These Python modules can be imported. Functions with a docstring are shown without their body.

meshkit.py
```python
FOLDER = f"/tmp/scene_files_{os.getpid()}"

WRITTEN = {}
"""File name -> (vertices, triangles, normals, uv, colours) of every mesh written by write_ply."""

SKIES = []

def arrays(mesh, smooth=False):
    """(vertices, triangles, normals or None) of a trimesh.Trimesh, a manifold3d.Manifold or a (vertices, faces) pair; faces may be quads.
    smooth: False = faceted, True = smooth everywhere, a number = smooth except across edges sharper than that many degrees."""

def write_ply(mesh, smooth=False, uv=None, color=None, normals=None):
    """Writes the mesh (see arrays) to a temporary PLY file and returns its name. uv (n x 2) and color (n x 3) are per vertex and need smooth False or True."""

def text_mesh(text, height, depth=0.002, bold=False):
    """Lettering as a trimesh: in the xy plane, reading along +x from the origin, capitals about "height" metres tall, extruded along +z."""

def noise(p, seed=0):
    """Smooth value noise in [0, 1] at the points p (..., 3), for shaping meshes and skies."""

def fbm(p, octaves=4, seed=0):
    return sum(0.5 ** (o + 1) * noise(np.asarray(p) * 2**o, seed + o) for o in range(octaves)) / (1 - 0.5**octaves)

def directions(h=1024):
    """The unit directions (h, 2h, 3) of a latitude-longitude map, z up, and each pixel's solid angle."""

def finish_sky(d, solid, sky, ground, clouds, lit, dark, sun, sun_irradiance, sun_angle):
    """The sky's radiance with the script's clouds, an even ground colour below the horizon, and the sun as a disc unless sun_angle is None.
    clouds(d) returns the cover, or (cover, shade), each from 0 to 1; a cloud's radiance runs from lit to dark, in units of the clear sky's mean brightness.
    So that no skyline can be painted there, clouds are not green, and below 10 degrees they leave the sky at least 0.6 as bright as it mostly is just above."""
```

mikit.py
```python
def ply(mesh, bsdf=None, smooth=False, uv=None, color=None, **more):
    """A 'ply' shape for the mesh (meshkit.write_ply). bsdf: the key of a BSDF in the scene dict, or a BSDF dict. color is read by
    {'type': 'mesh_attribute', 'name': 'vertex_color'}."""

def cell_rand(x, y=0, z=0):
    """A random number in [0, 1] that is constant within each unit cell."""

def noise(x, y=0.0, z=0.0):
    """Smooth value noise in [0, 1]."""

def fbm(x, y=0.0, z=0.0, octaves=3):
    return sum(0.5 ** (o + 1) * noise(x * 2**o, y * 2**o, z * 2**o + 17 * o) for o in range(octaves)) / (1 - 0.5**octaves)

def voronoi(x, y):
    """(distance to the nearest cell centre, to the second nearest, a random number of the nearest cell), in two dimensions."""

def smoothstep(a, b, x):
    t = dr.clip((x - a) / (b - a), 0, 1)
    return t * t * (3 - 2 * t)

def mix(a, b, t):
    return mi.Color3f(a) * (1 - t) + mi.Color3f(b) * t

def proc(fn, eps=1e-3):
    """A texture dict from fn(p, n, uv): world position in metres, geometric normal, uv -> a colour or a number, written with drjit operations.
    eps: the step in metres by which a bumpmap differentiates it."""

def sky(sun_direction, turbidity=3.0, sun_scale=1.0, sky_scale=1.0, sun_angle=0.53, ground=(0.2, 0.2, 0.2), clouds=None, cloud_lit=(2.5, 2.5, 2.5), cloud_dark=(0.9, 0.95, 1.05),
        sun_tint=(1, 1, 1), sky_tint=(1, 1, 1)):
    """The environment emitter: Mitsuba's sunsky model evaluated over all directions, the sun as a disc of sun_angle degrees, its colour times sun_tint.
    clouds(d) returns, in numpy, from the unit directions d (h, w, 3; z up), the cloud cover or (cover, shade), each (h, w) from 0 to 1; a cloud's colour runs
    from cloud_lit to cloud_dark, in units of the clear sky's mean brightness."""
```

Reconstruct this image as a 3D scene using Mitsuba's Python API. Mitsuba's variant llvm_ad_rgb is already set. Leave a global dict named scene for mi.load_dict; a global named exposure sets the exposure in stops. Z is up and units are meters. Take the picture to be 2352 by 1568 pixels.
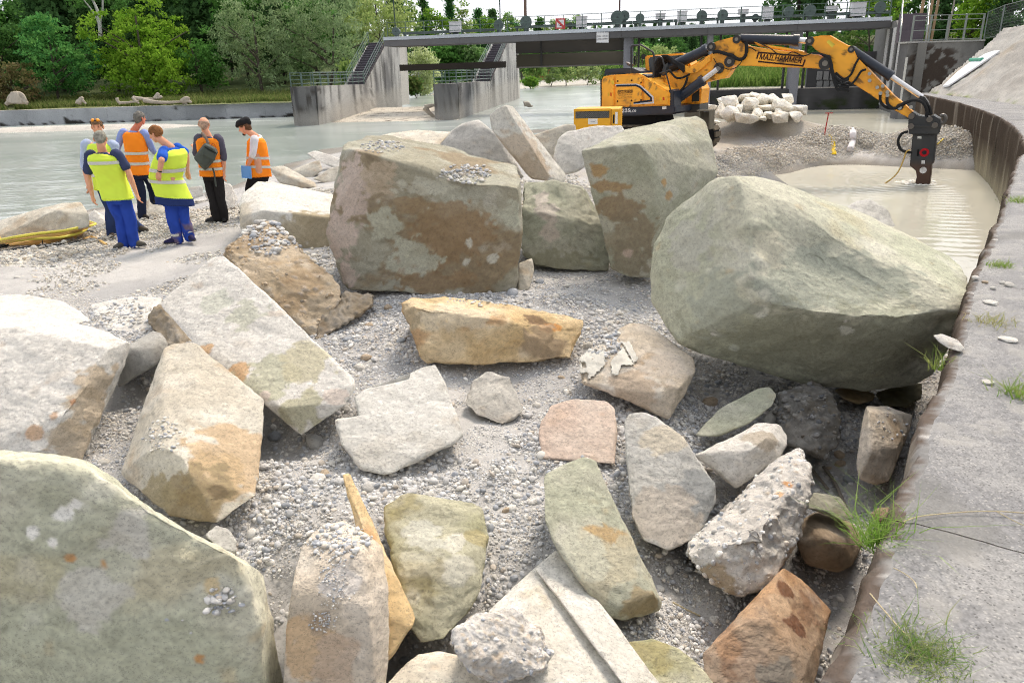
import math, random, numpy as np, trimesh, mitsuba as mi, mikit, meshkit
import manifold3d as m3
from scipy.spatial import cKDTree
from scipy.interpolate import RBFInterpolator, RegularGridInterpolator
from shapely.geometry import Polygon, LineString, Point
from shapely.ops import unary_union
T = mi.ScalarTransform4f
scene, labels = {}, {}

# ------------------------------------------------------------------ camera, sky, exposure
FPX, CX, CY, HOR, ROLL, EYE = 1699.7, 1176.0, 784.0, 167.2, 0.030, 2.4   # in units of a 2352 x 1568 frame
PITCH = math.atan((CY - HOR) / FPX)
F_ = np.array([0, math.cos(PITCH), -math.sin(PITCH)])
R0, U0 = np.array([1.0, 0, 0]), np.array([0, math.sin(PITCH), math.cos(PITCH)])
R_ = math.cos(ROLL) * R0 - math.sin(ROLL) * U0
U_ = math.cos(ROLL) * U0 + math.sin(ROLL) * R0
C_ = np.array([0, 0, EYE])
M = np.eye(4); M[:3, 0], M[:3, 1], M[:3, 2], M[:3, 3] = -R_, U_, F_, C_
scene['camera'] = {'type': 'perspective', 'fov_axis': 'x', 'fov': 2 * math.degrees(math.atan(CX / FPX)),
                   'to_world': T(M), 'near_clip': 0.05, 'far_clip': 3000.0}
SUN = np.array([0.35, 0.62, 0.95])
def thin_cloud(d):                        # a bright thin overcast, brightest round the sun, greyer on the far side
    s = SUN / np.linalg.norm(SUN); t = np.clip((1 - d @ s) / 1.5, 0, 1); t = t * t * (3 - 2 * t)
    return np.full(d.shape[:2], .97), np.clip(t * .85 + .22 * (meshkit.fbm(d * 2.6, 4, 3) - .5), 0, 1)
scene['sky'] = mikit.sky(SUN.tolist(), turbidity=4, sun_scale=0.8, sun_angle=16, clouds=thin_cloud,
                         cloud_lit=(3.5, 3.52, 3.62), cloud_dark=(1.35, 1.37, 1.45), sun_tint=(.96, .99, 1.06))
exposure = 1.82

def ray(px, py):
    return F_ + ((px - CX) / FPX) * R_ + ((CY - py) / FPX) * U_
def at(px, py, Y):                       # the point seen at that place of the photograph, Y metres ahead
    d = ray(px, py); return C_ + d * (Y / d[1])
def onz(px, py, z):                      # ... at height z
    d = ray(px, py); return C_ + d * ((z - EYE) / d[2])
def onplane(px, py, p0, n):
    d = ray(px, py); return C_ + d * (np.dot(np.asarray(p0) - C_, n) / np.dot(d, n))
def proj(P):
    P = np.atleast_2d(P) - C_; w = P @ F_
    return np.stack([CX + FPX * (P @ R_) / w, CY - FPX * (P @ U_) / w], 1)
rng = np.random.default_rng(7)
# ------------------------------------------------------------------ materials (colour comes per vertex from the thing's own colour function)
def vc(rough, metallic=0.0, spec=0.5, bump=None, scale=1.0, clear=0.0):
    b = {'type': 'principled', 'base_color': {'type': 'mesh_attribute', 'name': 'vertex_color'}, 'roughness': rough, 'metallic': metallic, 'specular': spec}
    if clear: b['clearcoat'] = clear
    if bump is not None: b = {'type': 'bumpmap', 'arbitrary': bump, 'scale': scale, 'bsdf': b}
    return {'type': 'twosided', 'bsdf': b}
def rock_bump(p, n, uv):
    a = mikit.fbm(p.x * 34, p.y * 34, p.z * 34, 3)
    return a * 0.012 + mikit.noise(p.x * 210, p.y * 210, p.z * 210) * 0.0035
def ground_bump(p, n, uv):
    return mikit.fbm(p.x * 9, p.y * 9, p.z * 9, 4) * 0.05
def conc_bump(p, n, uv):
    return mikit.fbm(p.x * 45, p.y * 45, p.z * 45, 3) * 0.008 + mikit.noise(p.x * 260, p.y * 260, p.z * 260) * 0.002
def grain(p, n, uv):
    g = mikit.noise(p.x * 310, p.y * 310, p.z * 310) * .55 + mikit.noise(p.x * 95, p.y * 95, p.z * 95) * .45
    return mikit.smoothstep(.48, .80, g) * .40
scene['rock'] = {'type': 'twosided', 'bsdf': {'type': 'bumpmap', 'arbitrary': mikit.proc(rock_bump, 2e-3), 'bsdf': {'type': 'blendbsdf', 'weight': mikit.proc(grain), 'a': vc(0.92, spec=0.25)['bsdf'], 'b': {'type': 'diffuse', 'reflectance': {'type': 'rgb', 'value': [.10, .097, .09]}}}}}
def slab_colour(p, n, uv):
    f = mikit.fbm(p.x * 3.1, p.y * 3.1, 0, 4); h = mikit.noise(p.x * 170, p.y * 170, p.z * 60); k = mikit.noise(p.x * 55, p.y * 55, 3); d, d2, r = mikit.voronoi(p.x * 85, p.y * 85)
    c = mikit.mix([.27, .272, .28], [.34, .34, .34], mikit.smoothstep(.35, .65, f)) * (.62 + .5 * h + .26 * k)
    c = mikit.mix(c, [.52, .51, .49], mikit.smoothstep(.45, .3, d) * mikit.smoothstep(.86, .90, r) * .6)
    c = mikit.mix(c, [.13, .13, .13], mikit.smoothstep(.4, .25, d) * mikit.smoothstep(.16, .12, r) * .7)
    c = mikit.mix(c, [.47, .46, .43], mikit.smoothstep(.58, .74, mikit.fbm(p.x * 6.5 + 9, p.y * 6.5, 2, 4)) * .4)
    c = mikit.mix(c, [.20, .20, .195], mikit.smoothstep(.60, .75, mikit.fbm(p.x * 1.3 + 4, p.y * 1.3, 7, 4)) * .6)
    return c * .78
scene['slab'] = {'type': 'twosided', 'bsdf': {'type': 'bumpmap', 'arbitrary': mikit.proc(rock_bump, 2e-3), 'scale': .6, 'bsdf': {'type': 'principled', 'base_color': mikit.proc(slab_colour), 'roughness': .93, 'specular': .2}}}


scene['matte'] = vc(0.9, spec=0.2)
scene['paint'] = vc(0.38, spec=0.45)
scene['steel'] = vc(0.35, metallic=0.85)
scene['leaf'] = {'type': 'twosided', 'bsdf': {'type': 'principled', 'base_color': {'type': 'mesh_attribute', 'name': 'vertex_color'}, 'roughness': 0.75, 'specular': 0.25}}
scene['leaf'] = {'type': 'principledthin', 'base_color': {'type': 'mesh_attribute', 'name': 'vertex_color'}, 'roughness': 0.7, 'diff_trans': 0.9, 'eta': 1.3}
scene['glass'] = {'type': 'twosided', 'bsdf': {'type': 'principled', 'base_color': {'type': 'rgb', 'value': [0.05, 0.06, 0.065]}, 'roughness': 0.06, 'specular': 0.6}}

# ------------------------------------------------------------------ helpers
used = set()
def uniq(name):
    if name not in used: used.add(name); return name
    k = 1
    while f'{name}_{k:03d}' in used: k += 1
    used.add(f'{name}_{k:03d}'); return f'{name}_{k:03d}'
def tag(key, label=None, cat=None, group=None, kind=None):
    d = labels.setdefault(key, {})
    for a, b in (('label', label), ('category', cat), ('group', group), ('kind', kind)):
        if b: d[a] = b
def thing(name, label, cat, group=None):
    k = uniq(name); tag(k, label, cat, group); return k
def tm(mesh):
    if hasattr(mesh, 'to_mesh'):
        q = mesh.to_mesh(); return trimesh.Trimesh(q.vert_properties[:, :3], q.tri_verts, process=False)
    if isinstance(mesh, (list, tuple)):
        if isinstance(mesh[0], (trimesh.Trimesh, m3.Manifold)): return trimesh.util.concatenate([tm(x) for x in mesh])
        f = np.asarray(mesh[1])
        if f.shape[1] == 4: f = np.vstack([f[:, [0, 1, 2]], f[:, [0, 2, 3]]])
        return trimesh.Trimesh(np.asarray(mesh[0], float), f, process=False)
    return mesh
def lin(c):                                # sRGB 0..255 -> linear reflectance
    c = np.asarray(c, float) / 255
    return np.where(c <= 0.04045, c / 12.92, ((c + 0.055) / 1.055) ** 2.4)
def ss(a, b, x):
    t = np.clip((x - a) / (b - a), 0, 1); return t * t * (3 - 2 * t)
def mixc(a, b, t):
    return np.asarray(a) * (1 - t[:, None]) + np.asarray(b) * t[:, None]
def fb(p, s, o=3, seed=0, st=(1, 1, 1)):
    return meshkit.fbm(np.asarray(p) * s * np.asarray(st) + 31.7, o, seed)
def put(key, mesh, color, mat='matte', smooth=False, **kw):
    """one entry of the scene; color: rgb or fn(v, n) -> rgb per vertex"""
    mesh = tm(mesh)
    if smooth is not True and smooth is not False:
        mesh = trimesh.graph.smooth_shade(mesh, angle=np.radians(smooth), facet_minarea=None); smooth = True
    elif smooth is False:
        v = np.asarray(mesh.vertices)[np.asarray(mesh.faces).ravel()]
        mesh = trimesh.Trimesh(v, np.arange(len(v)).reshape(-1, 3), process=False)
    v = np.asarray(mesh.vertices)
    col = color(v, np.asarray(mesh.vertex_normals)) if callable(color) else np.tile(np.asarray(color, float), (len(v), 1))
    scene[key] = mikit.ply((v, np.asarray(mesh.faces)), mat, smooth=smooth, color=np.clip(col, 0.003, 0.95), **kw)
    return key
def part(parent, name, mesh, color, mat='matte', smooth=False, label=None, kind=None):
    k = uniq(parent + '__' + name); put(k, mesh, color, mat, smooth)
    if label or kind: tag(k, label, kind=kind)
    return k
def worn(c, c2, s=2.0, lo=.45, hi=.75, amt=.6, grain=.08, st=(1, 1, 1), seed=0):
    c, c2 = np.asarray(c), np.asarray(c2)
    def f(v, n):
        t = ss(lo, hi, fb(v, s, 4, seed, st)) * amt
        return mixc(c, c2, t) * (1 + grain * (fb(v, s * 9, 2, seed + 5) - .5) * 2)[:, None]
    return f
def frame(z, up=(0, 0, 1)):
    z = np.asarray(z, float) / np.linalg.norm(z); x = np.cross(up, z)
    if np.linalg.norm(x) < 1e-6: x = np.cross([1, 0, 0], z)
    x /= np.linalg.norm(x); return np.stack([x, np.cross(z, x), z], 1)
def bar(a, b, r, sides=8, r2=None, cap=True):
    """round bar from a to b"""
    return tube([a, b], [r, r if r2 is None else r2], sides)
def tube(pts, r, sides=8, closed=False):
    p = np.asarray(pts, float); r = np.broadcast_to(r, (len(p),))
    t = np.gradient(p, axis=0)
    if closed: t = np.roll(p, -1, 0) - np.roll(p, 1, 0)
    t /= np.linalg.norm(t, axis=1, keepdims=True) + 1e-12
    a = np.zeros_like(p); ref = np.array([0, 0, 1.0]) if abs(t[0][2]) < .9 else np.array([1.0, 0, 0])
    for i in range(len(p)):
        q = np.cross(t[i], ref); q = q / (np.linalg.norm(q) + 1e-12); a[i] = q; ref = np.cross(q, t[i])
    b = np.cross(t, a); g = np.arange(sides) * 2 * np.pi / sides
    v = p[:, None] + r[:, None, None] * (np.cos(g)[None, :, None] * a[:, None] + np.sin(g)[None, :, None] * b[:, None])
    n = len(p); f = []
    for i in range(n if closed else n - 1):
        for j in range(sides):
            k, l = i * sides, ((i + 1) % n) * sides; m = (j + 1) % sides
            f += [[k + j, l + j, l + m], [k + j, l + m, k + m]]
    v = v.reshape(-1, 3)
    if not closed:
        v = np.vstack([v, p[0], p[-1]]); e = (n - 1) * sides
        for j in range(sides):
            m = (j + 1) % sides; f += [[n * sides, j, m], [n * sides + 1, e + m, e + j]]
    return trimesh.Trimesh(v, f, process=False)
def hullpts(pts):
    return m3.Manifold.hull_points(np.asarray(pts, float))
def box8(a, b, w, h, up=(0, 0, 1), cham=0.0):
    """box bar from a to b, w wide, h high, centred on the line"""
    a, b = np.asarray(a, float), np.asarray(b, float); fr = frame(b - a, up); x, y = fr[:, 0], fr[:, 1]
    if cham <= 0: prof = [(-w / 2, -h / 2), (w / 2, -h / 2), (w / 2, h / 2), (-w / 2, h / 2)]
    else: prof = [(sx * (w / 2 - cx), sy * (h / 2 - cy)) for sx, sy in ((-1, -1), (1, -1), (1, 1), (-1, 1)) for cx, cy in ((cham, 0), (0, cham))]
    return tm(hullpts([q + x * i + y * j for q in (a, b) for i, j in prof]))
def abox(lo, hi):
    return trimesh.creation.box(bounds=[lo, hi])
def extr(poly, o, ex, ey, en, d0, d1):
    """polygon (local x, y) in the plane o + x ex + y ey, from d0 to d1 along en"""
    m = trimesh.creation.extrude_polygon(poly if hasattr(poly, 'exterior') else Polygon(poly).buffer(0), d1 - d0, engine='earcut')
    v = np.asarray(m.vertices); w = o + v[:, :1] * ex + v[:, 1:2] * ey + (v[:, 2:] + d0) * en
    m = trimesh.Trimesh(w, m.faces, process=False)
    if np.dot(np.cross(ex, ey), en) < 0: m.invert()
    return m
def grid(xs, ys, zf):
    X, Y = np.meshgrid(xs, ys); v = np.stack([X.ravel(), Y.ravel(), zf(X.ravel(), Y.ravel())], 1)
    n, m = len(xs), len(ys); i = np.arange(n * m).reshape(m, n)
    q = np.stack([i[:-1, :-1], i[:-1, 1:], i[1:, 1:], i[1:, :-1]], -1).reshape(-1, 4)
    return tm((v, q))
def catmull(pts, n=8):
    p = np.asarray(pts, float); p = np.vstack([2 * p[0] - p[1], p, 2 * p[-1] - p[-2]]); out = []
    for i in range(1, len(p) - 2):
        for t in np.linspace(0, 1, n, endpoint=False):
            a, b, c, d = p[i - 1:i + 3]
            out.append(.5 * (2 * b + (c - a) * t + (2 * a - 5 * b + 4 * c - d) * t * t + (3 * b - a - 3 * c + d) * t ** 3))
    return np.array(out + [p[-2]])
def lapl(v, f, k, lam=.5):
    from scipy.sparse import coo_matrix
    e = np.vstack([f[:, [0, 1]], f[:, [1, 2]], f[:, [2, 0]]]); e = np.vstack([e, e[:, ::-1]])
    A = coo_matrix((np.ones(len(e)), (e[:, 0], e[:, 1])), shape=(len(v),) * 2).tocsr(); A.data[:] = 1
    deg = np.asarray(A.sum(1)).ravel()[:, None]
    for _ in range(k): v = v + lam * (A @ v / deg - v)
    return v
def vnorm(v, f):
    n = np.zeros_like(v); c = np.cross(v[f[:, 1]] - v[f[:, 0]], v[f[:, 2]] - v[f[:, 0]])
    for k in range(3): np.add.at(n, f[:, k], c)
    return n / (np.linalg.norm(n, axis=1, keepdims=True) + 1e-12)
# ------------------------------------------------------------------ ground, water
RIVER, POOL = -0.9, -1.1
ctl = [(1176,1568,-.1),(700,1560,-.1),(200,1540,-.1),(1500,1500,-.12),(1700,1400,-.18),(1880,1350,-.32),(1940,1120,-.36),(1930,960,-.32),(1650,900,-.15),(1300,700,.05),(1300,640,.1),
       (900,800,.05),(640,1050,0),(650,1300,-.05),(1150,1100,-.05),(1150,1250,-.1),(250,950,0),(100,650,.05),(300,600,0),(500,540,0),(60,590,.0),(380,500,-.05),(500,500,-.05),(200,700,.06),(-300,700,.05),(-300,900,.0),
       (620,440,-.3),(700,430,-.35),(900,350,-.35),(1250,350,.1),(1420,320,-.2),(1700,340,-.1),(1640,300,-.3),(1780,290,-.25),(1500,300,-.35),(1870,285,-.2),(1700,278,-.3),(1400,300,-.35),(1350,290,-.5),(1640,360,0),(1750,355,-.1),(1690,385,-.6),
       (1890,286,.15),(1950,287,.12),(2000,290,.08),(2050,294,.05),(2100,298,.02),(2160,303,0),(2230,310,-.1),(1900,310,-.2),(2000,312,-.3),(2100,316,-.35),(2200,322,-.45),(1900,335,-.7),(2000,334,-.75),(2100,333,-.78),(2200,337,-.85),(1850,330,-.35),(1800,345,-.55),(1750,345,-.4),(1700,360,-.4)]
cw = [onz(*c) for c in ctl]
shore = [(-300,600),(0,530),(200,478),(430,455),(560,415),(640,378),(720,345),(860,305),(1100,303),(1230,298),(1340,272)]
for a in shore:
    p = onz(*a, RIVER); cw += [p, p + [-2.2, 3.5, -.75], p + [-7, 9, -1.0]]
pshore = [(1600,470),(1640,432),(1710,402),(1800,372),(1900,354),(2000,349),(2100,347),(2240,350)]
for a in pshore:
    p = onz(*a, POOL); cw += [p, p + [.9, -2.0, -.6]]
cw += [[9, 16, -1.9], [12, 20, -1.9], [7, 12, -1.5], [10, 18, -1.9], [14, 25, -1.9], [5, 9.5, -.7], [3.6, 8.5, -.2], [4, 14, -.3], [2.5, 5.5, -.4], [1.3, 3.0, -.35], [3.5, 6.5, -.5], [-3, 1, -.1], [2, 0, -.42], [1.0, 1.5, -.4], [1.6, 2.3, -.42]]
cw += [[20, 40, -1.7], [14, 44, -1.6], [26, 44, -1.7], [10, 46, -1.5], [24, 34, -.9], [28, 30, -.8], [4, 42, -1.2], [-20, 70, -1.9], [10, 60, -1.9], [30, 60, -1.9], [-30, 40, -1.9], [-40, 60, -1.9], [-30, 25, -1.9], [-25, 12, -1.6], [-20, 4, -.6], [-12, 0, -.1], [0, 52, -1.8]]
cw = np.array(cw)
rbf = RBFInterpolator(cw[:, :2], cw[:, 2], kernel='linear', smoothing=.02, neighbors=40)
gx, gy = np.linspace(-60, 50, 441), np.linspace(-4, 76, 321)
GX, GY = np.meshgrid(gx, gy)
gz0 = np.clip(rbf(np.stack([GX.ravel(), GY.ravel()], 1)).reshape(GX.shape), -2.0, 1.2)
from scipy.ndimage import gaussian_filter
gz0 = gaussian_filter(gz0, 1.2)
_g = RegularGridInterpolator((gy, gx), gz0, bounds_error=False, fill_value=None)
PITS = [(onz(*q[:2], -.1), q[2] * 1.4, q[3] * .75) for q in [(1190,1430,.35,.2),(590,990,.30,.32),(640,1430,.22,.4),(652,1330,.2,.25),(290,895,.3,.4),(1000,1490,.22,.42),(1100,880,.35,.16),(1745,1390,.2,.3),(1640,1180,.16,.4),(1600,1060,.14,.2),(1930,1000,.4,.25),(1830,1060,.2,.3),(1960,1230,.25,.3),(1950,1380,.3,.3),(1800,920,.35,.3),(1480,690,.4,.25),(740,720,.35,.3),(1010,1545,.2,.3),(1210,1535,.2,.25),(900,1530,.18,.3),(860,1420,.15,.3),(1560,1275,.15,.2),(700,1020,.2,.15),(1620,830,.3,.2),(500,1230,.2,.15),(1260,1090,.12,.1)]]
HEAP = at(1765, 262, 33.8)
def gz(x, y):
    x, y = np.atleast_1d(np.asarray(x, float)), np.atleast_1d(np.asarray(y, float))
    p = np.stack([x, y, x * 0], -1)
    pit = .06 * ss(10, 8, y) + sum(dp * np.exp(-((x - c[0]) ** 2 + (y - c[1]) ** 2) / r ** 2) for c, r, dp in PITS)
    return _g(np.stack([y, x], -1)) - pit + 1.0 * np.exp(-((x - HEAP[0]) / 2.0) ** 2 - ((y - HEAP[1]) / 1.5) ** 2) + .16 * (fb(p, .55, 3, 3) - .5) + .07 * (fb(p, 2.2, 3, 4) - .5)
def gpt(px, py):                          # where that view ray meets the ground
    d = ray(px, py); t = np.linspace(1.5, 70, 1400) / d[1]; P = C_ + d * t[:, None]
    k = np.argmax(P[:, 2] < gz(P[:, 0], P[:, 1])); return P[k]
# wall line (plan), its top is the quay
WL = catmull([(-.3, -2), (.3, 0), (.79, 1.45), (1.2, 2.1), (1.44, 2.45), (1.78, 2.98), (2.18, 3.52), (2.55, 4.02), (3.53, 5.49), (5.08, 7.64), (8.47, 12.53), (10.21, 14.94), (13.97, 21.6), (17.92, 30.58), (21.5, 40.5)], 12)
WT = .8
def gcol(v, n):
    a, b, c = fb(v, .5, 3, 11), fb(v, 3.5, 3, 12), fb(v, 30, 2, 13)
    col = mixc([.42, .415, .405], [.33, .33, .33], ss(.35, .7, a))
    col = mixc(col, [.38, .345, .29], ss(.58, .78, fb(v, .9, 3, 15)) * .7)          # sandy fines
    far = ss(22, 30, v[:, 1]) * ss(3, 9, v[:, 0])
    col = mixc(col, [.33, .295, .235], far * ss(.3, .6, fb(v, .6, 3, 16)) * .8)
    wet = ss(.22, .05, v[:, 2] - np.where(v[:, 0] > 3, POOL, RIVER))
    return mixc(col, [.15, .135, .11], wet * .7) * (.74 + .3 * b + .25 * c)[:, None]
def trimgrid(m, keep):
    f = np.asarray(m.faces); k = keep(np.asarray(m.vertices)[f].mean(1)); return trimesh.Trimesh(m.vertices, f[k], process=False)
wl_poly = Polygon(list(map(tuple, WL)) + [(60, 40.5), (60, -4)])
import shapely
def right_of_wall(c, d=.25):
    return shapely.contains_xy(wl_poly.buffer(-d), c[:, 0], c[:, 1])
near = grid(np.arange(-9, 8, .065), np.arange(-1, 12, .065), gz)
near = trimgrid(near, lambda c: ~right_of_wall(c) & (np.abs(c[:, 0]) < 1.2 + .82 * c[:, 1] + 1))
far = grid(np.arange(-62, 48, .3), np.arange(-4, 76, .3), lambda x, y: gz(x, y) - .06 * ((x > -8.8) & (x < 7.8) & (y > -.9) & (y < 11.8)))
far = trimgrid(far, lambda c: ~right_of_wall(c) & (c[:, 1] < 74))
put('gravel_ground', tm([near, far]), gcol, 'rock', True); tag('gravel_ground', kind='structure')

def water_mat(fn, rgb, eps=5e-3, rough=.08):
    return {'type': 'twosided', 'bsdf': {'type': 'bumpmap', 'arbitrary': mikit.proc(fn, eps), 'bsdf': {'type': 'principled', 'base_color': {'type': 'mesh_attribute', 'name': 'vertex_color'}, 'roughness': rough, 'specular': .5}}}
def river_b(p, n, uv):                    # ripples drawn out across the stream
    w = mikit.fbm(p.x * .9 + p.y * .25, p.y * 2.6 - p.x * .3, 3, 4) * .05
    return w + mikit.fbm(p.x * .16, p.y * .42, 9, 2) * .09
TIP = onz(2110, 420, POOL)
def pool_b(p, n, uv):
    import drjit as dr
    dx, dy = p.x - float(TIP[0]), p.y - float(TIP[1]); r = dr.sqrt(dx * dx + dy * dy + .02)
    w = mikit.fbm(p.x * .7, p.y * .7, 0, 2)
    ring = dr.sin(r * 15 + w * 5) * dr.exp(-r * .22) * .009
    d2 = dr.sqrt(dr.square(p.x - float(TIP[0]) + 3.2) + dr.square(p.y - float(TIP[1]) - 1.0) + .02)
    return ring + dr.sin(d2 * 17 + w * 4) * dr.exp(-d2 * .55) * .006 + mikit.fbm(p.x * 2.2, p.y * 3.2, 5, 3) * .009
scene['river_surface'] = water_mat(river_b, 0)
scene['pool_surface'] = water_mat(pool_b, 0, 5e-3, .05)
def rcol(v, n):
    t = ss(.35, .65, fb(v, .09, 3, 21, (1, 2.4, 1)))
    c = mixc([.23, .265, .255], [.29, .32, .315], t)
    return mixc(c, [.5, .54, .52], ss(.58, .8, fb(v, .35, 4, 22, (.6, 2, 1))) * .8)     # broken white water
rv = grid(np.arange(-130, 34, 2.0), np.concatenate([np.arange(5, 80, .5), np.arange(80, 420, 4)]), lambda x, y: x * 0 + RIVER)
lx = lambda y: np.where(y < 30, 3 + (y - 12) * .0 , 10.0) + np.where(y > 63.5, 80, 0)
rv = trimgrid(rv, lambda c: c[:, 0] < lx(c[:, 1]))
put('river', rv, rcol, 'river_surface', True); tag('river', kind='structure')
pl = grid(np.arange(3, 36, .5), np.arange(7, 64, .5), lambda x, y: x * 0 + POOL)
pl = trimgrid(pl, lambda c: (c[:, 0] > 10.3) | (c[:, 1] < 46) & (c[:, 1] < 30) & (c[:, 0] > 3.1))
put('pool', pl, lambda v, n: mixc([.43, .425, .365], [.38, .375, .32], ss(.3, .7, fb(v, .5, 3, 5))), 'pool_surface', True); tag('pool', kind='structure')
# pale gravel bank in the river
def barz(x, y):
    cx, cy = onz(150, 298, RIVER)[:2]; r = np.hypot((x - cx) / 11.5, (y - cy) / 2.2); c2 = onz(345, 295, RIVER); r2 = np.hypot((x - c2[0]) / 2.8, (y - c2[1]) / 1.0)
    return RIVER - .25 + np.maximum(.55 * np.exp(-r ** 4), .4 * np.exp(-r2 ** 4)) + .06 * (fb(np.stack([x, y, x * 0], -1), .8) - .5)
b0 = onz(150, 298, RIVER)
bm = grid(np.arange(b0[0] - 16, b0[0] + 20, .3), np.arange(b0[1] - 5, b0[1] + 5, .25), barz)
put('gravel_bank', bm, worn((.5, .48, .44), (.4, .385, .35), 1.5), 'rock', True); tag('gravel_bank', kind='structure')
# ------------------------------------------------------------------ boulders
PAL = {   # base, variation, stain (linear reflectance), stain share
    'green': ([.335, .345, .265], [.40, .395, .32], [.37, .31, .18], .03), 'greenbrown': ([.36, .355, .29], [.30, .285, .22], [.235, .175, .105], .5),
    'moss': ([.29, .285, .175], [.36, .35, .26], [.235, .20, .09], .35), 'pale': ([.55, .535, .50], [.60, .585, .55], [.47, .39, .30], .08),
    'palebrown': ([.53, .505, .44], [.46, .425, .355], [.39, .30, .20], .25), 'white': ([.62, .61, .57], [.57, .55, .49], [.36, .29, .18], .2),
    'orange': ([.50, .37, .20], [.57, .46, .30], [.33, .17, .07], .35), 'grey': ([.40, .395, .37], [.46, .455, .43], [.36, .33, .28], .08),
    'pink': ([.47, .375, .315], [.50, .42, .36], [.42, .31, .23], .1), 'beige': ([.46, .40, .32], [.50, .45, .385], [.35, .25, .15], .25),
    'dark': ([.13, .128, .122], [.20, .195, .185], [.10, .085, .06], .3), 'rust': ([.42, .26, .145], [.34, .265, .20], [.17, .08, .04], .3),
    'brown': ([.24, .175, .115], [.28, .225, .165], [.16, .10, .055], .3), 'cong': ([.50, .48, .45], [.42, .40, .37], [.36, .25, .14], .15),
    'congbrown': ([.36, .29, .20], [.43, .36, .27], [.26, .18, .10], .3), 'dusty': ([.40, .385, .35], [.46, .44, .405], [.36, .31, .25], .2),
}
rocks = {}
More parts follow.
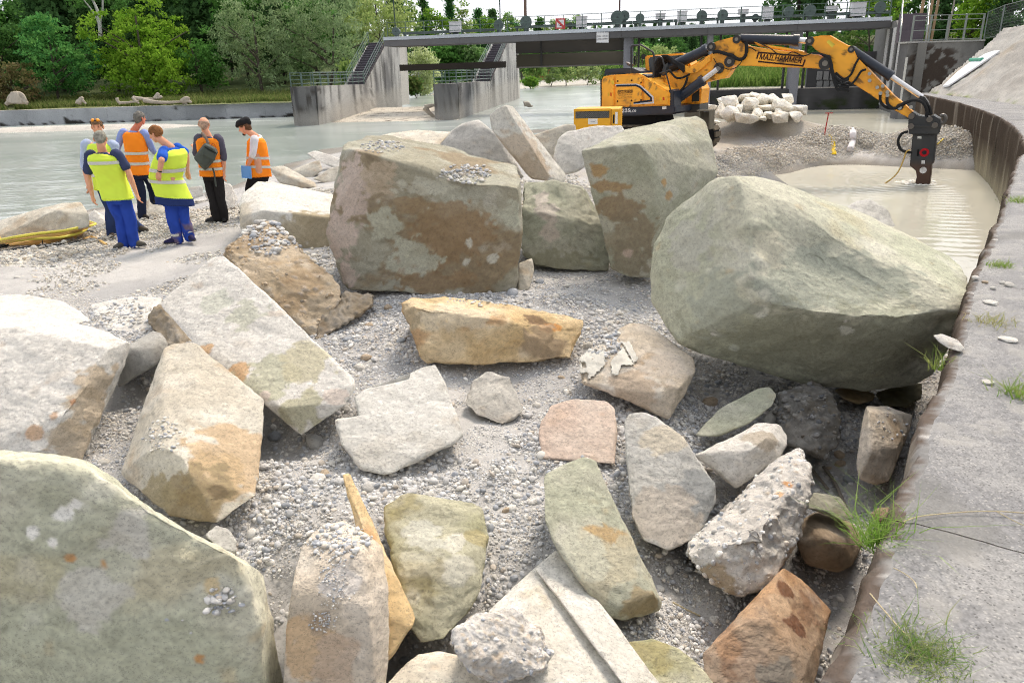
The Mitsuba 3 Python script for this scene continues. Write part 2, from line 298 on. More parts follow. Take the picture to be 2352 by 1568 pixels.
def boulder(label, base, vs, pal='grey', T=.5, sm=.03, amp=1.0, cong=0.0, cut=None, dents=(), spots=(), bed=None, cat='boulder', name='boulder', group=None, extra=(), dust=0.0, tone=1.0):
    key = uniq(name); tag(key, label, cat, group)
    Y0 = onz(*base)[1] if isinstance(base, tuple) else float(base)
    seed = (len(rocks) * 37 + 5) % 9973
    def solid(vs, T, Y0=Y0):
        vs = [(a, b, *(c or (0,))) for a, b, *c in vs]
        px = np.array([q[:2] for q in vs]); c = px.mean(0); P = [at(x, y, Y0 + d) for x, y, d in vs]
        for (x, y, d), q in zip(vs, px):
            r = q + (c - q) * .16; P.append(at(r[0], r[1], Y0 + d + T))
        return hullpts(P)
    m = solid(vs, T)
    for e in extra: m = m + solid(*e)
    if cut:
        P = [at(x, y, Y0 + d) for x, y in cut[0] for d in cut[1]]
        # the notch polygon is triangulated so that it may be concave
        poly = trimesh.creation.triangulate_polygon(Polygon(cut[0]).buffer(0), engine='earcut')
        for t in poly[1]:
            q = [poly[0][i] for i in t]; m = m - hullpts([at(x, y, Y0 + d) for x, y in q for d in cut[1]])
    spx = px = proj([at(x, y, Y0 + c[0] if c else Y0) for x, y, *c in vs]); area = Polygon(m3.CrossSection([spx.tolist()], m3.FillRule.NonZero).hull().to_polygons()[0]).area / 5.27
    tri = float(np.clip(area * 3.4, 2500, 120000)); L = math.sqrt(m.surface_area() / tri / .32)
    q = m.refine_to_length(L).to_mesh(); v, f = np.array(q.vert_properties[:, :3], float), np.array(q.tri_verts)
    size = (v.max(0) - v.min(0)).mean()
    k = int(np.clip((sm * .7 / L) ** 2, 2, 60)); v = lapl(v, f, k); n = vnorm(v, f)
    s = 1 / size
    big = (fb(v, 1.7 * s + .3, 3, seed) - .5) * .06 * size * amp
    mid = (np.abs(fb(v, 4.5 * s + 1.5, 3, seed + 1) - .5) * -2 + .35) * .02 * size ** .7 * amp
    tq = fb(v, 1.9 * s + .7, 4, seed + 12) * 8; terr = ((np.floor(tq) + ss(.72, 1, tq - np.floor(tq))) / 8 - .5) * .085 * size ** .8 * amp
    tq = fb(v, 5 * s + 1.5, 3, seed + 13) * 6; terr += ((np.floor(tq) + ss(.78, 1, tq - np.floor(tq))) / 6 - .5) * .014 * size ** .7 * amp
    tf = float(np.clip((amp - .5) * 1.7, .04, 1.0)); terr = terr * tf
    crk = np.abs(fb(v, 2.1 * s + .4, 4, seed + 14, (1, 1, 1.6)) - .5) + .05 * ss(.5, .6, fb(v, 1.5 * s + .4, 2, seed + 15)); crack = ss(.006, .002, crk) * tf * .5
    fine = (fb(v, 14, 3, seed + 2) - .5) * .016 * amp + terr - crack * .012 * min(1, size)
    v = v + n * (big + mid + fine)[:, None]
    cell = None
    if cong:                                # pebbles set in a matrix
        r = np.random.default_rng(seed); lo, hi = v.min(0), v.max(0); vol = np.prod(hi - lo); N = int(min(14000, vol / cong ** 3 * 1.3))
        pts = r.uniform(lo, hi, (N, 3)); tr = cKDTree(pts); d, cell = tr.query(v, k=2); rad = r.uniform(.25, .62, N)[cell[:, 0]] * cong
        bump = np.sqrt(np.clip(rad ** 2 - (d[:, 0] * .9) ** 2, 0, None)); v = v + vnorm(v, f) * (bump * .75 - .15 * cong + (fb(v, 40, 2, seed) - .5) * .25 * cong)[:, None]
        cell = (cell[:, 0], bump > .12 * cong, r.uniform(0, 1, N))
    n = vnorm(v, f)
    def hit(px, py):                        # the surface point seen there
        d2 = ((proj(v) - [px, py]) ** 2).sum(1) + np.where((n * (v - C_)).sum(1) > 0, 1e5, 0)
        i = np.argsort(d2)[:6]; return v[i[np.argmin(((v[i] - C_) ** 2).sum(1))]]
    for px_, py_, rad, dep in dents:
        p = hit(px_, py_); w = np.exp(-((v - p) ** 2).sum(1) / rad ** 2); v = v - n * (w * dep)[:, None]
    n = vnorm(v, f)
    b, a2, st, share = PAL[pal]
    bd = np.array(bed if bed else (.3, .2, 1.0)); bd = bd / np.linalg.norm(bd)
    col = mixc(b, a2, ss(.35, .65, fb(v, 2.2 * s + .6, 4, seed + 3)))
    col = mixc(col, np.array(st), ss(.68 - share * .4, .78 - share * .42, fb(v, 2.6 * s + .5, 6, seed + 4, (1, 1, 1.3))) * min(1, .3 + share * .9))
    fleck = fb(v, 26, 4, seed + 6); col = mixc(col, np.array(st) * [1, .85, .7], ss(.70, .80, fb(v, 7, 4, seed + 9)) * .3)
    lay = meshkit.noise(np.stack([v @ bd * 34, v @ np.array([.5, -.4, .2]) * 2, v[:, 0]], 1), seed)
    col = col * (.70 + .42 * fleck + .18 * lay)[:, None]
    pit = fb(v, 38, 2, seed + 16); col = col * (1 - .16 * ss(.70, .80, pit))[:, None]; col = mixc(col, np.array(b) * .30, crack * .7)
    col = mixc(col, [.60, .585, .54], ss(.60, .68, fb(v, 3.3, 5, seed + 8)) * (.22 + dust))       # dried silt and scuffs
    for px_, py_, rad, c, *o in spots:
        p = hit(px_, py_); st_ = np.array(o[0] if o else (1, 1, 1)); d = np.sqrt((((v - p) / st_) ** 2).sum(1)) / rad + (fb(v, 11, 6, seed + 7) - .5) * 1.9
        col = mixc(col, np.array(c), ss(1.02, .86, d) * (o[1] if len(o) > 1 else .85))
    if cell is not None:
        pc = np.array([[.52, .51, .49], [.40, .405, .41], [.56, .53, .47], [.33, .335, .335], [.48, .41, .32]])[(cell[2] * 4.999).astype(int)[cell[0]]]
        t = cell[1] * (.75 if pal == 'cong' else .3); col = col * (1 - t[:, None]) + pc * t[:, None] * (.55 if pal == 'dark' else 1)
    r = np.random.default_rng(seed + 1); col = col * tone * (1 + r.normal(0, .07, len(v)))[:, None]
    put(key, trimesh.Trimesh(v, f, process=False), lambda *_: col, 'rock', True)
    rocks[key] = (v, f, n); return key
SCAR = [.52, .525, .47]; RUSTY = [.40, .20, .07]; BRN = [.25, .175, .10]; WHT = [.66, .65, .62]; PNK = [.50, .42, .37]
B = boulder
k_front = B('huge pale green boulder filling the bottom left corner, its face hollowed and chipped', 2.35, [(0,1062,.35),(190,1078,.4),(340,1160,.4),(470,1245,.35),(545,1285,.3),(0,1042,.75),(60,1046,.75),(190,1072,.65),(600,1310,.45),(616,1330,.5),(618,1400,.45),(645,1500,.45),(650,1600,.4),
    (-150,1700,0),(300,1700,0),(560,1700,.05),(590,1420,.22),(615,1700,.1),(-200,1050,.5),(-200,1300,.2)], 'green', .6, .035, .85, tone=1.22, dents=[(250,1270,.1,.045),(130,1180,.09,.03),(330,1370,.12,.03),(480,1330,.07,.02),(60,1400,.1,.03),(420,1290,.05,-.03),(560,1360,.05,-.02)],
    spots=[(75,1230,.03,WHT),(115,1250,.02,WHT),(145,1180,.035,WHT),(160,1290,.02,RUSTY),(235,1290,.016,RUSTY),(290,1230,.11,[.43,.42,.385]),(200,1370,.13,[.42,.41,.37]),(170,1160,.02,WHT),(455,1520,.02,RUSTY),(480,1350,.04,[.46,.37,.22])])
k_left = B('large pale limestone boulder cut off by the left edge, with a tan fractured right side', (190,1070,0.), [(295,783,.75),(250,798,.6),(212,850,.42),(195,895,.3),(150,943,.15),(105,1035,0),(300,790,.95),(285,850,.75),(270,890,.6),(255,920,.5),(190,1072,.1),(0,727,1.0),(130,737,1.05),(250,762,1.0),(-150,720,.9),(-150,1060,-.1),(0,1050,-.05)],
    'pale', .8, .03, .8, spots=[(235,870,.14,[.44,.36,.26]),(210,950,.16,[.45,.37,.27]),(180,1020,.16,[.42,.35,.26]),(75,985,.05,[.50,.34,.22]),(120,950,.03,[.48,.33,.22]),(165,920,.02,[.42,.22,.12])])
B('pale flat slab lying behind the large limestone boulder at the left edge', (240,762,0.), [(0,677,.9),(40,676,.9),(140,690,.8),(185,715,.6),(242,764,.1),(130,760,0),(0,745,0),(-100,680,.9),(-100,745,0)], 'pale', .5, .03, .6)
k_grav = B('low pale rock sprinkled with gravel between the left slab and the brown conglomerate tip', (350,760,0.), [(205,702,.9),(260,690,1.0),(320,681,1.0),(374,683,.8),(370,720,.3),(352,770,0),(290,785,-.1),(240,765,0)], 'pale', .5, .03, .7)
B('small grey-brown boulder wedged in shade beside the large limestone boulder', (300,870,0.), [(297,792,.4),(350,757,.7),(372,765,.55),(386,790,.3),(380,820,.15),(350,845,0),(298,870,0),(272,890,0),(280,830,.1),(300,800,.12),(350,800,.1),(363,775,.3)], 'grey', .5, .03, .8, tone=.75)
k_slab = B('long pale green slab leaning over the tan boulder, orange stains along its edge', (700,1000,0.), [(370,692,1.2),(395,667,1.3),(440,640,1.45),(490,590,1.65),(515,588,1.65),(545,615,1.5),(680,742,.9),(815,872,.42),(818,888,.40),(794,932,.22),(694,1003,.1),(610,930,.22),(650,937,.15),(720,925,.2),(812,880,.35),(520,855,.5),(430,775,.85),(370,702,1.15)],
    'pale', .32, .025, .55, spots=[(470,800,.07,[.52,.33,.17]),(545,855,.10,[.50,.31,.15]),(620,860,.22,[.42,.42,.315]),(700,830,.2,[.45,.42,.30]),(560,720,.16,[.44,.445,.37]),(500,690,.15,[.46,.47,.41]),(770,910,.08,[.56,.49,.44]),(690,950,.14,[.40,.385,.27]),(600,910,.05,[.55,.48,.43])], dents=[(520,690,.07,.02),(590,760,.08,.025),(450,660,.06,.02)])
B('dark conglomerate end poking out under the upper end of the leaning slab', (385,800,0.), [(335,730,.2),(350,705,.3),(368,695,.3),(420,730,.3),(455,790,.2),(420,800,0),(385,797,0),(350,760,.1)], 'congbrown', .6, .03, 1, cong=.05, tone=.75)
k_cong = B('rough brown conglomerate block with gravel crusted on top, behind the leaning slab', (725,775,0.), [(515,567,.7),(545,545,1.0),(600,503,1.5),(625,505,1.5),(665,545,1.2),(780,662,.5),(778,690,.35),(725,775,0),(700,762,.05),(640,700,.2),(560,640,.4),(510,585,.65),(560,585,.65),(640,615,.6),(740,680,.35)], 'congbrown', .8, .03, 1.1, cong=.04)
k_tan = B('tan wedge-shaped boulder with a bright top propped under the leaning slab', (500,1203,0.), [(380,798,1.45),(400,790,1.5),(445,791,1.5),(462,800,1.45),(525,943,.85),(605,920,1.0),(590,1010,.65),(583,1082,.45),(597,1103,.35),(590,1140,.2),(562,1156,.15),(500,1203,0),(391,1185,.08),(341,1146,.2),(275,1088,.45),(345,1010,.75),(365,870,1.15),(341,1034,.35),(377,1025,.32),(420,1050,.22),(441,1096,.12),(483,1005,.45)],
    'palebrown', .5, .022, .7, spots=[(540,1050,.3,[.47,.35,.22]),(500,1100,.2,[.44,.33,.20]),(440,1150,.22,[.27,.215,.13]),(500,1130,.05,[.17,.13,.08]),(350,1130,.15,[.33,.28,.18])])
B('smooth white-topped boulder left of the largest middle boulder', (700,585,0.), [(548,470,.9),(560,440,1.3),(590,415,1.7),(640,420,1.7),(690,432,1.6),(770,447,1.5),(772,500,.2),(752,499,.15),(702,491,.1),(645,491,.1),(603,482,.15),(555,495,.3),(550,530,.25),(674,561,.05),(707,583,0),(752,586,0),(700,540,0)], 'white', .8, .13, .5, spots=[(720,530,.4,[.33,.27,.165]),(660,530,.2,[.40,.35,.25])])
k_mid = B('large brown-stained green boulder in the middle with gravel lying in its top hollow', (1000,682,.02), [(842,352,.15),(940,385,.1),(1000,402,.05),(1060,425,.05),(1120,432,.05),(1190,432,.05),(800,665,0),(930,668,-.05),(1050,683,-.08),(1185,668,0),(1200,410,.6),(1198,480,.2),(785,340,.6),(800,328,.9),(775,450,.35),(750,510,.3),(745,545,.3),(770,600,.2),(785,650,.1),(850,430,.1),(830,500,.1),(795,640,.02),(840,312,1.6),(890,310,1.7),(1050,345,1.8),(1180,385,1.4)],
    'greenbrown', .6, .04, .8, dents=[(1060,425,.28,.13),(900,560,.14,.04),(960,590,.1,.03)], spots=[(800,430,.28,PNK,(1,1,1.6)),(780,530,.22,PNK,(1,1,1.4)),(795,630,.12,PNK),(870,400,.2,[.43,.36,.27]),(1030,540,.48,BRN,(1,1,.75),.8),(940,475,.22,[.27,.20,.12],(1.2,1,.5)),(1000,650,.34,BRN,(1.6,1,.35)),(880,520,.2,[.41,.42,.34]),(950,590,.3,[.42,.43,.35],(1,1,.6)),(1075,560,.05,SCAR),(1070,605,.06,SCAR),(1130,600,.07,SCAR),(1000,430,.2,[.45,.45,.38],(2,1,.5)),(1180,500,.14,[.42,.43,.35])])
k_g12 = B('green boulder with a pale mortar crust, between the brown-stained and the tall green boulders', (1300,620,.05), [(1200,415,.9),(1270,411,.8),(1340,425,.7),(1390,520,.3),(1402,590,.15),(1395,622,.05),(1300,622,0),(1230,615,0),(1195,590,.05),(1195,480,.3),(1300,500,.2)], 'green', 1.0, .04, 1.1, spots=[(1245,450,.16,[.54,.49,.44],(.7,1,1)),(1260,480,.13,[.54,.49,.44]),(1265,530,.17,[.50,.44,.38],(.7,1,1)),(1240,600,.3,[.26,.255,.18],(2,1,.5))])
k_tall = B('tall green boulder with brown lichen streaks, standing left of the widest boulder', (1440,638,.05), [(1335,345,.1),(1391,334,.1),(1439,326,.1),(1470,332,0),(1489,365,0),(1500,410,0),(1506,480,0),(1495,560,0),(1440,300,1.0),(1500,285,1.4),(1560,270,1.7),(1600,265,1.7),(1622,278,1.6),(1638,325,1.2),(1653,396,1.0),(1560,480,.6),(1520,560,.3),(1498,641,.1),(1440,639,0),(1402,621,.05),(1395,560,.08),(1360,450,.1)],
    'green', .5, .05, .7, spots=[(1370,390,.10,[.36,.23,.10]),(1390,430,.14,[.33,.22,.11],(2,1,.5)),(1420,480,.28,[.27,.20,.12],(1,1,.6)),(1450,540,.3,[.25,.205,.14]),(1410,560,.2,[.28,.25,.18]),(1450,600,.25,[.24,.21,.15]),(1440,590,.06,[.45,.36,.30]),(1540,450,.07,[.40,.26,.12]),(1530,420,.05,[.42,.27,.12])])
k_wide = B('widest boulder, smooth grey-green with a hollowed upper face, leaning on the quay wall', 5.3, [(1690,406,.8),(1650,410,1.0),(1600,446,1.15),(1533,502,1.3),(1508,558,1.25),(1498,640,1.1),(1501,692,.95),(1558,783,.45),(1600,804,.4),(1700,834,.35),(1790,859,.32),(1880,888,.3),(1990,900,.3),(2100,884,.3),(2142,862,.25),(2174,790,.1),(2192,745,.02),(2234,720,.02),(2241,692,.1),(2208,648,.5),(2213,610,.9),(2188,585,1.1),(2100,547,1.35),(2000,499,1.5),(1900,467,1.6),(1800,437,1.5),(1740,412,1.2),
    (1700,422,.68),(1722,500,.42),(1728,560,.26),(1722,630,.1),(1745,690,0),(1850,712,-.08),(1960,728,-.1),(2060,728,-.1),(2165,712,-.05)], 'green', .8, .018, .66, tone=1.2, bed=(.2,.1,1), dents=[(1880,570,.26,.09),(1960,620,.34,.11),(2060,668,.22,.05),(1780,600,.13,.05),(1750,600,.08,-.03),(1730,520,.1,-.03),(1740,480,.12,-.03),(1625,590,.05,.03),(2120,830,.15,.05),(2170,750,.07,.03)],
    spots=[(1900,640,.4,[.27,.285,.235],(1.6,1,.6)),(1900,800,.7,[.245,.25,.19],(1.7,1,.5),.8),(1740,720,.06,SCAR),(1640,770,.04,WHT),(1680,800,.05,[.46,.48,.42]),(1950,760,.05,SCAR),(1940,745,.02,WHT),(1770,560,.16,[.44,.42,.33]),(1650,690,.3,[.30,.315,.26]),(1580,560,.25,[.36,.36,.31])])
B('grey triangular block behind the brown-stained middle boulder', 12.5, [(990,330,.2),(1060,285,.3),(1100,275,.4),(1130,300,.2),(1180,385,0),(1205,410,0),(1100,400,0),(1000,370,0),(1160,330,.2)], 'pale', 1, .04, .8, tone=.9)
B('pale pillar-shaped block leaning to the left behind the green boulders', 11.5, [(1122,265,.3),(1137,250,.3),(1160,241,.3),(1176,243,.45),(1300,402,.35),(1296,420,.2),(1262,418,0),(1220,411,0),(1165,340,.1),(1130,300,.2),(1225,350,.1),(1266,410,0)], 'white', .5, .03, .6, spots=[(1200,350,.4,[.50,.42,.33]),(1230,390,.3,[.42,.34,.25])])
B('rounded tan sandstone block right of the leaning pillar', 14.0, [(1222,312,.2),(1300,285,.3),(1322,287,.3),(1327,340,.1),(1278,372,0),(1245,350,0)], 'palebrown', .9, .08, .6)
B('pale weathered block in front of the yellow generator', 12.0, [(1275,345,.2),(1283,318,.3),(1300,302,.4),(1350,291,.5),(1430,287,.6),(1440,310,.5),(1400,345,.2),(1340,350,.1),(1332,392,0),(1290,402,0),(1275,380,.1)], 'pale', .8, .06, .9)
B('flat cream slab at the water behind the middle boulder', 11.0, [(818,324),(900,306,.4),(960,300,.5),(1040,302,.5),(1010,335,.0),(900,332)], 'palebrown', .8, .05, .6, tone=1.1)
k_or = B('orange-brown rock with a split ochre face, below the largest middle boulder', (1100,838,0.), [(940,770,.1),(917,720,.3),(918,693,.45),(942,681,.5),(1010,683,.6),(1190,700,.6),(1290,722,.55),(1340,737,.4),(1343,756,.3),(1330,780,.2),(1310,825,.05),(1295,822,.05),(1180,822,.1),(1100,838,0),(1050,834,0),(975,830,.02),(948,700,.2),(1000,720,.2),(1150,740,.15),(1195,745,.15),(1210,770,.1)],
    'orange', .6, .02, 1.1, dents=[(1190,790,.08,.05),(1060,790,.12,.05),(1250,735,.06,.03)], spots=[(1050,720,.2,[.58,.50,.37],(2,1,.6)),(1235,735,.10,[.16,.10,.06],(1.6,1,.5)),(1270,752,.08,[.48,.22,.06],(1.6,1,.6)),(1250,790,.2,[.30,.225,.15]),(930,740,.12,[.36,.29,.19])])
k_fab = B('beige rock draped with a torn strip of pale geotextile', (1535,962,-.1), [(1340,880,.35),(1332,830,.6),(1400,775,.8),(1445,740,1.0),(1480,742,1.0),(1530,790,.75),(1592,822,.55),(1598,850,.4),(1577,900,.2),(1535,963,0),(1445,925,.15),(1400,880,.3),(1460,870,.25),(1490,905,.1),(1560,890,.1)], 'beige', .5, .025, .8, spots=[(1450,900,.2,[.40,.32,.24]),(1540,830,.2,[.47,.42,.36])], dust=.2)
B('grey notched stone with a coarse flat face, left of the dusty small rock', (885,1090,-.02), [(768,960,.45),(775,920,.55),(805,905,.65),(830,885,.8),(1000,836,1.05),(1022,880,.8),(1050,960,.45),(1062,1000,.3),(1040,1020,.2),(960,1045,.1),(900,1088,0),(882,1090,0),(830,1078,.05),(785,1020,.2)],
    'grey', .35, .018, .6, cut=([(740,970),(769,966),(826,957),(822,938),(814,913),(839,896),(941,872),(944,856),(986,838),(985,790),(740,820)], (-.5, 1.02)), tone=1.12)
B('small dusty grey rock half sunk in sand between the notched stone and pink rock', (1150,975,-.05), [(1062,925,.2),(1085,872,.4),(1120,852,.5),(1175,862,.4),(1207,938,.15),(1195,955,.1),(1150,976,0),(1098,955,.05)], 'dusty', .4, .05, 1.1)
B('flat pinkish rock with its foot buried in gravel', (1400,1065,-.1), [(1237,1000,.3),(1240,975,.4),(1265,930,.6),(1320,917,.65),(1395,920,.62),(1413,935,.55),(1418,1000,.3),(1412,1066,0),(1370,1056,.05),(1290,1030,.2),(1242,1052,.1)], 'pink', .3, .02, .6)
B('upright grey-beige rock with a smooth dark right flank, right of the green slab', (1530,1265,-.12), [(1435,965,.8),(1445,950,.85),(1475,945,.85),(1507,957,.8),(1570,1002,.6),(1645,1110,.35),(1646,1150,.3),(1602,1238,.1),(1532,1265,0),(1480,1245,.05),(1450,1190,.2),(1440,1080,.5),(1560,1100,.35),(1540,1020,.6)], 'grey', .5, .03, .7, spots=[(1520,1000,.14,[.50,.45,.36]),(1610,1130,.16,[.25,.26,.26]),(1520,1180,.2,[.42,.38,.33])])
k_gs = B('long green slab with ripple marks on its upper half, lying in gravel', (1430,1425,-.1), [(1250,1090,.75),(1290,1065,.85),(1340,1045,.9),(1370,1058,.85),(1520,1385,.12),(1515,1402,.08),(1430,1426,0),(1395,1416,0),(1330,1330,.1),(1270,1240,.3),(1253,1200,.4),(1250,1120,.65),(1420,1395,0),(1500,1365,.05)], 'green', .35, .018, .6, tone=.97, spots=[(1380,1230,.10,[.39,.27,.13],(1.5,1,.6)),(1400,1290,.2,[.41,.38,.28]),(1330,1260,.16,[.42,.42,.34]),(1470,1390,.1,[.31,.25,.15])])
B('lens-shaped green stone lying on grey pebbles below the widest boulder', (1650,1000,-.1), [(1597,1000,.05),(1610,985,.1),(1650,940,.25),(1740,893,.4),(1770,888,.4),(1786,905,.3),(1776,930,.2),(1720,972,.05),(1650,1002,0),(1615,1003,0)], 'green', .22, .02, .6)
B('small blue-grey stone under the tip of the lens-shaped stone', (1770,985,-.25), [(1750,965,.05),(1785,925,.15),(1806,940,.12),(1790,977,0),(1770,985,0)], 'grey', .3, .03, 1)
B('whitish angular stone with a hollowed underside, above the pebbly concrete-like block', (1690,1120,-.1), [(1597,1047,.15),(1640,1022,.3),(1740,972,.5),(1790,975,.5),(1808,1000,.4),(1810,1022,.3),(1790,1052,.2),(1690,1122,0),(1670,1100,0),(1655,1080,.05),(1640,1040,.1),(1730,1030,.1),(1760,1005,.2)], 'pale', .3, .015, .9, tone=.85, spots=[(1750,1000,.12,[.40,.35,.28])])
k_dark = B('dark conglomerate boulder in the shade under the widest boulder', (1860,1050,-.35), [(1790,900,.5),(1870,878,.6),(1912,900,.5),(1932,970,.2),(1922,1022,.05),(1888,1052,0),(1820,1022,.05),(1790,1000,.1),(1785,940,.4),(1850,930,.2)], 'dark', .5, .03, 1, cong=.05)
k_pb = B('big whitish block of pebbly conglomerate leaning near the quay wall', (1700,1370,-.2), [(1575,1270,.2),(1590,1240,.3),(1690,1132,.55),(1790,1052,.75),(1838,1030,.8),(1863,1080,.6),(1852,1150,.4),(1832,1250,.2),(1770,1342,0),(1700,1371,0),(1640,1350,.05),(1600,1310,.1),(1740,1220,.05)], 'cong', .5, .03, 1.3, cong=.024, tone=1.14, spots=[(1810,1110,.03,RUSTY),(1790,1130,.03,[.50,.33,.18]),(1640,1340,.12,[.33,.26,.17])])
k_bw = B('beige block with loose grit on its top, jammed against the quay wall', (2000,1115,-.35), [(1965,1062,.1),(1975,1000,.25),(1990,932,.5),(2040,933,.6),(2098,950,.6),(2095,977,.5),(2062,1060,.2),(2042,1110,.05),(2010,1116,0),(1972,1100,0),(1995,945,.3),(2000,1035,.05),(2060,1025,.2)], 'beige', .35, .018, .7)
B('brown rounded boulder under a thin green flake by the quay wall', (1900,1310,-.4), [(1828,1240,.1),(1840,1195,.2),(1870,1172,.3),(1920,1180,.35),(1965,1205,.3),(1985,1250,.2),(1955,1300,.05),(1925,1316,0),(1850,1297,0),(1900,1240,-.05)], 'brown', .4, .07, .6)
B('thin dark green flake resting on the brown rounded boulder', (1900,1177,-.08), [(1848,1165,.03),(1868,1130,.14),(1930,1140,.16),(1962,1190,.05),(1938,1196,.0),(1900,1177,0)], 'green', .1, .01, .4, tone=.75, cat='stone')
B('rust-stained orange block in the bottom right against the quay wall', (1612,1500,-.12), [(1612,1500,0),(1700,1402,.25),(1800,1303,.5),(1835,1330,.5),(1907,1402,.45),(1880,1472,.2),(1850,1570,-.1),(1840,1700,-.3),(1640,1700,-.3),(1620,1560,-.1),(1700,1430,.1),(1757,1420,.12),(1827,1494,0),(1850,1535,-.05)], 'rust', .35, .018, .7, spots=[(1740,1520,.12,[.33,.25,.19]),(1780,1550,.1,[.22,.205,.18]),(1830,1430,.06,[.13,.055,.03]),(1800,1390,.06,[.46,.33,.22]),(1810,1350,.05,[.14,.06,.03]),(1680,1480,.07,[.38,.24,.15])])
B('flat olive stone at the bottom edge between the white grooved slab and the rusty block', (1500,1568,-.15), [(1440,1472,.2),(1500,1465,.22),(1560,1490,.15),(1610,1530,.08),(1640,1568,0),(1640,1650,-.15),(1500,1650,-.15)], 'moss', .2, .02, .5, tone=1.25)
k_gr = B('white grooved slab with a raised strip along its right side', (1150,1568,.05), [(1120,1405,.55),(1220,1312,.85),(1275,1264,1.0),(1420,1440,.45),(1515,1568,.1),(1565,1660,-.1),(1200,1700,-.2),(1160,1500,.2)], 'white', .3, .012, .3, tone=.92, bed=(1,.3,.2),
      extra=[([(1228,1305,.80),(1276,1262,.93),(1286,1265,.92),(1420,1440,.40),(1515,1568,.05),(1565,1660,-.15),(1500,1660,-.17),(1415,1540,.10),(1280,1368,.56)], .2)])
k_lump = B('small lump of pebbly conglomerate lying on the white grooved slab', (1150,1560,.12), [(1040,1452,.1),(1090,1412,.2),(1180,1398,.25),(1240,1440,.2),(1272,1510,.1),(1252,1540,.02),(1200,1560,0),(1150,1575,0),(1085,1545,0),(1050,1500,.03)], 'cong', .3, .03, 1.3, cong=.022, tone=1.12)
B('cream rock with orange tint cut off by the bottom edge, left of the conglomerate lump', (1000,1568,-.05), [(890,1568,.05),(930,1525,.15),(960,1500,.22),(1010,1494,.25),(1100,1522,.15),(1142,1568,.05),(1150,1680,-.1),(870,1680,-.1)], 'palebrown', .35, .02, .8, tone=1.15)
B('mossy olive boulder tapering downwards, right of the orange ridge stone', (1020,1465,-.1), [(882,1165,.75),(930,1133,.85),(1000,1150,.8),(1088,1150,.8),(1112,1165,.75),(1125,1232,.55),(1102,1350,.25),(1070,1420,.1),(1020,1466,0),(968,1476,0),(940,1440,.05),(920,1330,.25),(895,1250,.5),(1060,1180,.65),(1040,1260,.4),(1060,1290,.3)], 'moss', .4, .025, 1.0, spots=[(1045,1240,.08,[.50,.49,.42],(.7,1,1.3)),(1060,1300,.09,[.48,.47,.40]),(980,1230,.12,[.46,.46,.40]),(1100,1230,.08,[.33,.29,.16])], dents=[(990,1190,.1,.03)])
B('narrow orange sandstone ridge between the tall pinkish block and the mossy boulder', (890,1520,-.05), [(785,1087,.95),(802,1085,.95),(832,1150,.8),(900,1290,.4),(953,1422,.15),(945,1440,.1),(892,1522,0),(870,1400,.15),(840,1230,.5)], 'orange', .35, .015, .7, tone=1.05)
k_pk = B('tall pinkish block with gravel on its head, right of the huge green boulder', (660,1568,-.05), [(672,1350,.2),(690,1260,.4),(722,1220,.5),(790,1193,.6),(850,1230,.5),(876,1260,.45),(890,1352,.25),(892,1568,.05),(885,1700,-.1),(640,1700,-.1),(650,1568,0),(830,1270,.3),(845,1400,.1),(860,1568,-.03)], 'beige', .4, .02, .7, tone=1.1, spots=[(700,1500,.14,[.46,.33,.20]),(760,1530,.12,[.42,.33,.25]),(780,1330,.08,[.52,.49,.46]),(730,1430,.05,[.32,.25,.18])])
B('long pale grey-tan block by the river at the left edge, behind the coiled hoses', (60,552,0.), [(-80,530,.6),(100,475,.5),(150,465,.5),(188,462,.5),(205,492,.2),(206,520,.05),(150,537,0),(0,552,0),(-80,572,0),(130,482,.15),(150,530,0)], 'palebrown', .5, .06, .6)
B('tan sharp-edged stone on the shore right of the man in the beret', (690,432,-.25), [(618,384,.5),(650,380,.7),(725,420,.2),(728,432,0),(690,433,0),(640,420,.1),(660,405,.1)], 'palebrown', .5, .03, .8)
B('striped sandstone block behind the tan shore stone', (710,412,-.5), [(668,395,.2),(680,386,.4),(735,366,.5),(742,392,.1),(712,412,0)], 'palebrown', .5, .03, .8, bed=(1,0,.4))
B('pale flat stone tilted above the water left of the middle boulder', (745,380,-.3), [(703,352,.4),(722,345,.5),(788,366,.3),(788,392,0),(745,378,0),(720,365,.1)], 'pale', .4, .04, 1)
B('small tan stone against the left foot of the middle boulder', (745,420,-.3), [(718,412,.2),(760,385,.4),(790,378,.4),(792,418,.1),(745,420,0)], 'palebrown', .4, .03, .8)
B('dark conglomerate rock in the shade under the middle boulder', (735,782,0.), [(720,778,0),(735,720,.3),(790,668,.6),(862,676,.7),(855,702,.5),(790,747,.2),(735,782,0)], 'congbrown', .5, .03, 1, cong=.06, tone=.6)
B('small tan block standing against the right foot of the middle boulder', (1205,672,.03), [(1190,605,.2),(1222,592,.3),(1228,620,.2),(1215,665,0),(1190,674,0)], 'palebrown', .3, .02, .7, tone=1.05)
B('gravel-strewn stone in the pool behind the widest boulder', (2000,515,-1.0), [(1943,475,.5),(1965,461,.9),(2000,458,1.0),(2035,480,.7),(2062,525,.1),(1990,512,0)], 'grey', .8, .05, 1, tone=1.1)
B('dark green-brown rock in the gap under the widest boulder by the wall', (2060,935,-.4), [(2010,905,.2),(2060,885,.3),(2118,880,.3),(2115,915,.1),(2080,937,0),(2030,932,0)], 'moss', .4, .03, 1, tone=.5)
B('small orange stone in the shade under the widest boulder', (1960,930,-.35), [(1915,895,.2),(1960,885,.3),(2010,905,.2),(2008,920,.05),(1970,930,0),(1935,915,0)], 'orange', .3, .02, .8, tone=.8)
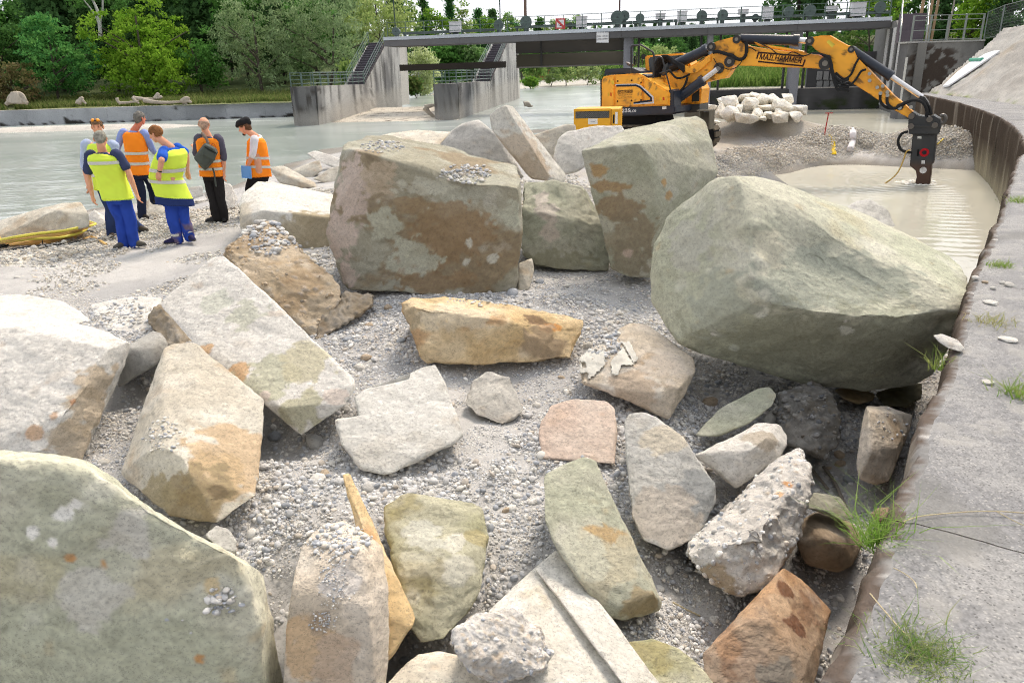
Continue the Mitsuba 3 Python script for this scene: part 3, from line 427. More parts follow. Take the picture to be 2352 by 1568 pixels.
B('thin pale flake of stone lying over the edge of the quay wall', (2195,806,.82), [(2143,770,.12),(2162,766,.16),(2200,780,.1),(2217,800,.02),(2207,808,0),(2180,801,.03),(2156,786,.08)], 'pale', .05, .006, .3, cat='stone', tone=.85)
B('broken pale grey stone, on the gravel at the rim of the huge green boulder', (505,1268,-.03), [(470,1228,.1),(495,1205,.18),(522,1214,.16),(545,1245,.06),(542,1270,.0),(505,1262,0)], 'grey', .2, .012, .8, cat='stone')
for lab, base, vs, pal in [('square grey stone block at the water edge behind the blue-trousered worker', (440,460,-.2), [(420,432,.3),(465,426,.3),(468,450,.1),(440,460,0),(424,458,0)], 'grey'), ('crumbly pale rock right of the man with the backpack', (510,482,-.05), [(468,445,.3),(500,410,.5),(532,424,.4),(548,458,.2),(536,478,0),(500,482,0),(480,468,.1)], 'pale'),
        ('pale stone at the water edge behind the worker with the grey hair', (222,515,-.1), [(203,495,.2),(216,480,.3),(242,498,.3),(246,514,0),(206,518,0)], 'pale'), ('tan wedge of rock between the two groups at the water edge', (330,500,-.1), [(308,492,.3),(345,448,.6),(362,440,.7),(385,470,.4),(376,492,.1),(340,500,0)], 'palebrown'),
        ('low rock at the shore under the man in the beret', (600,455,-.3), [(560,430,.4),(590,410,.6),(635,418,.5),(650,440,.1),(600,456,0)], 'pale'), ('grey-brown cobble-sized boulder in the gap by the quay wall', (2050,1200,-.4), [(2000,1180,.05),(2020,1165,.12),(2060,1165,.12),(2068,1185,.03),(2045,1200,0),(2010,1197,0)], 'brown')]:
    B(lab, base, vs, pal, .35, .03, .9, cat='stone' if 'cobble' in lab else 'boulder')
# ------------------------------------------------------------------ quay wall, embankment
CONC = lin((150, 150, 148)); CONCD = lin((92, 92, 94)); MOSS = np.array([.045, .033, .024]); GRN = lin((96, 118, 112)); KERB = lin((205, 213, 222))
seg = np.hypot(*np.diff(WL, axis=0).T); S = np.r_[0, np.cumsum(seg)]
def wl(s):
    p = np.stack([np.interp(s, S, WL[:, 0]), np.interp(s, S, WL[:, 1])], -1)
    e = .05; q = np.stack([np.interp(s + e, S, WL[:, 0]) - np.interp(s - e, S, WL[:, 0]), np.interp(s + e, S, WL[:, 1]) - np.interp(s - e, S, WL[:, 1])], -1)
    q /= np.linalg.norm(q, axis=-1, keepdims=True); return p, np.stack([q[..., 1], -q[..., 0]], -1)
wall_tree = cKDTree(wl(np.arange(0, S[-1], .05))[0])
def wdist(x, y):
    return wall_tree.query(np.stack([x, y], -1))[0]
def wtop(y): return np.interp(y, [0, 20, 42], [2.4, 2.3, .35])
def wallcol(v, n):
    top = n[:, 2] > .6; f = fb(v, 1.1, 4, 41); g = fb(v, 14, 3, 42); h = fb(v, 60, 2, 43)
    c = mixc([.20, .20, .202], [.25, .25, .25], ss(.35, .65, f)); c = mixc(c, [.26, .255, .25], ss(.58, .72, fb(v, 3.2, 4, 44)) * .6)
    c = mixc(c, [.50, .495, .48], ss(.62, .7, g) * .7) * (.72 + .56 * h)[:, None]
    d = wdist(v[:, 0], v[:, 1]); c = mixc(c, [.085, .06, .045], ss(.075, .035, d + (fb(v, 22, 4, 45) - .5) * .12) * .9)
    st = fb(v, 1, 4, 46, (2.6, 2.6, .22)); far = ss(9, 16, v[:, 1])
    m = mixc(np.array([.05, .036, .026]), np.array([.30, .27, .23]), np.clip(ss(.55, .72, st) * .55 + (1 - far) * ss(.55, .66, fb(v, 9, 4, 47)) * .16, 0, 1))
    m = mixc(m, [.33, .30, .215], ss(-.35, -.75, v[:, 2] + .35 * (fb(v, 2, 3, 48) - .5)) * far * .9) * (.6 + .8 * g)[:, None]
    return np.where(top[:, None], c, m)
qw = thing('quay_wall', 'low concrete quay wall curving away on the right, its inner face brown with moss', 'wall')
cuts = [0.0, 3.0, 4.72, 8.4, 14.5, 21, 28, 36, S[-1]]
for a, b in zip(cuts[:-1], cuts[1:]):
    step = .025 if b < 9 else .06 if b < 22 else .15
    s = np.arange(a + .003, b - .003 + step, step); s[-1] = b - .003
    p, nn = wl(s); P3 = np.c_[p, p[:, 0] * 0]
    j = (fb(P3, 2.2, 4, 51) - .5) * .13 + (fb(P3, 14, 3, 52) - .5) * .045
    W = wtop(p[:, 1]); prof = [(.10, -2.3, .3), (.05, -1.2, .5), (.03, -.5, .7), (.02, 0, .8), (.0, .35, .9), (0, .6, 1), (.005, .72, 1), (.02, .78, 1), (.04, .8, 1), (.07, .8, .9), (.10, .8, .7), (.13, .8, .5)] + [(u, .8, 0) for u in (np.arange(.15, 1.6, .026) if b < 8.5 else np.arange(.2, 2.1, .07) if b < 15 else (.3, .5, .8, 1.2, 1.6))] + [(-1, .8, 0), (-1, .3, 0)]
    rows = []
    for u, z, k in prof:
        uu = W if u < 0 else np.minimum(u, W - .01); off = uu + j * k
        q = p + nn * off[:, None]; Q = np.c_[q, np.full(len(q), z)]
        if z == .8: Q[:, 2] += (fb(Q, 1.3, 3, 53) - .5) * .02 + (fb(Q, 9, 2, 54) - .5) * .012 - (.012 if u < .1 else 0)
        elif k > .5 and u < .1: Q[:, :2] += nn * ((fb(Q, 5, 4, 55) - .5) * .07)[:, None]
        rows.append(Q)
    V = np.stack(rows, 1); m, w = V.shape[:2]; i = np.arange(m * w).reshape(m, w)
    F = np.stack([i[:-1, :-1], i[:-1, 1:], i[1:, 1:], i[1:, :-1]], -1).reshape(-1, 4)
    mesh = tm((V.reshape(-1, 3), F))
    ends = [[i[e, 0], i[e, k], i[e, k + 1]] if e else [i[e, 0], i[e, k + 1], i[e, k]] for e in (0, -1) for k in range(1, w - 1)]
    mesh = trimesh.Trimesh(mesh.vertices, np.vstack([mesh.faces, ends]), process=False); mesh.invert() if mesh.face_normals[len(F) // 2][2] < -.5 else None
    up = mesh.face_normals[np.abs(mesh.face_normals[:, 2]) > .9]
    if up[:, 2].mean() < 0: mesh.invert()
    fl = np.asarray(mesh.faces); col_ = fl % w; onface = (col_.max(1) <= 9) | (np.ptp(col_, axis=1) > 2) if len(fl) else None
    tp = np.abs(mesh.face_normals[:, 2]) > .7; tp &= (col_.min(1) >= 9) & (col_.max(1) < w - 1) | (col_.max(1) >= w - 2) & (col_.min(1) >= 9)
    sec = part(qw, 'section', trimesh.Trimesh(mesh.vertices, fl[~tp], process=False), wallcol, 'rock', 40)
    part(sec, 'top', trimesh.Trimesh(mesh.vertices, fl[tp], process=False), (.33, .33, .33), 'slab', True)
def bankz(x, y):
    return .8 + np.clip((wdist(x, y) - wtop(y)) * .92, -.06, 3.0)
def bcol(v, n):
    a = fb(v, .5, 3, 61); b = fb(v, 7, 3, 62); r = fb(v, 1, 3, 63, (.6, .6, 9))
    c = mixc([.36, .345, .32], [.43, .42, .395], ss(.35, .65, a)); c = mixc(c, [.36, .29, .20], ss(.5, .7, fb(v, .45, 3, 64)) * ss(33, 38, v[:, 1]) * .9)
    c = mixc(c, [.20, .24, .09], ss(.56, .66, fb(v, .9, 3, 65)) * ss(.95, .82, v[:, 2]))
    return c * (.68 + .4 * b + .24 * r)[:, None]
bk = grid(np.arange(8, 46, .13), np.arange(12, 47, .13), bankz)
bk.vertices[:, 2] += (fb(np.asarray(bk.vertices), .8, 3, 66) - .5) * .10 + (fb(np.asarray(bk.vertices), 3.4, 3, 67) - .5) * .26 + (fb(np.asarray(bk.vertices), 1, 3, 68, (1.2, 1.2, 7)) - .5) * .2
bk = trimgrid(bk, lambda c: shapely.contains_xy(wl_poly.buffer(-.5), c[:, 0], c[:, 1]) & (wdist(c[:, 0], c[:, 1]) > wtop(c[:, 1]) - .05) & (wdist(c[:, 0], c[:, 1]) < 14) & (c[:, 1] < 44.5))
put('gravel_embankment', bk, bcol, 'rock', True); tag('gravel_embankment', kind='structure')
def onbank(px, py, lift=.0):
    d = ray(px, py); P = C_ + d * (np.linspace(5, 60, 2200) / d[1])[:, None]
    return P[np.argmax(P[:, 2] < bankz(P[:, 0], P[:, 1]) + lift)]
sh = [onbank(*q, .12) for q in [(2165,199.6),(2180,197),(2230,163),(2283,128),(2297,118),(2280,120),(2263,126),(2225,147),(2198,168)]]
c = np.mean(sh, 0); q = []
for k in range(len(sh)):
    for t in np.linspace(0, 1, 6, endpoint=False): q.append(sh[k] * (1 - t) + sh[(k + 1) % len(sh)] * t)
q = np.array(q); top_ = q + [0, 0, .05]
put(uniq('white_sheet'), hullpts(np.vstack([q - [0, 0, .04], top_])), worn((.75, .77, .80), (.62, .64, .68), 2), 'matte', 30); tag('white_sheet', 'white folded plastic sheet lying down the gravel embankment on the right', 'sheet')
a, b = onbank(2229, 138, .2), onbank(2256, 137, .2)
put(uniq('green_pipe'), bar(a, b, .09, 10), (.05, .30, .20), 'paint', 30); tag('green_pipe', 'short green pipe lying across the white sheet', 'pipe')

# ------------------------------------------------------------------ weir bridge, piers, stairs
def Yb(px):
    return 68 + (px - 890) / 1160 * (YR - 68)
zb = at(890, 107, 68)[2]; YR = 62.0
for _ in range(20): YR *= 1 + .4 * (zb - at(2050, 63, YR)[2]) / 2.5
PL, PR = at(890, 107, 68), at(2050, 63, YR); EX = PR - PL; EX[2] = 0; LEN = np.linalg.norm(EX); EX /= LEN; EN = np.array([-EX[1], EX[0], 0]); EZ = np.array([0, 0, 1.0])
def bpt(px, py, back=0.0):                 # on the downstream face of the bridge (back: metres behind it)
    return onplane(px, py, PL + EN * back, EN)
def bs(px, py, back=0.0):
    P = bpt(px, py, back) - PL; return P @ EX, P[2]
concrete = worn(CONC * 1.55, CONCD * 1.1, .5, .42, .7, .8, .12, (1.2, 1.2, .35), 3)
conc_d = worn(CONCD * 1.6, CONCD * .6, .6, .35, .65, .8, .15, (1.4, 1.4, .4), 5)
conc_l = worn(lin((196, 194, 188)), CONC * .8, .6, .45, .72, .6, .08, (1.2, 1.2, .3), 7)
br = thing('weir_bridge', 'long concrete weir bridge with a pale kerb crossing the river behind the excavator', 'bridge')
def bb(s0, s1, n0, n1, z0, z1):
    return extr([(s0, z0), (s1, z0), (s1, z1), (s0, z1)], PL, EX, EZ, EN, n0, n1)
e_ = (LEN + .2) / 6
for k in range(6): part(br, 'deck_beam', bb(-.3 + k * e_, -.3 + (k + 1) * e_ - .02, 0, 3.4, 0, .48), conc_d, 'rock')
for k in range(6): part(br, 'kerb', bb(-.3 + k * e_, -.3 + (k + 1) * e_ - .02, -.06, .22, .482, .74), worn(KERB, KERB * .8, 1.2), 'rock')
def railing(P, Q, h=1.1, n=8, rails=(1.0, .62, .3), label='', par=None, pw=.06, col=GRN * .8, grp=None):
    P, Q = np.asarray(P, float), np.asarray(Q, float); t = par or thing('railing', label, 'railing', grp)
    for k in range(n + 1):
        a = P + (Q - P) * k / n; part(t, 'post', box8(a, a + [0, 0, h], pw, pw, (1, 0, 0)), worn(col, col * .6, 3), 'paint')
    for r in rails:
        part(t, 'rail', bar(P + [0, 0, h * r], Q + [0, 0, h * r], .026, 6), worn(col, col * .6, 3), 'paint', 40)
    return t
railing(PL + EX * .1 + EZ * .7, PL + EX * LEN * .245 + EZ * .7, 1.15, 6, label='green pipe railing on the bridge between the two stair piers')
railing(PL + EX * LEN * .262 + EZ * .7, PL + EX * (LEN - .3) + EZ * .7, 1.15, 19, label='long green pipe railing on the bridge right of the second pier')
dk = lin((88, 104, 102)) * .9
def drum(px, py, r, lab, back=1.2):
    s, z = bs(px, py, back); rr = r * .0345; c = PL + EX * s + EZ * z + EN * back
    t = thing('winding_drum', lab, 'drum'); f = worn(dk, dk * .6, 1.5)
    part(t, 'disc', tube([c - EN * .05, c + EN * .12], [rr, rr], 24), f, 'paint', 40); part(t, 'barrel', bar(c + EN * .1, c + EN * .6, rr * .75, 20), f, 'paint', 40)
    part(t, 'hub', bar(c - EN * .09, c - EN * .04, rr * .16, 10), dk * .5, 'paint', 40)
    part(t, 'stand', bb(s - rr * .35, s + rr * .35, back - .03, back + .5, .48, z - rr * .6), dk * .6, 'paint')
for px, py, r, lab in [(909,73,10,'first'), (1145,58,12,'second'), (1208,51,14,'third'), (1418,41,15.5,'fourth'), (1470,42,10,'fifth'), (1612,37,12,'sixth'), (1660,35,12,'seventh'), (1812,27,11,'eighth'), (1861,25,12.6,'ninth'), (2022,17,12,'tenth')]:
    drum(px, py, r, f'{lab} grey-green round winding drum on the bridge counted from the left')
for px, py, r in [(1434, 37, 12), (1310, 59, 7), (1735, 41, 8)]:
    drum(px, py, r, {1434: 'drum half hidden behind the largest winding drum', 1310: 'small flange drum on the bridge right of the red bordered sign', 1735: 'small flange drum on the bridge between two white boxes'}[px], 1.75)
for k, (px, py, w, h) in enumerate([(1044,63,27,22), (1335,51,25,22), (1517,38,22,10), (1567,39,22,22), (1708,28,22,9), (1764,31,24,24), (1912,21,25,9), (1973,22,30,27)]):
    s, z = bs(px, py, 1.0); w, h = w * .0345, h * .0345
    t = thing('control_box', f'{"first second third fourth fifth sixth seventh eighth".split()[k]} white control box on the bridge counted from the left', 'box')
    part(t, 'case', bb(s - w / 2, s + w / 2, 1.0, 1.0 + .7, z - h / 2, z + h / 2), worn((.62, .63, .66), (.5, .5, .53), 1), 'paint')
    part(t, 'lid', bb(s - w / 2 - .04, s + w / 2 + .04, .96, 1.74, z + h / 2 + .002, z + h / 2 + .06), (.6, .6, .63), 'paint')
    part(t, 'stand', bb(s - w / 4, s + w / 4, 1.1, 1.6, .48, z - h / 2 - .002), dk * .5, 'paint')
for (p0, p1), lab in [(((925, 78), (1136, 68)), 'left green drive shaft housing on the bridge between the stair piers'), (((1183, 63), (2048, 28)), 'long green drive shaft housing on the bridge right of the second pier')]:
    s0, z0 = bs(*p0, 1.4); s1, z1 = bs(*p1, 1.4); t = thing('drive_shaft', lab, 'shaft'); zz = (z0 + z1) / 2; n = max(2, int((s1 - s0) / 3.2))
    for k in range(n):
        a, b = s0 + (s1 - s0) * k / n, s0 + (s1 - s0) * (k + 1) / n
        part(t, 'casing', bb(a, b - .03, 1.4, 1.62, zz - .11, zz + .11), worn(dk * .8, dk * .45, 1), 'paint'); part(t, 'bracket', bb(a + .1, a + .25, 1.42, 1.6, .48, zz - .112), dk * .5, 'paint')
for px, y1, w, c, lab in [(908, 62, .05, dk * .7, 'thin grey pole above the first stair pier'), (1149, 50, .05, dk * .7, 'thin grey pole behind the second stair pier'), (1207, 40, .12, lin((120, 100, 90)), 'thick brown wooden mast rising behind the third winding drum'), (1423, 28, .06, lin((110, 90, 85)), 'slim brown mast behind the largest winding drum')]:
    a = bpt(px, y1, 3.0); a[2] = zb + .48; put(k_ := uniq('mast'), bar(a, a + [0, 0, 9], w, 8), worn(c, c * .7, 1), 'matte', 40); tag(k_, lab, 'pole')
# signs
def plate(name, cs, lab, back, col, thick=.03):
    P = [bs(*q, back) for q in cs]; m = extr(P, PL, EX, EZ, EN, back, back + thick); t = thing(name, lab, 'sign'); part(t, 'board', m, col, 'paint'); return t, P
def stext(t, txt, s, z, h, back, col, bold=True):
    m = meshkit.text_mesh(txt, h, .006, bold); v = np.asarray(m.vertices); w = v[:, 0].max() - v[:, 0].min()
    m = trimesh.Trimesh(PL + EX * (s + v[:, :1] - w / 2) + EZ * (z + v[:, 1:2]) + EN * (back - .004 - v[:, 2:]), m.faces, process=False); m.invert(); part(t, 'lettering', m, col, 'matte')
t, P = plate('warning_sign', [(1370, 98.5), (1398, 98.5), (1398, 75), (1370, 75)], 'white warning board with two lines of text hanging on the bridge', -.12, (.72, .73, .75))
s, z0 = np.mean([p[0] for p in P]), P[0][1]; hh = P[2][1] - z0
stext(t, 'Baden verboten', s, z0 + hh * .60, .085, -.12, (.05, .05, .06)); stext(t, 'Lebensgefahr', s, z0 + hh * .30, .095, -.12, (.05, .05, .06))
t, P = plate('prohibition_sign', [(1276, 67), (1298, 67), (1298, 42.5), (1276, 42.5)], 'square red bordered sign with a red diagonal on the bridge railing', -.12, (.52, .06, .06))
s0, s1, z0, z1 = P[0][0], P[1][0], P[0][1], P[2][1]; b_ = .1
part(t, 'field', bb(s0 + b_, s1 - b_, -.128, -.121, z0 + b_, z1 - b_), (.75, .75, .77), 'paint')
part(t, 'diagonal', extr([(s0 + b_, z1 - b_ - .12), (s0 + b_, z1 - b_), (s0 + b_ + .12, z1 - b_), (s1 - b_, z0 + b_ + .12), (s1 - b_, z0 + b_), (s1 - b_ - .12, z0 + b_)], PL, EX, EZ, EN, -.14, -.13), (.52, .06, .06), 'paint')
sm_, zm_ = (s0 + s1) / 2, (z0 + z1) / 2
part(t, 'symbol', tm([bb(sm_ - .015, sm_ + .015, -.1365, -.1295, zm_ - .17, zm_ + .14), bb(sm_ - .09, sm_ + .09, -.1362, -.1298, zm_ + .07, zm_ + .1), tube([PL + EX * (sm_ + .14 * math.cos(a)) + EZ * (zm_ - .03 + .14 * math.sin(a)) - EN * .133 for a in np.linspace(3.5, 5.9, 9)], .018, 5)]), (.05, .05, .06), 'matte')

P0 = onz(678, 298, RIVER); P1 = onz(924, 240, -.45); DX = P1 - P0; DX[2] = 0; DX /= np.linalg.norm(DX); DN = np.array([-DX[1], DX[0], 0])   # along the piers; to their left
def pier(o, poly, back, stair, lab, labr, labs, labu, w=1.9):
    def q(px, py, off=0): P = onplane(px, py, o + DN * off, DN) - o; return P @ DX, P[2]
    t = thing('bridge_pier', lab, 'pier'); pl_ = [q(*p) for p in poly]
    body = extr(pl_, o, DX, EZ, DN, 0, w); nose = max(p[1] for p in pl_[:1]); x0 = min(p[0] for p in pl_); zt = pl_[0][1]
    ns = extr([(o * 0)[:2] + np.array(z) for z in [(x0 + .02, 0), (x0 + .02, w), (x0 - .5, w * .75), (x0 - .62, w * .5), (x0 - .5, w * .22)]], o, DX, DN, EZ, -1.3 - o[2] , zt)
    def col(v, n):
        c = concrete(v, n); dn = (v - o) @ DX - x0
        c = mixc(c, CONCD * .6, ss(2.2, .2, dn + 1.8 * (fb(v, .9, 3, 71) - .5)) * .75)
        c = mixc(c, [.05, .045, .04], ss(.55, .66, fb(v, 2.4, 4, 72, (1, 1, .6))) * ss(3, .5, dn) * .9)
        c = mixc(c, CONCD * .35, ss(.5, .68, fb(v, 1.6, 3, 73, (1, 1, .1))) * .7)
        return mixc(c, lin((176, 172, 164)), ss(1.5, .4, v[:, 2] - RIVER + .8 * (fb(v, .7, 3, 74) - .5) - np.clip(dn, 0, 30) * .05) * .55)
    part(t, 'body', tm([body, ns]).subdivide_to_size(.8), col, 'rock'); s_ = q(*back[0]); e2 = q(*back[1])
    part(t, 'rear_block', extr([(s_[0] + .5, s_[1]), (e2[0] + .5, e2[1]), (e2[0] + 4.2, e2[1]), (s_[0] + 4.2, s_[1])], o, DX, EZ, DN, .25, w - .1).subdivide_to_size(.6), conc_l, 'rock')
    part(t, 'gate_slot', extr([(s_[0] + .03, s_[1]), (e2[0] + .03, e2[1]), (e2[0] + .49, e2[1]), (s_[0] + .49, s_[1])], o, DX, EZ, DN, .45, w - .3), conc_d, 'rock')
    a, b = q(*stair[0]), q(*stair[1]); n = 17; st = thing('staircase', labs, 'stairs')
    for k in range(n):
        x, z = a[0] + (b[0] - a[0]) * k / n, a[1] + (b[1] - a[1]) * (k + 1) / n; dx = (b[0] - a[0]) / n
        part(st, 'step', extr([(x, z - .045), (x + dx * 1.15, z - .045), (x + dx * 1.15, z), (x, z)], o, DX, EZ, DN, .12, w - .3), lin((132, 130, 138)), 'rock')
        part(st, 'riser', extr([(x + .05, z - .045 - (b[1] - a[1]) / n), (x + .08, z - .045 - (b[1] - a[1]) / n), (x + .08, z - .047), (x + .05, z - .047)], o, DX, EZ, DN, .14, w - .32), lin((96, 92, 100)) * .7, 'rock')
    part(st, 'stringer', extr([(a[0], a[1] - .25), (b[0], b[1] - .25), (b[0], b[1] + .02), (a[0], a[1] + .02)], o, DX, EZ, DN, .03, .11), lin((90, 88, 94)) * .6, 'rock')
    for d, l in ((.06, 'right'), (w - .24, 'left')):
        P = o + DX * a[0] + EZ * a[1] + DN * d; Q = o + DX * b[0] + EZ * b[1] + DN * d
        railing(P, Q, 1.0, 4, (1, .66, .36), labu.format(l))
    z = zt + .0; A = o + DX * (x0 + .1) + DN * .06; Bp = o + DX * (a[0] - .1) + DN * .06; off = DN * (w - .14)
    r = railing(A + EZ * z, Bp + EZ * z, .96, 8, (1, .8, .5, .2), labr); railing(A + off + EZ * z, Bp + off + EZ * z, .96, 6, (1, .8, .5, .2), par=r); railing(A + EZ * z, A + off + EZ * z, .96, 2, (1, .8, .5, .2), par=r)
    return q
pier(P0, [(727,198),(838,194),(886,104),(917,106),(924,246),(860,272),(790,296),(734,306)], ((917, 106), (924, 243)), ((838, 193), (885, 98)), 'left concrete bridge pier with a long low nose toward the river', 'green railing round the nose of the left bridge pier', 'grey staircase climbing the left bridge pier to the deck', '{} handrail of the staircase on the left bridge pier')
P2 = onz(1001, 293, RIVER)
pier(P2, [(1053,192),(1128,187),(1168,94),(1187,96),(1192,268),(1120,278),(1100,284),(1056,300)], ((1187, 97), (1192, 256)), ((1128, 186), (1169, 92)), 'second concrete bridge pier, dark streaked, in the middle of the river', 'green railing round the nose of the second bridge pier', 'grey staircase climbing the second bridge pier to the deck', '{} handrail of the staircase on the second bridge pier')
a0, a1 = P0 + DX * 1 , P2 + DX * 1
ap = [a0 - DX * 1.5, a1 - DX * 1.0, a1 + DX * 19, a0 + DX * 19]; ap = [np.array([p[0], p[1], z]) for p, z in zip(ap, (-1.25, -1.25, -.35, -.35))]
n = 24; U, V = np.meshgrid(np.linspace(0, 1, n * 3), np.linspace(0, 1, n * 3)); G = (np.array(ap[0]) * ((1 - U) * (1 - V))[..., None] + np.array(ap[1]) * (U * (1 - V))[..., None] + np.array(ap[2]) * (U * V)[..., None] + np.array(ap[3]) * ((1 - U) * V)[..., None]).reshape(-1, 3)
G[:, 2] += (fb(G, .5, 3, 77) - .5) * .12; i = np.arange(n * n * 9).reshape(n * 3, n * 3); Q = np.stack([i[:-1, :-1], i[:-1, 1:], i[1:, 1:], i[1:, :-1]], -1).reshape(-1, 4)
def apc(v, n):
    c = worn(lin((190, 184, 172)), lin((150, 144, 132)), .6)(v, n); k = np.abs(fb(v, .32, 3, 79, (1, 2.2, 1)) - .5)
    return mixc(c, [.10, .085, .07], ss(.016, .004, k) * .9)
put('weir_apron', tm((G, Q)), apc, 'rock', True); tag('weir_apron', kind='structure')
# gates between the piers and columns right of them
g = thing('weir_gate', 'dark horizontal gate beam hanging in the left opening of the bridge', 'gate')
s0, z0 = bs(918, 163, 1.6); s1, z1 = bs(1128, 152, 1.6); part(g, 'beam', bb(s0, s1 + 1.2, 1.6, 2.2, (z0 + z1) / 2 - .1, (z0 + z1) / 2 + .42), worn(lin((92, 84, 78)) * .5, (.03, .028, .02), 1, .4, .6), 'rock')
g = thing('weir_gate', 'raised double gate of stained planks right of the second bridge pier', 'gate')
s0, z0 = bs(1189, 153, 1.6); s1, z1 = bs(1430, 147, 1.6); zt = bs(1300, 122, 1.6)[1]; zg = (z0 + z1) / 2; ztop = zb * 0
part(g, 'upper_leaf', bb(s0 - .1, s1 + .6, 1.5, 1.9, zt + .06, -.003), worn(lin((124, 118, 112)) * .7, lin((70, 68, 66)) * .5, 1, .4, .6, .8, .2, (1, 1, .4)), 'rock')
part(g, 'lower_leaf', bb(s0 - .1, s1 + .6, 1.55, 1.95, zg, zt), worn(lin((140, 132, 120)) * .8, lin((84, 80, 64)) * .6, 1.2, .4, .6, .9, .25), 'rock')
part(g, 'sill_bar', bb(s0 - .1, s1 + .6, 1.48, 1.9, zg - .12, zg - .003), lin((150, 146, 138)) * .6, 'rock'); part(g, 'guide', bb(s0 + 2.0, s0 + 2.16, 1.40, 1.47, zg, -.003), (.05, .05, .05), 'rock')
for k, (px0, px1, py0, px2, py2) in enumerate([(1431,1455,94,1428,215), (1627,1640,77,1618,238), (1826,1846,70,1813,238)]):
    s, z = bs((px0 + px1) / 2, py0, .6); w = (px1 - px0) * .0345 * .85
    put(k_ := uniq('bridge_column'), bb(s - w / 2, s + w / 2, .5, 2.9, -zb - 1.6, -.002), worn(lin((150, 152, 160)), lin((104, 104, 112)), 1, .4, .7, .8, .1, (1, 1, .2)), 'rock'); tag(k_, ['grey bridge column behind the excavator engine hood', 'grey bridge column behind the excavator boom knuckle', 'grey bridge column under the middle of the boom lettering to its right'][k], 'column')
for k, (px, py) in enumerate([(1468,86), (1612,80), (1656,78), (1808,73), (1855,71)]):
    s, z = bs(px, py, 2.2); put(k_ := uniq('gate_rod'), bb(s - .09, s + .09, 2.15, 2.33, -zb - 1.0, -.002), (.04, .04, .042), 'paint'); tag(k_, f'{"first second third fourth fifth".split()[k]} thin dark gate rod under the bridge counted from the left', 'rod')
s0 = bs(1600, 207, 1)[0]; s1 = bs(2030, 203, 1)[0]; z1 = bs(1720, 207, 1)[1]
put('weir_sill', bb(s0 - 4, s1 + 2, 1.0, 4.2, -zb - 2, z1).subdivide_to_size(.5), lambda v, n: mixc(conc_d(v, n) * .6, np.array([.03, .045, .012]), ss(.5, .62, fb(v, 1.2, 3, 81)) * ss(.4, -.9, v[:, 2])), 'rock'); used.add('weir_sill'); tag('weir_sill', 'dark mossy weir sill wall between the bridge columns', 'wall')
t = thing('tiled_wall', 'pale wall of large square panels behind the right bridge column', 'wall')
for i_ in range(5):
    for j_ in range(2):
        x0, x1 = 1876 + i_ * 15, 1876 + i_ * 15 + 13.6; y0, y1 = (186, 202) if j_ else (164, 184)
        A, Bq = bs(x0, y1, 6), bs(x1, y0, 6); part(t, 'panel', bb(A[0], Bq[0], 6, 6.2, A[1], Bq[1]), worn((.42, .42, .42), (.3, .3, .3), 1), 'rock')
A, Bq = bs(1850, 206, 6.21), bs(2020, 118, 6.21); part(t, 'backing', bb(A[0], Bq[0], 6.21, 6.8, A[1], Bq[1]), conc_d, 'rock')
# right abutment and its wing wall
A0, A1 = onz(2011, 247, POOL), onz(2084, 274, POOL); AX = A0 - A1; AX[2] = 0; al = np.linalg.norm(AX); AX /= al; AN = np.array([AX[1], -AX[0], 0]) ; AN = AN if AN[0] > 0 else -AN
def aq(px, py): P = onplane(px, py, A1, AN) - A1; return P @ AX, P[2]
ab = thing('abutment', 'right concrete bridge abutment with vertical gate grooves behind the excavator stick', 'abutment')
zt = at(2092, 99, A1[1])[2] - A1[2]; zd = zb + .4 - A1[2]
part(ab, 'side_wall', extr([(0, -1), (al + 6, -1), (al + 6, zd), (aq(2056, 62)[0], zd), (aq(2078, 90)[0], zt), (0, zt)], A1, AX, EZ, AN, 0, .5), worn(CONC * .75, CONCD * .45, .9, .4, .65, .9, .1, (1, 1, .15)), 'rock')
for k, (x0, x1, c) in enumerate([(2022, 2027, .65), (2030, 2033, .08), (2036, 2042, .62), (2046, 2049, .1), (2051, 2057, .5)]):
    s0, s1 = sorted((aq(x0, 200)[0], aq(x1, 200)[0])); part(ab, 'groove_strip', extr([(s0, .3), (s1, .3), (s1, zd - .5), (s0, zd - .5)], A1, AX, EZ, AN, -.05, -.003), worn((c, c, c), (c * .7,) * 3, 1), 'rock')
Wz = A1 + AN * 0; WY = A1[1] + .2
ww = thing('wing_wall', 'grey concrete wing wall with a dark patch of moss above the gravel slope', 'wall'); a, b = at(2086, 100, WY), at(2262, 93, WY)
def wwc(v, n):
    c = worn(CONC * .75, CONCD * .6, .8, .4, .7, .7, .1, (1, 1, .3))(v, n); p = at(2140, 165, WY); d = np.abs(v - p) / [1.7, 9, 1.5]; d = np.linalg.norm(d, axis=1)
    c = mixc(c, [.055, .042, .035], ss(.47, .52, fb(v, 3.2, 4, 83) + .16 * ss(1.1, .2, d) - .06 * ss(.9, 1.3, d)) * ss(1.35, .9, d)); return mixc(c, lin((185, 180, 170)), ss(.5, .7, fb(v, .8, 3, 84)) * ss(a[0] + 2.6, a[0] + 4.5, v[:, 0]) * .5)
gw = grid(np.arange(a[0], b[0], .1), np.arange(-1.8, a[2], .1), lambda x, y: x * 0); v = np.asarray(gw.vertices); gw = trimesh.Trimesh(np.c_[v[:, 0], v[:, 0] * 0 + WY - .004, v[:, 1]], gw.faces, process=False)
part(ww, 'face', gw, wwc, 'rock', True); part(ww, 'core', abox([a[0], WY, -2], [b[0], WY + 1.0, a[2] - .002]), conc_d, 'rock'); part(ww, 'coping', abox([a[0] - .1, WY - .06, a[2]], [b[0], WY + 1.05, a[2] + .1]), concrete, 'rock')
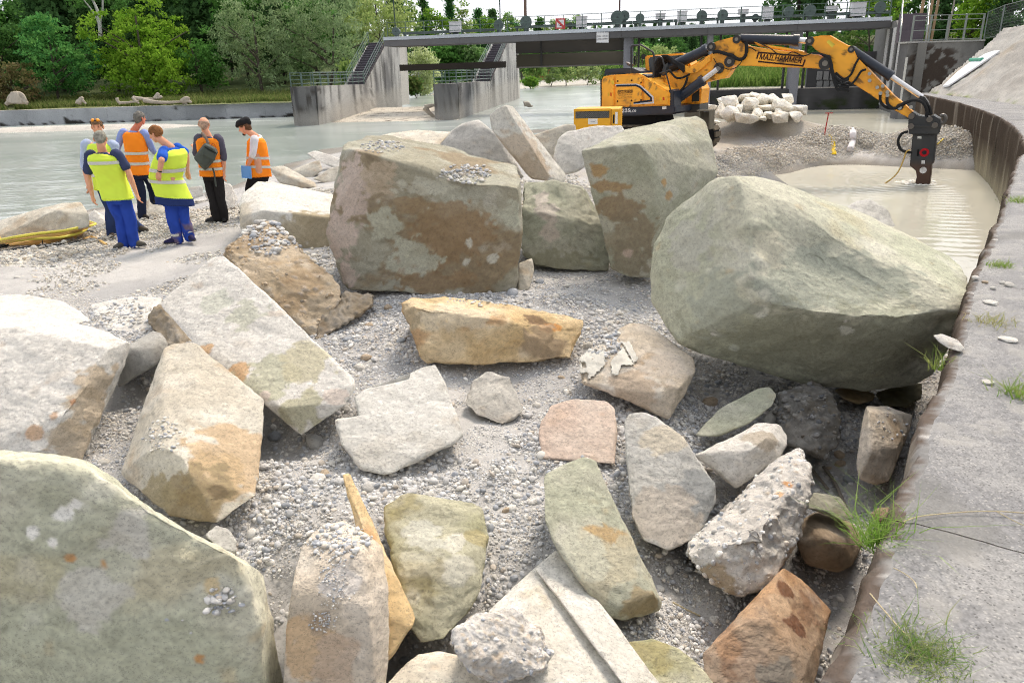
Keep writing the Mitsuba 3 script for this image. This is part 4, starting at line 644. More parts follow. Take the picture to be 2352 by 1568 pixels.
p, q = at(2083, 132, WY - .2), at(2075, 232, WY - .2); put(uniq('drain_pipe'), bar(p, [p[0], p[1], -.6], .07, 8), (.55, .55, .52), 'paint', 40); tag('drain_pipe', 'pale vertical drain pipe at the corner of the wing wall', 'pipe')
zc_ = a[2] + .1; t = railing([a[0] + .3, WY + .3, zc_], [at(2258, 93, WY)[0], WY + .3, zc_], 1.5, 4, (.98, .8, .42, .05), 'grey railing with four bars on top of the wing wall', pw=.09, col=lin((130, 138, 134)))
t = thing('staircase', 'wide purple-grey concrete staircase behind the wing wall railing', 'stairs')
for k in range(10):
    y0 = WY + 2.2 + k * .36; z0 = zc_ + k * .19; xa, xb = at(2068, 60, y0)[0], at(2125, 60, y0)[0]
    part(t, 'step', abox([xa, y0, z0], [xb, y0 + .36, z0 + .18]), worn(lin((120, 112, 120)) * .8, lin((96, 90, 98)) * .7, 1), 'rock')
for x, l in ((2066, 'left'), (2126, 'right')):
    railing(at(x, 96, WY + 2.0) * [1, 1, 0] + [0, 0, zc_], at(x, 60, WY + 5.8) * [1, 1, 0] + [0, 0, zc_ + 1.9], 1.0, 3, (1, .6), f'{l} pale handrail of the wide staircase behind the wing wall', col=lin((170, 178, 175)))
lp = at(2185, 30, WY + 5); put(uniq('lamp_post'), tube([[lp[0], lp[1], zc_ - .2], [lp[0] + .1, lp[1], zc_ + 3.2], [lp[0] + .35, lp[1], zc_ + 4.2], [lp[0] + 1.0, lp[1], zc_ + 4.6], [lp[0] + 1.6, lp[1], zc_ + 4.5]], .05, 8), lin((150, 145, 135)), 'paint', 40); tag('lamp_post', 'slim curved lamp post behind the wing wall railing', 'lamp post')
for k, (x, w_) in enumerate([(2112, .11), (2133, .09), (2146, .09)]):
    p = at(x, 40, WY + 7 + k); put(k_ := uniq('wooden_pole'), bar([p[0], p[1], zc_ - 1], [p[0] + .2, p[1], zc_ + 6], w_, 8), lin((165, 140, 112)), 'matte', 40); tag(k_, ['thick wooden pole beside the wide staircase', 'middle wooden pole behind the staircase railing', 'wooden pole next to the lamp post'][k], 'pole')
# mesh fence along the crest of the embankment
ZF = .8 + 3.0; fp = [onz(2259, 91, ZF), onz(2295, 84, ZF), onz(2350, 77, ZF), onz(2420, 66, ZF)]
for k in range(3):
    P, Q = fp[k], fp[k + 1]; Q = P + (Q - P) * .985; t = thing('mesh_fence_panel', ['left mesh fence panel with a leaning post on the crest of the embankment', 'middle mesh fence panel on the crest of the embankment', 'right mesh fence panel cut off by the picture edge'][k], 'fence'); c = lin((150, 158, 160)) * .8
    for a in (P, Q): part(t, 'post', bar(a, a + [0, 0, 2.0], .035, 8), c, 'paint', 40)
    for h in (.06, 1.97): part(t, 'frame_rail', bar(P + [0, 0, h], Q + [0, 0, h], .025, 6), c, 'paint', 40)
    w = [bar(P + [0, 0, h], Q + [0, 0, h], .006, 4) for h in np.arange(.2, 1.95, .2)] + [bar(P + (Q - P) * u, P + (Q - P) * u + [0, 0, 1.95], .004, 4) for u in np.arange(.04, 1, .04)]
    part(t, 'wire_mesh', tm(w), c * .7, 'paint', kind='stuff')
p = onz(2252, 94, ZF); put(uniq('wooden_prop'), bar(p + [-.5, 0, -.3], p + [.25, 0, 1.9], .05, 6), lin((175, 150, 115)), 'matte', 40); tag('wooden_prop', 'wooden prop leaning against the left mesh fence panel', 'post')
# river training wall on the far left
tw0, tw1 = onz(-120, 294, RIVER), onz(700, 267, RIVER); zt = at(0, 255, tw0[1])[2]
t = thing('river_wall', 'long grey concrete river wall along the far bank behind the people', 'wall'); n = 9; tx = (tw1 - tw0) / np.linalg.norm(tw1 - tw0); tn = np.array([-tx[1], tx[0], 0]); L_ = np.linalg.norm(tw1 - tw0)
def twc(v, n_):
    c = worn(lin((176, 180, 184)), lin((140, 144, 148)) * .9, .35, .4, .7, .8, .08, (1, 1, .25), 9)(v, n_)
    c = mixc(c, [.035, .033, .028], ss(.6, .68, fb(v, 1.5, 4, 86) + .25 * ss(.5, .0, v[:, 2] - RIVER) - .12))
    return np.where((n_[:, 2] > .7)[:, None], worn(lin((186, 182, 172)) * .9, lin((140, 138, 128)), .6)(v, n_), c)
for k in range(n):
    a, b = L_ * k / n, L_ * (k + 1) / n - .015
    part(t, 'section', extr([(a, -1.2), (b, -1.2), (b, zt - RIVER), (a, zt - RIVER)], tw0, tx, EZ, tn, 0, 1.6).subdivide_to_size(.35), twc, 'rock')
# ------------------------------------------------------------------ excavator with hydraulic breaker
c3 = lambda x, y: (1286.25 + .28125 * x, .28125 * y)
c4 = lambda x, y: (1690.5 + .28125 * x, .28125 * y)
cx_ = lambda x, y: (1323.0 + .14648 * x, 91.9 + .14648 * y)
cb = lambda x, y: (1580.25 + .1582 * x, 55.1 + .1582 * y)
ch = lambda x, y: (1874.25 + .23441 * x, 73.5 + .23441 * y)
X0 = at(1528, 180, 27.0); XD = TIP - X0; XD[2] = 0; XD /= np.linalg.norm(XD); XN = np.array([XD[1], -XD[0], 0])    # along the boom; out of its plane towards the quay
if XN[1] > 0: XN = -XN
def xp(pt, off=0.0): return onplane(*pt, X0 + XN * off, XN)
def xl(pt, off=0.0): P = xp(pt, off) - X0; return P @ XD, P[2]
def slab(pts, w0, w1, at_=None, cham=.02):
    """outline traced on the face at offset w1, solid from w0 to w1"""
    P = Polygon([xl(p, w1 if at_ is None else at_) for p in pts]).buffer(0)
    if P.geom_type != 'Polygon': P = max(P.geoms, key=lambda g: g.area)
    Pi = P.buffer(-cham, join_style=2) if cham else P
    if cham and (Pi.is_empty or Pi.geom_type != 'Polygon'): Pi, cham = P, 0
    a = extr(Pi, X0, XD, EZ, XN, w0, w1)
    if cham: a = tm([a, extr(P, X0, XD, EZ, XN, w0 + cham, w1 - cham)])
    return a
YEL = lin((242, 172, 52)) * 1.05; NAVY = lin((40, 48, 62)); BLK = np.array([.018, .019, .021]); CHR = np.array([.72, .72, .74])
yel = worn(YEL, lin((206, 130, 34)), 1.3, .4, .7, .5, .05); 
def yelp(v, n):
    c = yel(v, n); c = mixc(c, lin((120, 88, 50)), ss(.60, .72, fb(v, 3.2, 5, 93)) * .5); return mixc(c, lin((96, 78, 56)), ss(.66, .70, fb(v, 9, 4, 94, (1, 1, .5))) * .7)
def yeld(v, n):
    c = yel(v, n); c = mixc(c, lin((70, 52, 36)), ss(.60, .68, fb(v, 4.5, 4, 91)) * .75); return mixc(c, lin((120, 84, 40)), ss(.55, .75, fb(v, 1.2, 3, 92)) * .4)
navy = worn(NAVY, NAVY * .6, 2); blk = worn(BLK * 1.2, lin((70, 66, 62)), 3, .5, .8, .6)
ex = thing('excavator', 'orange-yellow excavator with a long articulated boom holding a black hydraulic breaker in the pool', 'excavator')
sd = 'paint'
lowb = [c3(*q) for q in [(840,640),(880,595),(1000,575),(1100,520),(1180,470),(1250,432),(1310,425),(1370,440),(1415,480),(1418,525),(1385,590),(1345,640),(1280,650),(1180,675),(1060,705),(990,748),(930,745),(870,700)]]
part(ex, 'lower_boom', slab(lowb, -.28, .28).subdivide_to_size(.12), yeld, sd)
midb = [cb(*q) for q in [(330,300),(420,252),(560,215),(720,176),(756,190),(764,268),(822,300),(870,322),(1000,345),(1400,398),(1880,452),(1990,500),(2025,580),(1985,640),(1900,652),(1700,640),(1300,630),(900,612),(680,605),(650,560),(640,515),(560,470),(480,430),(360,405),(318,365)]]
part(ex, 'middle_boom', slab(midb, -.24, .24).subdivide_to_size(.12), yeld, sd)
part(ex, 'boom_pipe', tube(catmull([xp(cb(*q), .1) for q in [(830,240),(960,245),(1060,310),(1400,365),(1650,410),(1720,440)]], 5), .045, 8), yeld, sd, 40)
stick = [c4(*q) for q in [(575,340),(605,308),(700,291),(765,291),(830,330),(905,370),(958,385),(968,420),(985,465),(1060,545),(1160,650),(1290,785),(1370,850),(1445,915),(1405,962),(1300,905),(1150,810),(1060,750),(980,700),(900,650),(840,612),(780,590),(745,545),(700,440),(650,410),(610,365)]]
part(ex, 'stick', slab(stick, -.2, .2).subdivide_to_size(.12), yeld, sd)
def pin(pt, r, w, name='pin', col=None, c2=None):
    k = part(ex, name, bar(xp(pt, w) , xp(pt, w) - XN * 2 * w, r, 18), blk if col is None else col, sd, 40); part(k, 'cap', bar(xp(pt, w) - XN * .0, xp(pt, w) + XN * .025, r * .45, 10), lin((120, 116, 110)) if c2 is None else c2, sd, 40)
for pt, r, w in [(cb(335, 335), .14, .30), (cb(705, 225), .13, .27), (cb(600, 548), .17, .31), (cb(445, 645), .17, .34), (cb(1990, 575), .19, .28), (cb(1765, 250), .13, .24), (ch(345, 172), .10, .24), (ch(820, 735), .1, .24)]: pin(pt, r, w)
def cyl(a, b, c, r, rr, off, name):
    k = part(ex, name, tm([bar(xp(a, off), xp(b, off), r, 18), bar(xp(b, off) + (xp(a, off) - xp(b, off)) * .1, xp(b, off), r * 1.16, 18)]), navy if off else navy, sd, 40)
    part(k, 'piston_rod', bar(xp(b, off), xp(c, off), rr, 14), CHR, 'steel', 40)
for off in (.42, -.42): cyl(c3(950, 818), c3(1172, 652), c3(1285, 565), .155, .085, off, 'boom_cylinder')
cyl(c3(900, 548), c3(1205, 405), c3(1235, 385), .17, .08, 0, 'adjusting_cylinder')
cyl(cb(765, 222), cb(1620, 242), cb(1750, 250), .155, .085, 0, 'stick_cylinder')
cyl(ch(362, 190), ch(742, 440), ch(1040, 640), .135, .075, 0, 'breaker_cylinder')
# lettering on the boom
def lettering(txt, p0, p1, off, h, col, par, shear=.18):
    a, b = xp(p0, off), xp(p1, off); d = b - a; L_ = np.linalg.norm(d); d /= L_; up = np.cross(XN, d); up *= np.sign(up[2])
    m = meshkit.text_mesh(txt, 1.0, .004, True); v = np.asarray(m.vertices); w = v[:, 0].max() - v[:, 0].min()
    w_ = a + d * ((v[:, :1] - v[:, 0].min()) * L_ / w + v[:, 1:2] * h * shear) + up * (v[:, 1:2] * h) + XN * v[:, 2:]
    m2 = trimesh.Trimesh(w_, m.faces, process=False); part(par, 'lettering', m2, col, 'matte')
DKR = np.array([.045, .02, .018])
lettering('MAILHAMMER', cb(1033, 515), cb(1640, 572), .246, .165, DKR, ex, .1)
def stroke(pts, off, w, col, par, name):
    P = [xl(p, off) for p in pts]; part(par, name, extr(LineString(P).buffer(w / 2, cap_style=2, join_style=2), X0, XD, EZ, XN, off, off + .005), col, 'matte')
stroke([cb(998, 508), cb(1025, 415), cb(1680, 472)], .243, .045, DKR, ex, 'lettering_frame'); stroke([cb(1018, 548), cb(1668, 612), cb(1700, 520)], .243, .045, DKR, ex, 'lettering_frame')
part(ex, 'decal', slab([cb(2010,265), cb(2045,228), cb(2132,300), cb(2092,348)], .2, .206, cham=0), worn(lin((236, 214, 90)), lin((90, 70, 30)), 6), 'matte')
# hoses along the boom
def hose(pts, r, off, name='hose', col=None, mat='matte'):
    o = np.broadcast_to(off, (len(pts),)); part(ex, name, tube(catmull([xp(p, w) for p, w in zip(pts, o)], 6), r, 7), blk if col is None else col, mat, 40)
for k in range(6):
    d = k * 22; o = .55 - k * .12
    hose([cx_(1215 + d * .8, 640), cx_(1225 + d, 470), cx_(1265 + d, 330 + d * .5), cx_(1345 + d * .9, 262 + d * .7), cx_(1450 + d * .5, 262 + d * .8), cx_(1560 + d * .2, 340 + d * .5), cx_(1700, 415 + k * 18)], .04, [o, o, o, o, .45, .42, .36])
    hose([cx_(1700, 415 + k * 18), cx_(1800, 435 + k * 16), cx_(1900, 395 + k * 20), cx_(2000, 330 + k * 17), cx_(2110, 245 + k * 14)], .028, .33, 'steel_pipe', yeld, 'paint')
hose([cx_(1470, 480), cx_(1560, 590), cx_(1660, 595), cx_(1780, 540)], .035, .45); hose([cx_(1750, 580), cx_(1720, 680), cx_(1670, 770), cx_(1580, 835)], .04, .5)
hose([cb(360, 415), cb(430, 405), cb(560, 440), cb(640, 460), cb(700, 505), cb(770, 515), cb(830, 470), cb(850, 360), cb(835, 265)], .055, .33); hose([cb(370, 500), cb(440, 610), cb(520, 640), cb(600, 660), cb(690, 640), cb(770, 560), cb(800, 480)], .014, .36)
hose([cb(870, 350), cb(920, 352), cb(990, 395)], .016, .28); hose([cb(960, 250), cb(1060, 290), cb(1200, 360), cb(1290, 430), cb(1420, 455), cb(1520, 410), cb(1680, 465), cb(1830, 415), cb(1940, 440)], .016, .3)
for k in range(4):
    hose([cb(1930 + k * 12, 440 + k * 8), cb(2030 + k * 8, 480), cb(2080 - k * 4, 570), cb(2105 - k * 6, 700), cb(2160, 790 + k * 50), cb(2250, 830 + k * 40), cb(2330, 800 + k * 60)], .036, [.3, .34, .38, .42, .44, .42, .3])
hose([ch(190, 400), ch(270, 460), ch(340, 420), ch(385, 320), ch(430, 242)], .034, .3); hose([ch(200, 480), ch(300, 535), ch(380, 480), ch(440, 390), ch(490, 368)], .034, .3)
hose([ch(695, 640), ch(705, 710), ch(770, 750), ch(860, 700), ch(960, 670), ch(1040, 690), ch(1085, 760), ch(1080, 830)], .045, .28); hose([ch(630, 610), ch(635, 690), ch(700, 745), ch(790, 745), ch(900, 690), ch(1000, 660), ch(1100, 720), ch(1130, 810)], .04, .2)
hose([ch(905, 975), ch(840, 1000), ch(805, 1070), ch(830, 1150), ch(900, 1180), ch(935, 1180)], .04, .3)
for p in [(632, 602), (700, 590), (700, 622), (525, 410), (655, 530), (525, 478), (600, 545), (930, 738), (820, 745)]: part(ex, 'fitting', bar(xp(ch(*p), .2), xp(ch(*p), .3), .055, 8), lin((170, 170, 165)), 'steel', 40)
# breaker
part(ex, 'link', slab([ch(*q) for q in [(1020,625),(1065,640),(1100,690),(1135,810),(1085,830),(1050,720),(1005,660)]], -.22, .22), blk, sd)
bk_ = worn(lin((52, 56, 62)) * .7, lin((84, 84, 84)) * .6, 2.5, .45, .75, .6)
bh = part(ex, 'breaker_bracket', slab([ch(*q) for q in [(908,812),(945,786),(1000,822),(1105,842),(1150,818),(1215,858),(1222,920),(1200,1002),(912,1002),(902,910)]], -.38, .38).subdivide_to_size(.2), bk_, sd)
for p in [(935, 825), (1112, 858), (930, 925), (1165, 915)]: part(bh, 'bolt', bar(xp(ch(*p), .38), xp(ch(*p), .43), .085, 12), lin((110, 104, 98)) * .7, sd, 40)
part(bh, 'plate', slab([ch(*q) for q in [(905,915),(1222,922),(1218,935),(903,928)]], -.42, .42), bk_, sd)
bb_ = part(ex, 'breaker', slab([ch(*q) for q in [(945,1004),(1182,1004),(1152,1285),(1132,1300),(1126,1400),(1112,1500),(968,1500),(986,1420),(976,1360),(918,1312),(930,1180)]], -.3, .3, cham=.03).subdivide_to_size(.2), lambda v, n: mixc(bk_(v, n), lin((88, 62, 50)) * .7, ss(TIP[2] + .75, TIP[2] + .45, v[:, 2])), sd)
def disc(pt, r, off, col, par, name='emblem'): part(par, name, bar(xp(pt, off), xp(pt, off) + XN * .006, r, 20), col, 'matte', 40)
disc(ch(1062, 1182), .125, .301, lin((170, 30, 40)), bb_); disc(ch(1062, 1182), .06, .308, bk_, bb_); disc(ch(1050, 1355), .095, .301, worn(lin((215, 215, 215)), lin((90, 90, 90)), 8), bb_)
part(bb_, 'sticker', slab([ch(1033, 1258), ch(1068, 1258), ch(1068, 1292), ch(1033, 1292)], .3, .306, cham=0), worn(lin((210, 210, 210)), lin((80, 80, 80)), 9), 'matte')
part(bb_, 'sticker', slab([ch(992, 1022), ch(1032, 1022), ch(1034, 1046), ch(994, 1046)], .3, .306, cham=0), lin((205, 208, 205)), 'matte'); part(bb_, 'slot', slab([ch(992, 1150), ch(1012, 1150), ch(1006, 1218), ch(988, 1218)], .3, .304, cham=0), (.008, .008, .008), 'matte')
part(bb_, 'blade', slab([ch(1005, 1400), ch(1110, 1400), ch(1105, 1545), ch(1030, 1545)], -.12, .12), lin((88, 62, 50)) * .6, sd)
lettering('drago', ch(1035, 950), ch(1072, 950), .383, .05, (.6, .6, .6), bh, 0) if 0 else None
hk = np.array([xp(ch(x, y), 0) for x, y in [(1205, 880), (1238, 895), (1265, 870), (1268, 835), (1245, 815), (1222, 828)]]); part(ex, 'hook', tube(catmull(hk, 5), .055, 8), lin((120, 116, 112)) * .7, 'paint', 40)
put(uniq('signal_cable'), tube(catmull([xp(ch(*q), .35) for q in [(925, 1155), (885, 1175), (855, 1260), (805, 1370), (740, 1440), (662, 1492)]], 6), .022, 6), lin((190, 160, 90)), 'matte', 40); tag('signal_cable', 'thin yellowish hose hanging from the breaker into the pool', 'hose')
# upper carriage
side = [(395,1064),(395,640),(420,578),(540,552),(700,541),(970,526),(1055,565),(1165,645),(1290,712),(1440,800),(1466,850),(1462,1030),(1050,1046)]
cuts_ = [(None, 610), (612, 1052), (1056, None)]
SP = Polygon(side)
for (a, b), nm in zip(cuts_, ('counterweight', 'engine_door', 'side_panel')):
    q = SP.intersection(shapely.box(a or 0, 0, b or 3000, 3000)); part(ex, nm, slab([cx_(*p) for p in list(q.exterior.coords)[:-1]], -1.3, 1.3, cham=.05).subdivide_to_size(.15), yelp, sd)
part(ex, 'rear_bumper', slab([cx_(*p) for p in [(366,630),(394,612),(394,1066),(370,1066)]], -1.15, 1.15, 1.2), blk, sd)
part(ex, 'engine_hood', slab([cx_(*p) for p in [(440,540),(452,478),(470,458),(760,441),(895,446),(1000,492),(1018,524),(800,534),(440,556)]], -.6, .55), navy, sd); 
for k in range(4): part(ex, 'vent', slab([cx_(*p) for p in [(480 + k * 70, 515), (535 + k * 70, 505), (535 + k * 70, 535), (480 + k * 70, 545)]], .55, .565, .55, cham=0), BLK, sd)
fr = part(ex, 'revolving_frame', slab([cx_(*p) for p in [(398,1068),(1470,1034),(1556,1050),(1556,1135),(1500,1172),(900,1190),(700,1190),(398,1160)]], -1.3, 1.3, cham=.04), navy, sd)
lettering('235', cx_(722, 1138), cx_(846, 1132), 1.303, .11, (.75, .76, .78), fr, .1); lettering('LCR', cx_(852, 1136), cx_(944, 1133), 1.303, .075, (.75, .76, .78), fr, .1)
part(ex, 'sticker', slab([cx_(1350, 1046), cx_(1417, 1042), cx_(1417, 1086), cx_(1350, 1090)], 1.3, 1.304, cham=0), lin((215, 212, 205)), 'matte')
def xs_(pts, w, col, name, off=1.302): stroke([cx_(*p) for p in pts], off, w, col, ex, name)
xs_([(618, 708), (945, 700), (1010, 722), (1090, 790), (1205, 895), (1212, 985), (900, 1000)], .05, (.6, .61, .64), 'stripe'); xs_([(632, 722), (940, 714), (1000, 740), (1080, 812), (1175, 905), (1178, 952), (905, 990)], .06, NAVY, 'stripe', 1.304)
lettering('MAILHAMMER', cx_(662, 830), cx_(880, 822), 1.302, .06, DKR, ex); xs_([(652, 832), (660, 796), (888, 786)], .014, DKR, 'lettering_frame'); xs_([(652, 842), (880, 830), (890, 796)], .014, DKR, 'lettering_frame')
for y in (858, 873, 900, 918): xs_([(655, y), (880, y - 8)], .012, lin((150, 105, 60)), 'small_print')
for p in [(653,648),(873,636),(1020,672),(652,962),(870,952),(1020,945)]: part(ex, 'latch', bar(xp(cx_(*p), 1.3), xp(cx_(*p), 1.315), .03, 10), (.05, .02, .015), 'matte', 40)
for x0, y0, c in [(500, 830, (214, 170, 60)), (535, 830, (206, 90, 40)), (1312, 900, (226, 190, 60)), (1360, 895, (200, 70, 40))]: part(ex, 'decal', slab([cx_(x0, y0), cx_(x0 + 26, y0), cx_(x0 + 26, y0 + 52), cx_(x0, y0 + 52)], 1.3, 1.304, cham=0), lin(c), 'matte')
part(ex, 'decal', slab([cx_(535, 640), cx_(600, 640), cx_(600, 705), cx_(570, 700)], 1.3, 1.304, cham=0), lin((226, 190, 70)), 'matte')
part(ex, 'step_box', slab([cx_(*p) for p in [(1470,790),(1510,775),(1552,800),(1560,1040),(1500,1150),(1476,1140)]], .5, 1.22, 1.1), navy, sd); part(ex, 'fuel_cap', slab([cx_(*p) for p in [(1020,545),(1075,535),(1150,560),(1160,625),(1075,585)]], .3, 1.2, 1.0), navy, sd)
# cab on the far side
cab = part(ex, 'cab', slab([cx_(*p) for p in [(1075,275),(1105,246),(1655,206),(1715,228),(1745,300),(1965,770),(1942,1002),(1790,1012),(1560,1030),(1300,1000),(1085,560)]], -1.35, -.35, -.35, cham=.06), yel, sd)
part(cab, 'side_window', slab([cx_(*p) for p in [(1138,310),(1165,272),(1690,238),(1722,300),(1700,420),(1560,500),(1420,560),(1220,580),(1160,540)]], -.36, -.335, -.34, cham=0), (.02, .022, .024), 'glass')
part(cab, 'front_window', slab([cx_(*p) for p in [(1822,860),(1938,775),(1928,960),(1815,972)]], -.36, -.335, -.34, cham=0), (.1, .12, .12), 'glass')
part(cab, 'skirt', slab([cx_(*p) for p in [(1560,1032),(1785,1014),(1938,1005),(1935,1130),(1770,1145),(1560,1130)]], -1.36, -.33, -.34), worn(lin((84, 88, 90)) * .6, NAVY, 2), sd)
part(cab, 'roof_trim', slab([cx_(*p) for p in [(1500,200),(1560,196),(1770,205),(1760,225),(1640,215)]], -1.0, -.6, -.6, cham=0), BLK, sd); part(cab, 'work_lamp', bar(xp(cx_(1060, 265), -.6), xp(cx_(1060, 265), -.4), .09, 10), BLK, sd, 40)
def rail_(pts, r, off): part(ex, 'handrail', tube([xp(cx_(*p), off) for p in pts], r, 8), BLK * 1.5, sd, 40)
rail_([(865, 520), (865, 118), (880, 95), (905, 88), (1020, 80), (1195, 185), (1218, 215), (1222, 262), (1212, 600)], .032, 1.1); rail_([(1226, 264), (1325, 266), (1352, 285), (1362, 320), (1485, 800)], .026, 1.1); rail_([(1310, 525), (1480, 470)], .02, 1.1); rail_([(905, 195), (945, 200), (950, 380), (900, 405)], .016, .9)
part(ex, 'mirror', slab([cx_(*p) for p in [(900,250),(925,255),(928,385),(898,390)]], .9, .98), BLK, sd); part(ex, 'exhaust', slab([cx_(*p) for p in [(772,348),(850,380),(850,415),(800,400)]], .1, .4), lin((120, 105, 95)) * .6, sd)
# undercarriage
gzx = -.36; cc = X0 + XD * (xl(cx_(1120, 1200), 0)[0]); cc[2] = gzx
for o, nm in ((1.15, 0), (-1.15, 1)):
    ring = [(-1.75 + .45 * math.cos(a), .45 + .45 * math.sin(a)) for a in np.linspace(math.pi / 2, 3 * math.pi / 2, 12)] + [(1.75 + .45 * math.cos(a), .45 + .45 * math.sin(a)) for a in np.linspace(-math.pi / 2, math.pi / 2, 12)]
    t = part(ex, 'track', extr(ring, cc, XD, EZ, XN, o - .28, o + .28), blk, 'matte'); lp_ = LineString(ring + ring[:1])
    for k in range(44):
        a, b = np.array(lp_.interpolate(k / 44, normalized=True).coords[0]), np.array(lp_.interpolate((k + .78) / 44, normalized=True).coords[0]); nn_ = np.array([b[1] - a[1], a[0] - b[0]]); nn_ /= np.linalg.norm(nn_); nn_ *= np.sign(nn_ @ (a - np.array([np.clip(a[0], -1.75, 1.75), .45])))
        part(t, 'track_shoe', extr([a, b, b + nn_ * .05, a + nn_ * .05], cc, XD, EZ, XN, o - .33, o + .33), worn(lin((120, 112, 98)) * .6, lin((60, 56, 50)) * .6, 4), 'matte')
part(ex, 'undercarriage', extr([(-.9, .35), (.9, .35), (.6, 1.25), (-.6, 1.25)], cc, XD, EZ, XN, -.87, .87), blk, 'matte')
# steel frame box standing at the front of the track
o_ = .6; fb_ = thing('steel_frame', 'grey open steel box standing beside the right end of the excavator track', 'steel frame'); st_c = worn(lin((128, 124, 112)) * .8, lin((90, 80, 66)) * .8, 2)
part(fb_, 'panel', slab([cx_(*p) for p in [(1700,1150),(2142,1115),(2128,1390),(1700,1420)]], o_, o_ + .04, cham=0), st_c, 'matte')
for pts in ([(1930,1096),(2155,1096),(2155,1112),(1930,1112)], [(2125,1112),(2152,1112),(2140,1396),(2112,1396)], [(1965,1112),(1978,1112),(1972,1225),(1960,1225)]): part(fb_, 'flange', slab([cx_(*p) for p in pts], o_ + .02, o_ + .45, o_ + .2, cham=0), st_c, 'matte')
# generator
g0, g1, g2 = at(1318, 252.5, 22.5), at(1404, 254.5, 22.3), at(1428, 254, 23.3); gx_ = g1 - g0; gx_[2] = 0; gw_ = np.linalg.norm(gx_); gx_ /= gw_; gy_ = g2 - g1; gy_[2] = 0; gd_ = np.linalg.norm(gy_); gy_ = np.array([-gx_[1], gx_[0], 0]); sh_ = (g2 - g1) @ gx_
gz0_ = float(gz(g0[0], g0[1])[0]) - .05; gh = g0[2] - gz0_; o = g0 * [1, 1, 0] + [0, 0, gz0_]
ge = thing('generator', 'yellow boxy generator with a wire mesh grille and white paper notices, left of the excavator', 'generator'); W2 = gw_ + sh_
gyel = worn(lin((226, 166, 34)), lin((150, 110, 50)), 2.5, .5, .8, .5)
part(ge, 'housing', tm([extr([(0, .12), (W2, .12), (W2, gh), (0, gh)], o, gx_, EZ, gy_, .02, 1.6)]), gyel, sd)
def gq(x0, x1, z0, z1, d0, d1, name, col, mat=sd): part(ge, name, extr([(x0, z0), (x1, z0), (x1, z1), (x0, z1)], o, gx_, EZ, gy_, d0, d1), col, mat)
u = gw_ / 86.0; Z = lambda py: gh - (py - 252.5) * u * 1.06
gq(0, gw_ - .02, .12, Z(300), -.02, .018, 'lower_panel', gyel); gq(gw_ + .01, W2, .12, gh - .01, -.02, .018, 'door', gyel); gq(0, gw_ - .02, Z(299.5), Z(271), -.02, .018, 'front_panel', gyel); gq(0, gw_ - .02, Z(256), gh + .02, -.03, .018, 'top_frame', gyel)
gq(.05, gw_ - .06, Z(270.8), Z(256.4), .0, .019, 'grille_recess', (.05, .05, .055)); 
w = []
z0, z1 = Z(270.8), Z(256.4)
for k in np.arange(-z1 + z0, gw_, .055):
    for sg in (1, -1):
        xa, xb = (k, k + (z1 - z0)); ya, yb = (z0, z1) if sg > 0 else (z1, z0); xa_, xb_ = np.clip([xa, xb], .05, gw_ - .06)
        if xb_ - xa_ < .01: continue
        f_ = lambda x: ya + (yb - ya) * (x - xa) / (xb - xa)
        w.append(bar(o + gx_ * xa_ + EZ * f_(xa_) - gy_ * .012, o + gx_ * xb_ + EZ * f_(xb_) - gy_ * .012, .006, 4))
part(ge, 'wire_mesh', tm(w), lin((130, 130, 126)) * .7, sd, kind='stuff')
gq(33 * u, 55 * u, Z(283.5), Z(271.5), -.026, -.021, 'notice', lin((222, 220, 214)), 'matte'); gq(38 * u, 50 * u, Z(277.5), Z(277), -.029, -.0265, 'notice_line', lin((90, 90, 110)), 'matte'); gq(40 * u, 48 * u, Z(279.2), Z(278.7), -.029, -.0265, 'notice_line', lin((90, 90, 110)), 'matte')
gq(gw_ + 9 * u, gw_ + 15 * u, Z(284), Z(259), -.026, -.021, 'notice', lin((222, 220, 214)), 'matte'); gq(gw_ + 4 * u, gw_ + 8 * u, Z(283), Z(264), -.024, -.021, 'handle_recess', (.02, .02, .02), 'matte'); gq(gw_ + .008, gw_ + .016, .12, gh, -.023, -.0195, 'seam', (.08, .05, .02), 'matte')
# heap of white quarry stones
q_ = [(345,1200,72,45,0),(470,1275,95,115,0),(600,1310,118,122,-.6),(850,1355,145,92,-1.0),(1180,1325,82,52,-.5),(1340,1355,122,75,-1.2),(1545,1355,102,70,-1.1),(420,1425,62,25,-.9),(1090,1375,52,32,-.9),(1000,1310,82,75,-.3),(750,1240,66,66,.1),
      (610,1160,135,100,.4),(900,1165,125,90,.5),(1130,1235,112,60,.4),(1400,1210,165,112,.3),(1580,1235,135,95,.5),(500,1135,82,62,.6),(800,1065,92,72,1.0),(950,1065,84,66,1.2),(1085,1115,122,92,1.0),(1235,1105,112,82,1.1),(1430,1095,92,72,1.2),(1330,1290,70,60,.0)]
row = {0: 'front', 1: 'middle', 2: 'top'}; q_.sort(key=lambda q: (int(q[4] > .2) + int(q[4] > .9), q[0])); cnt = {0: 0, 1: 0, 2: 0}; nth = 'first second third fourth fifth sixth seventh eighth ninth tenth eleventh twelfth thirteenth'.split()
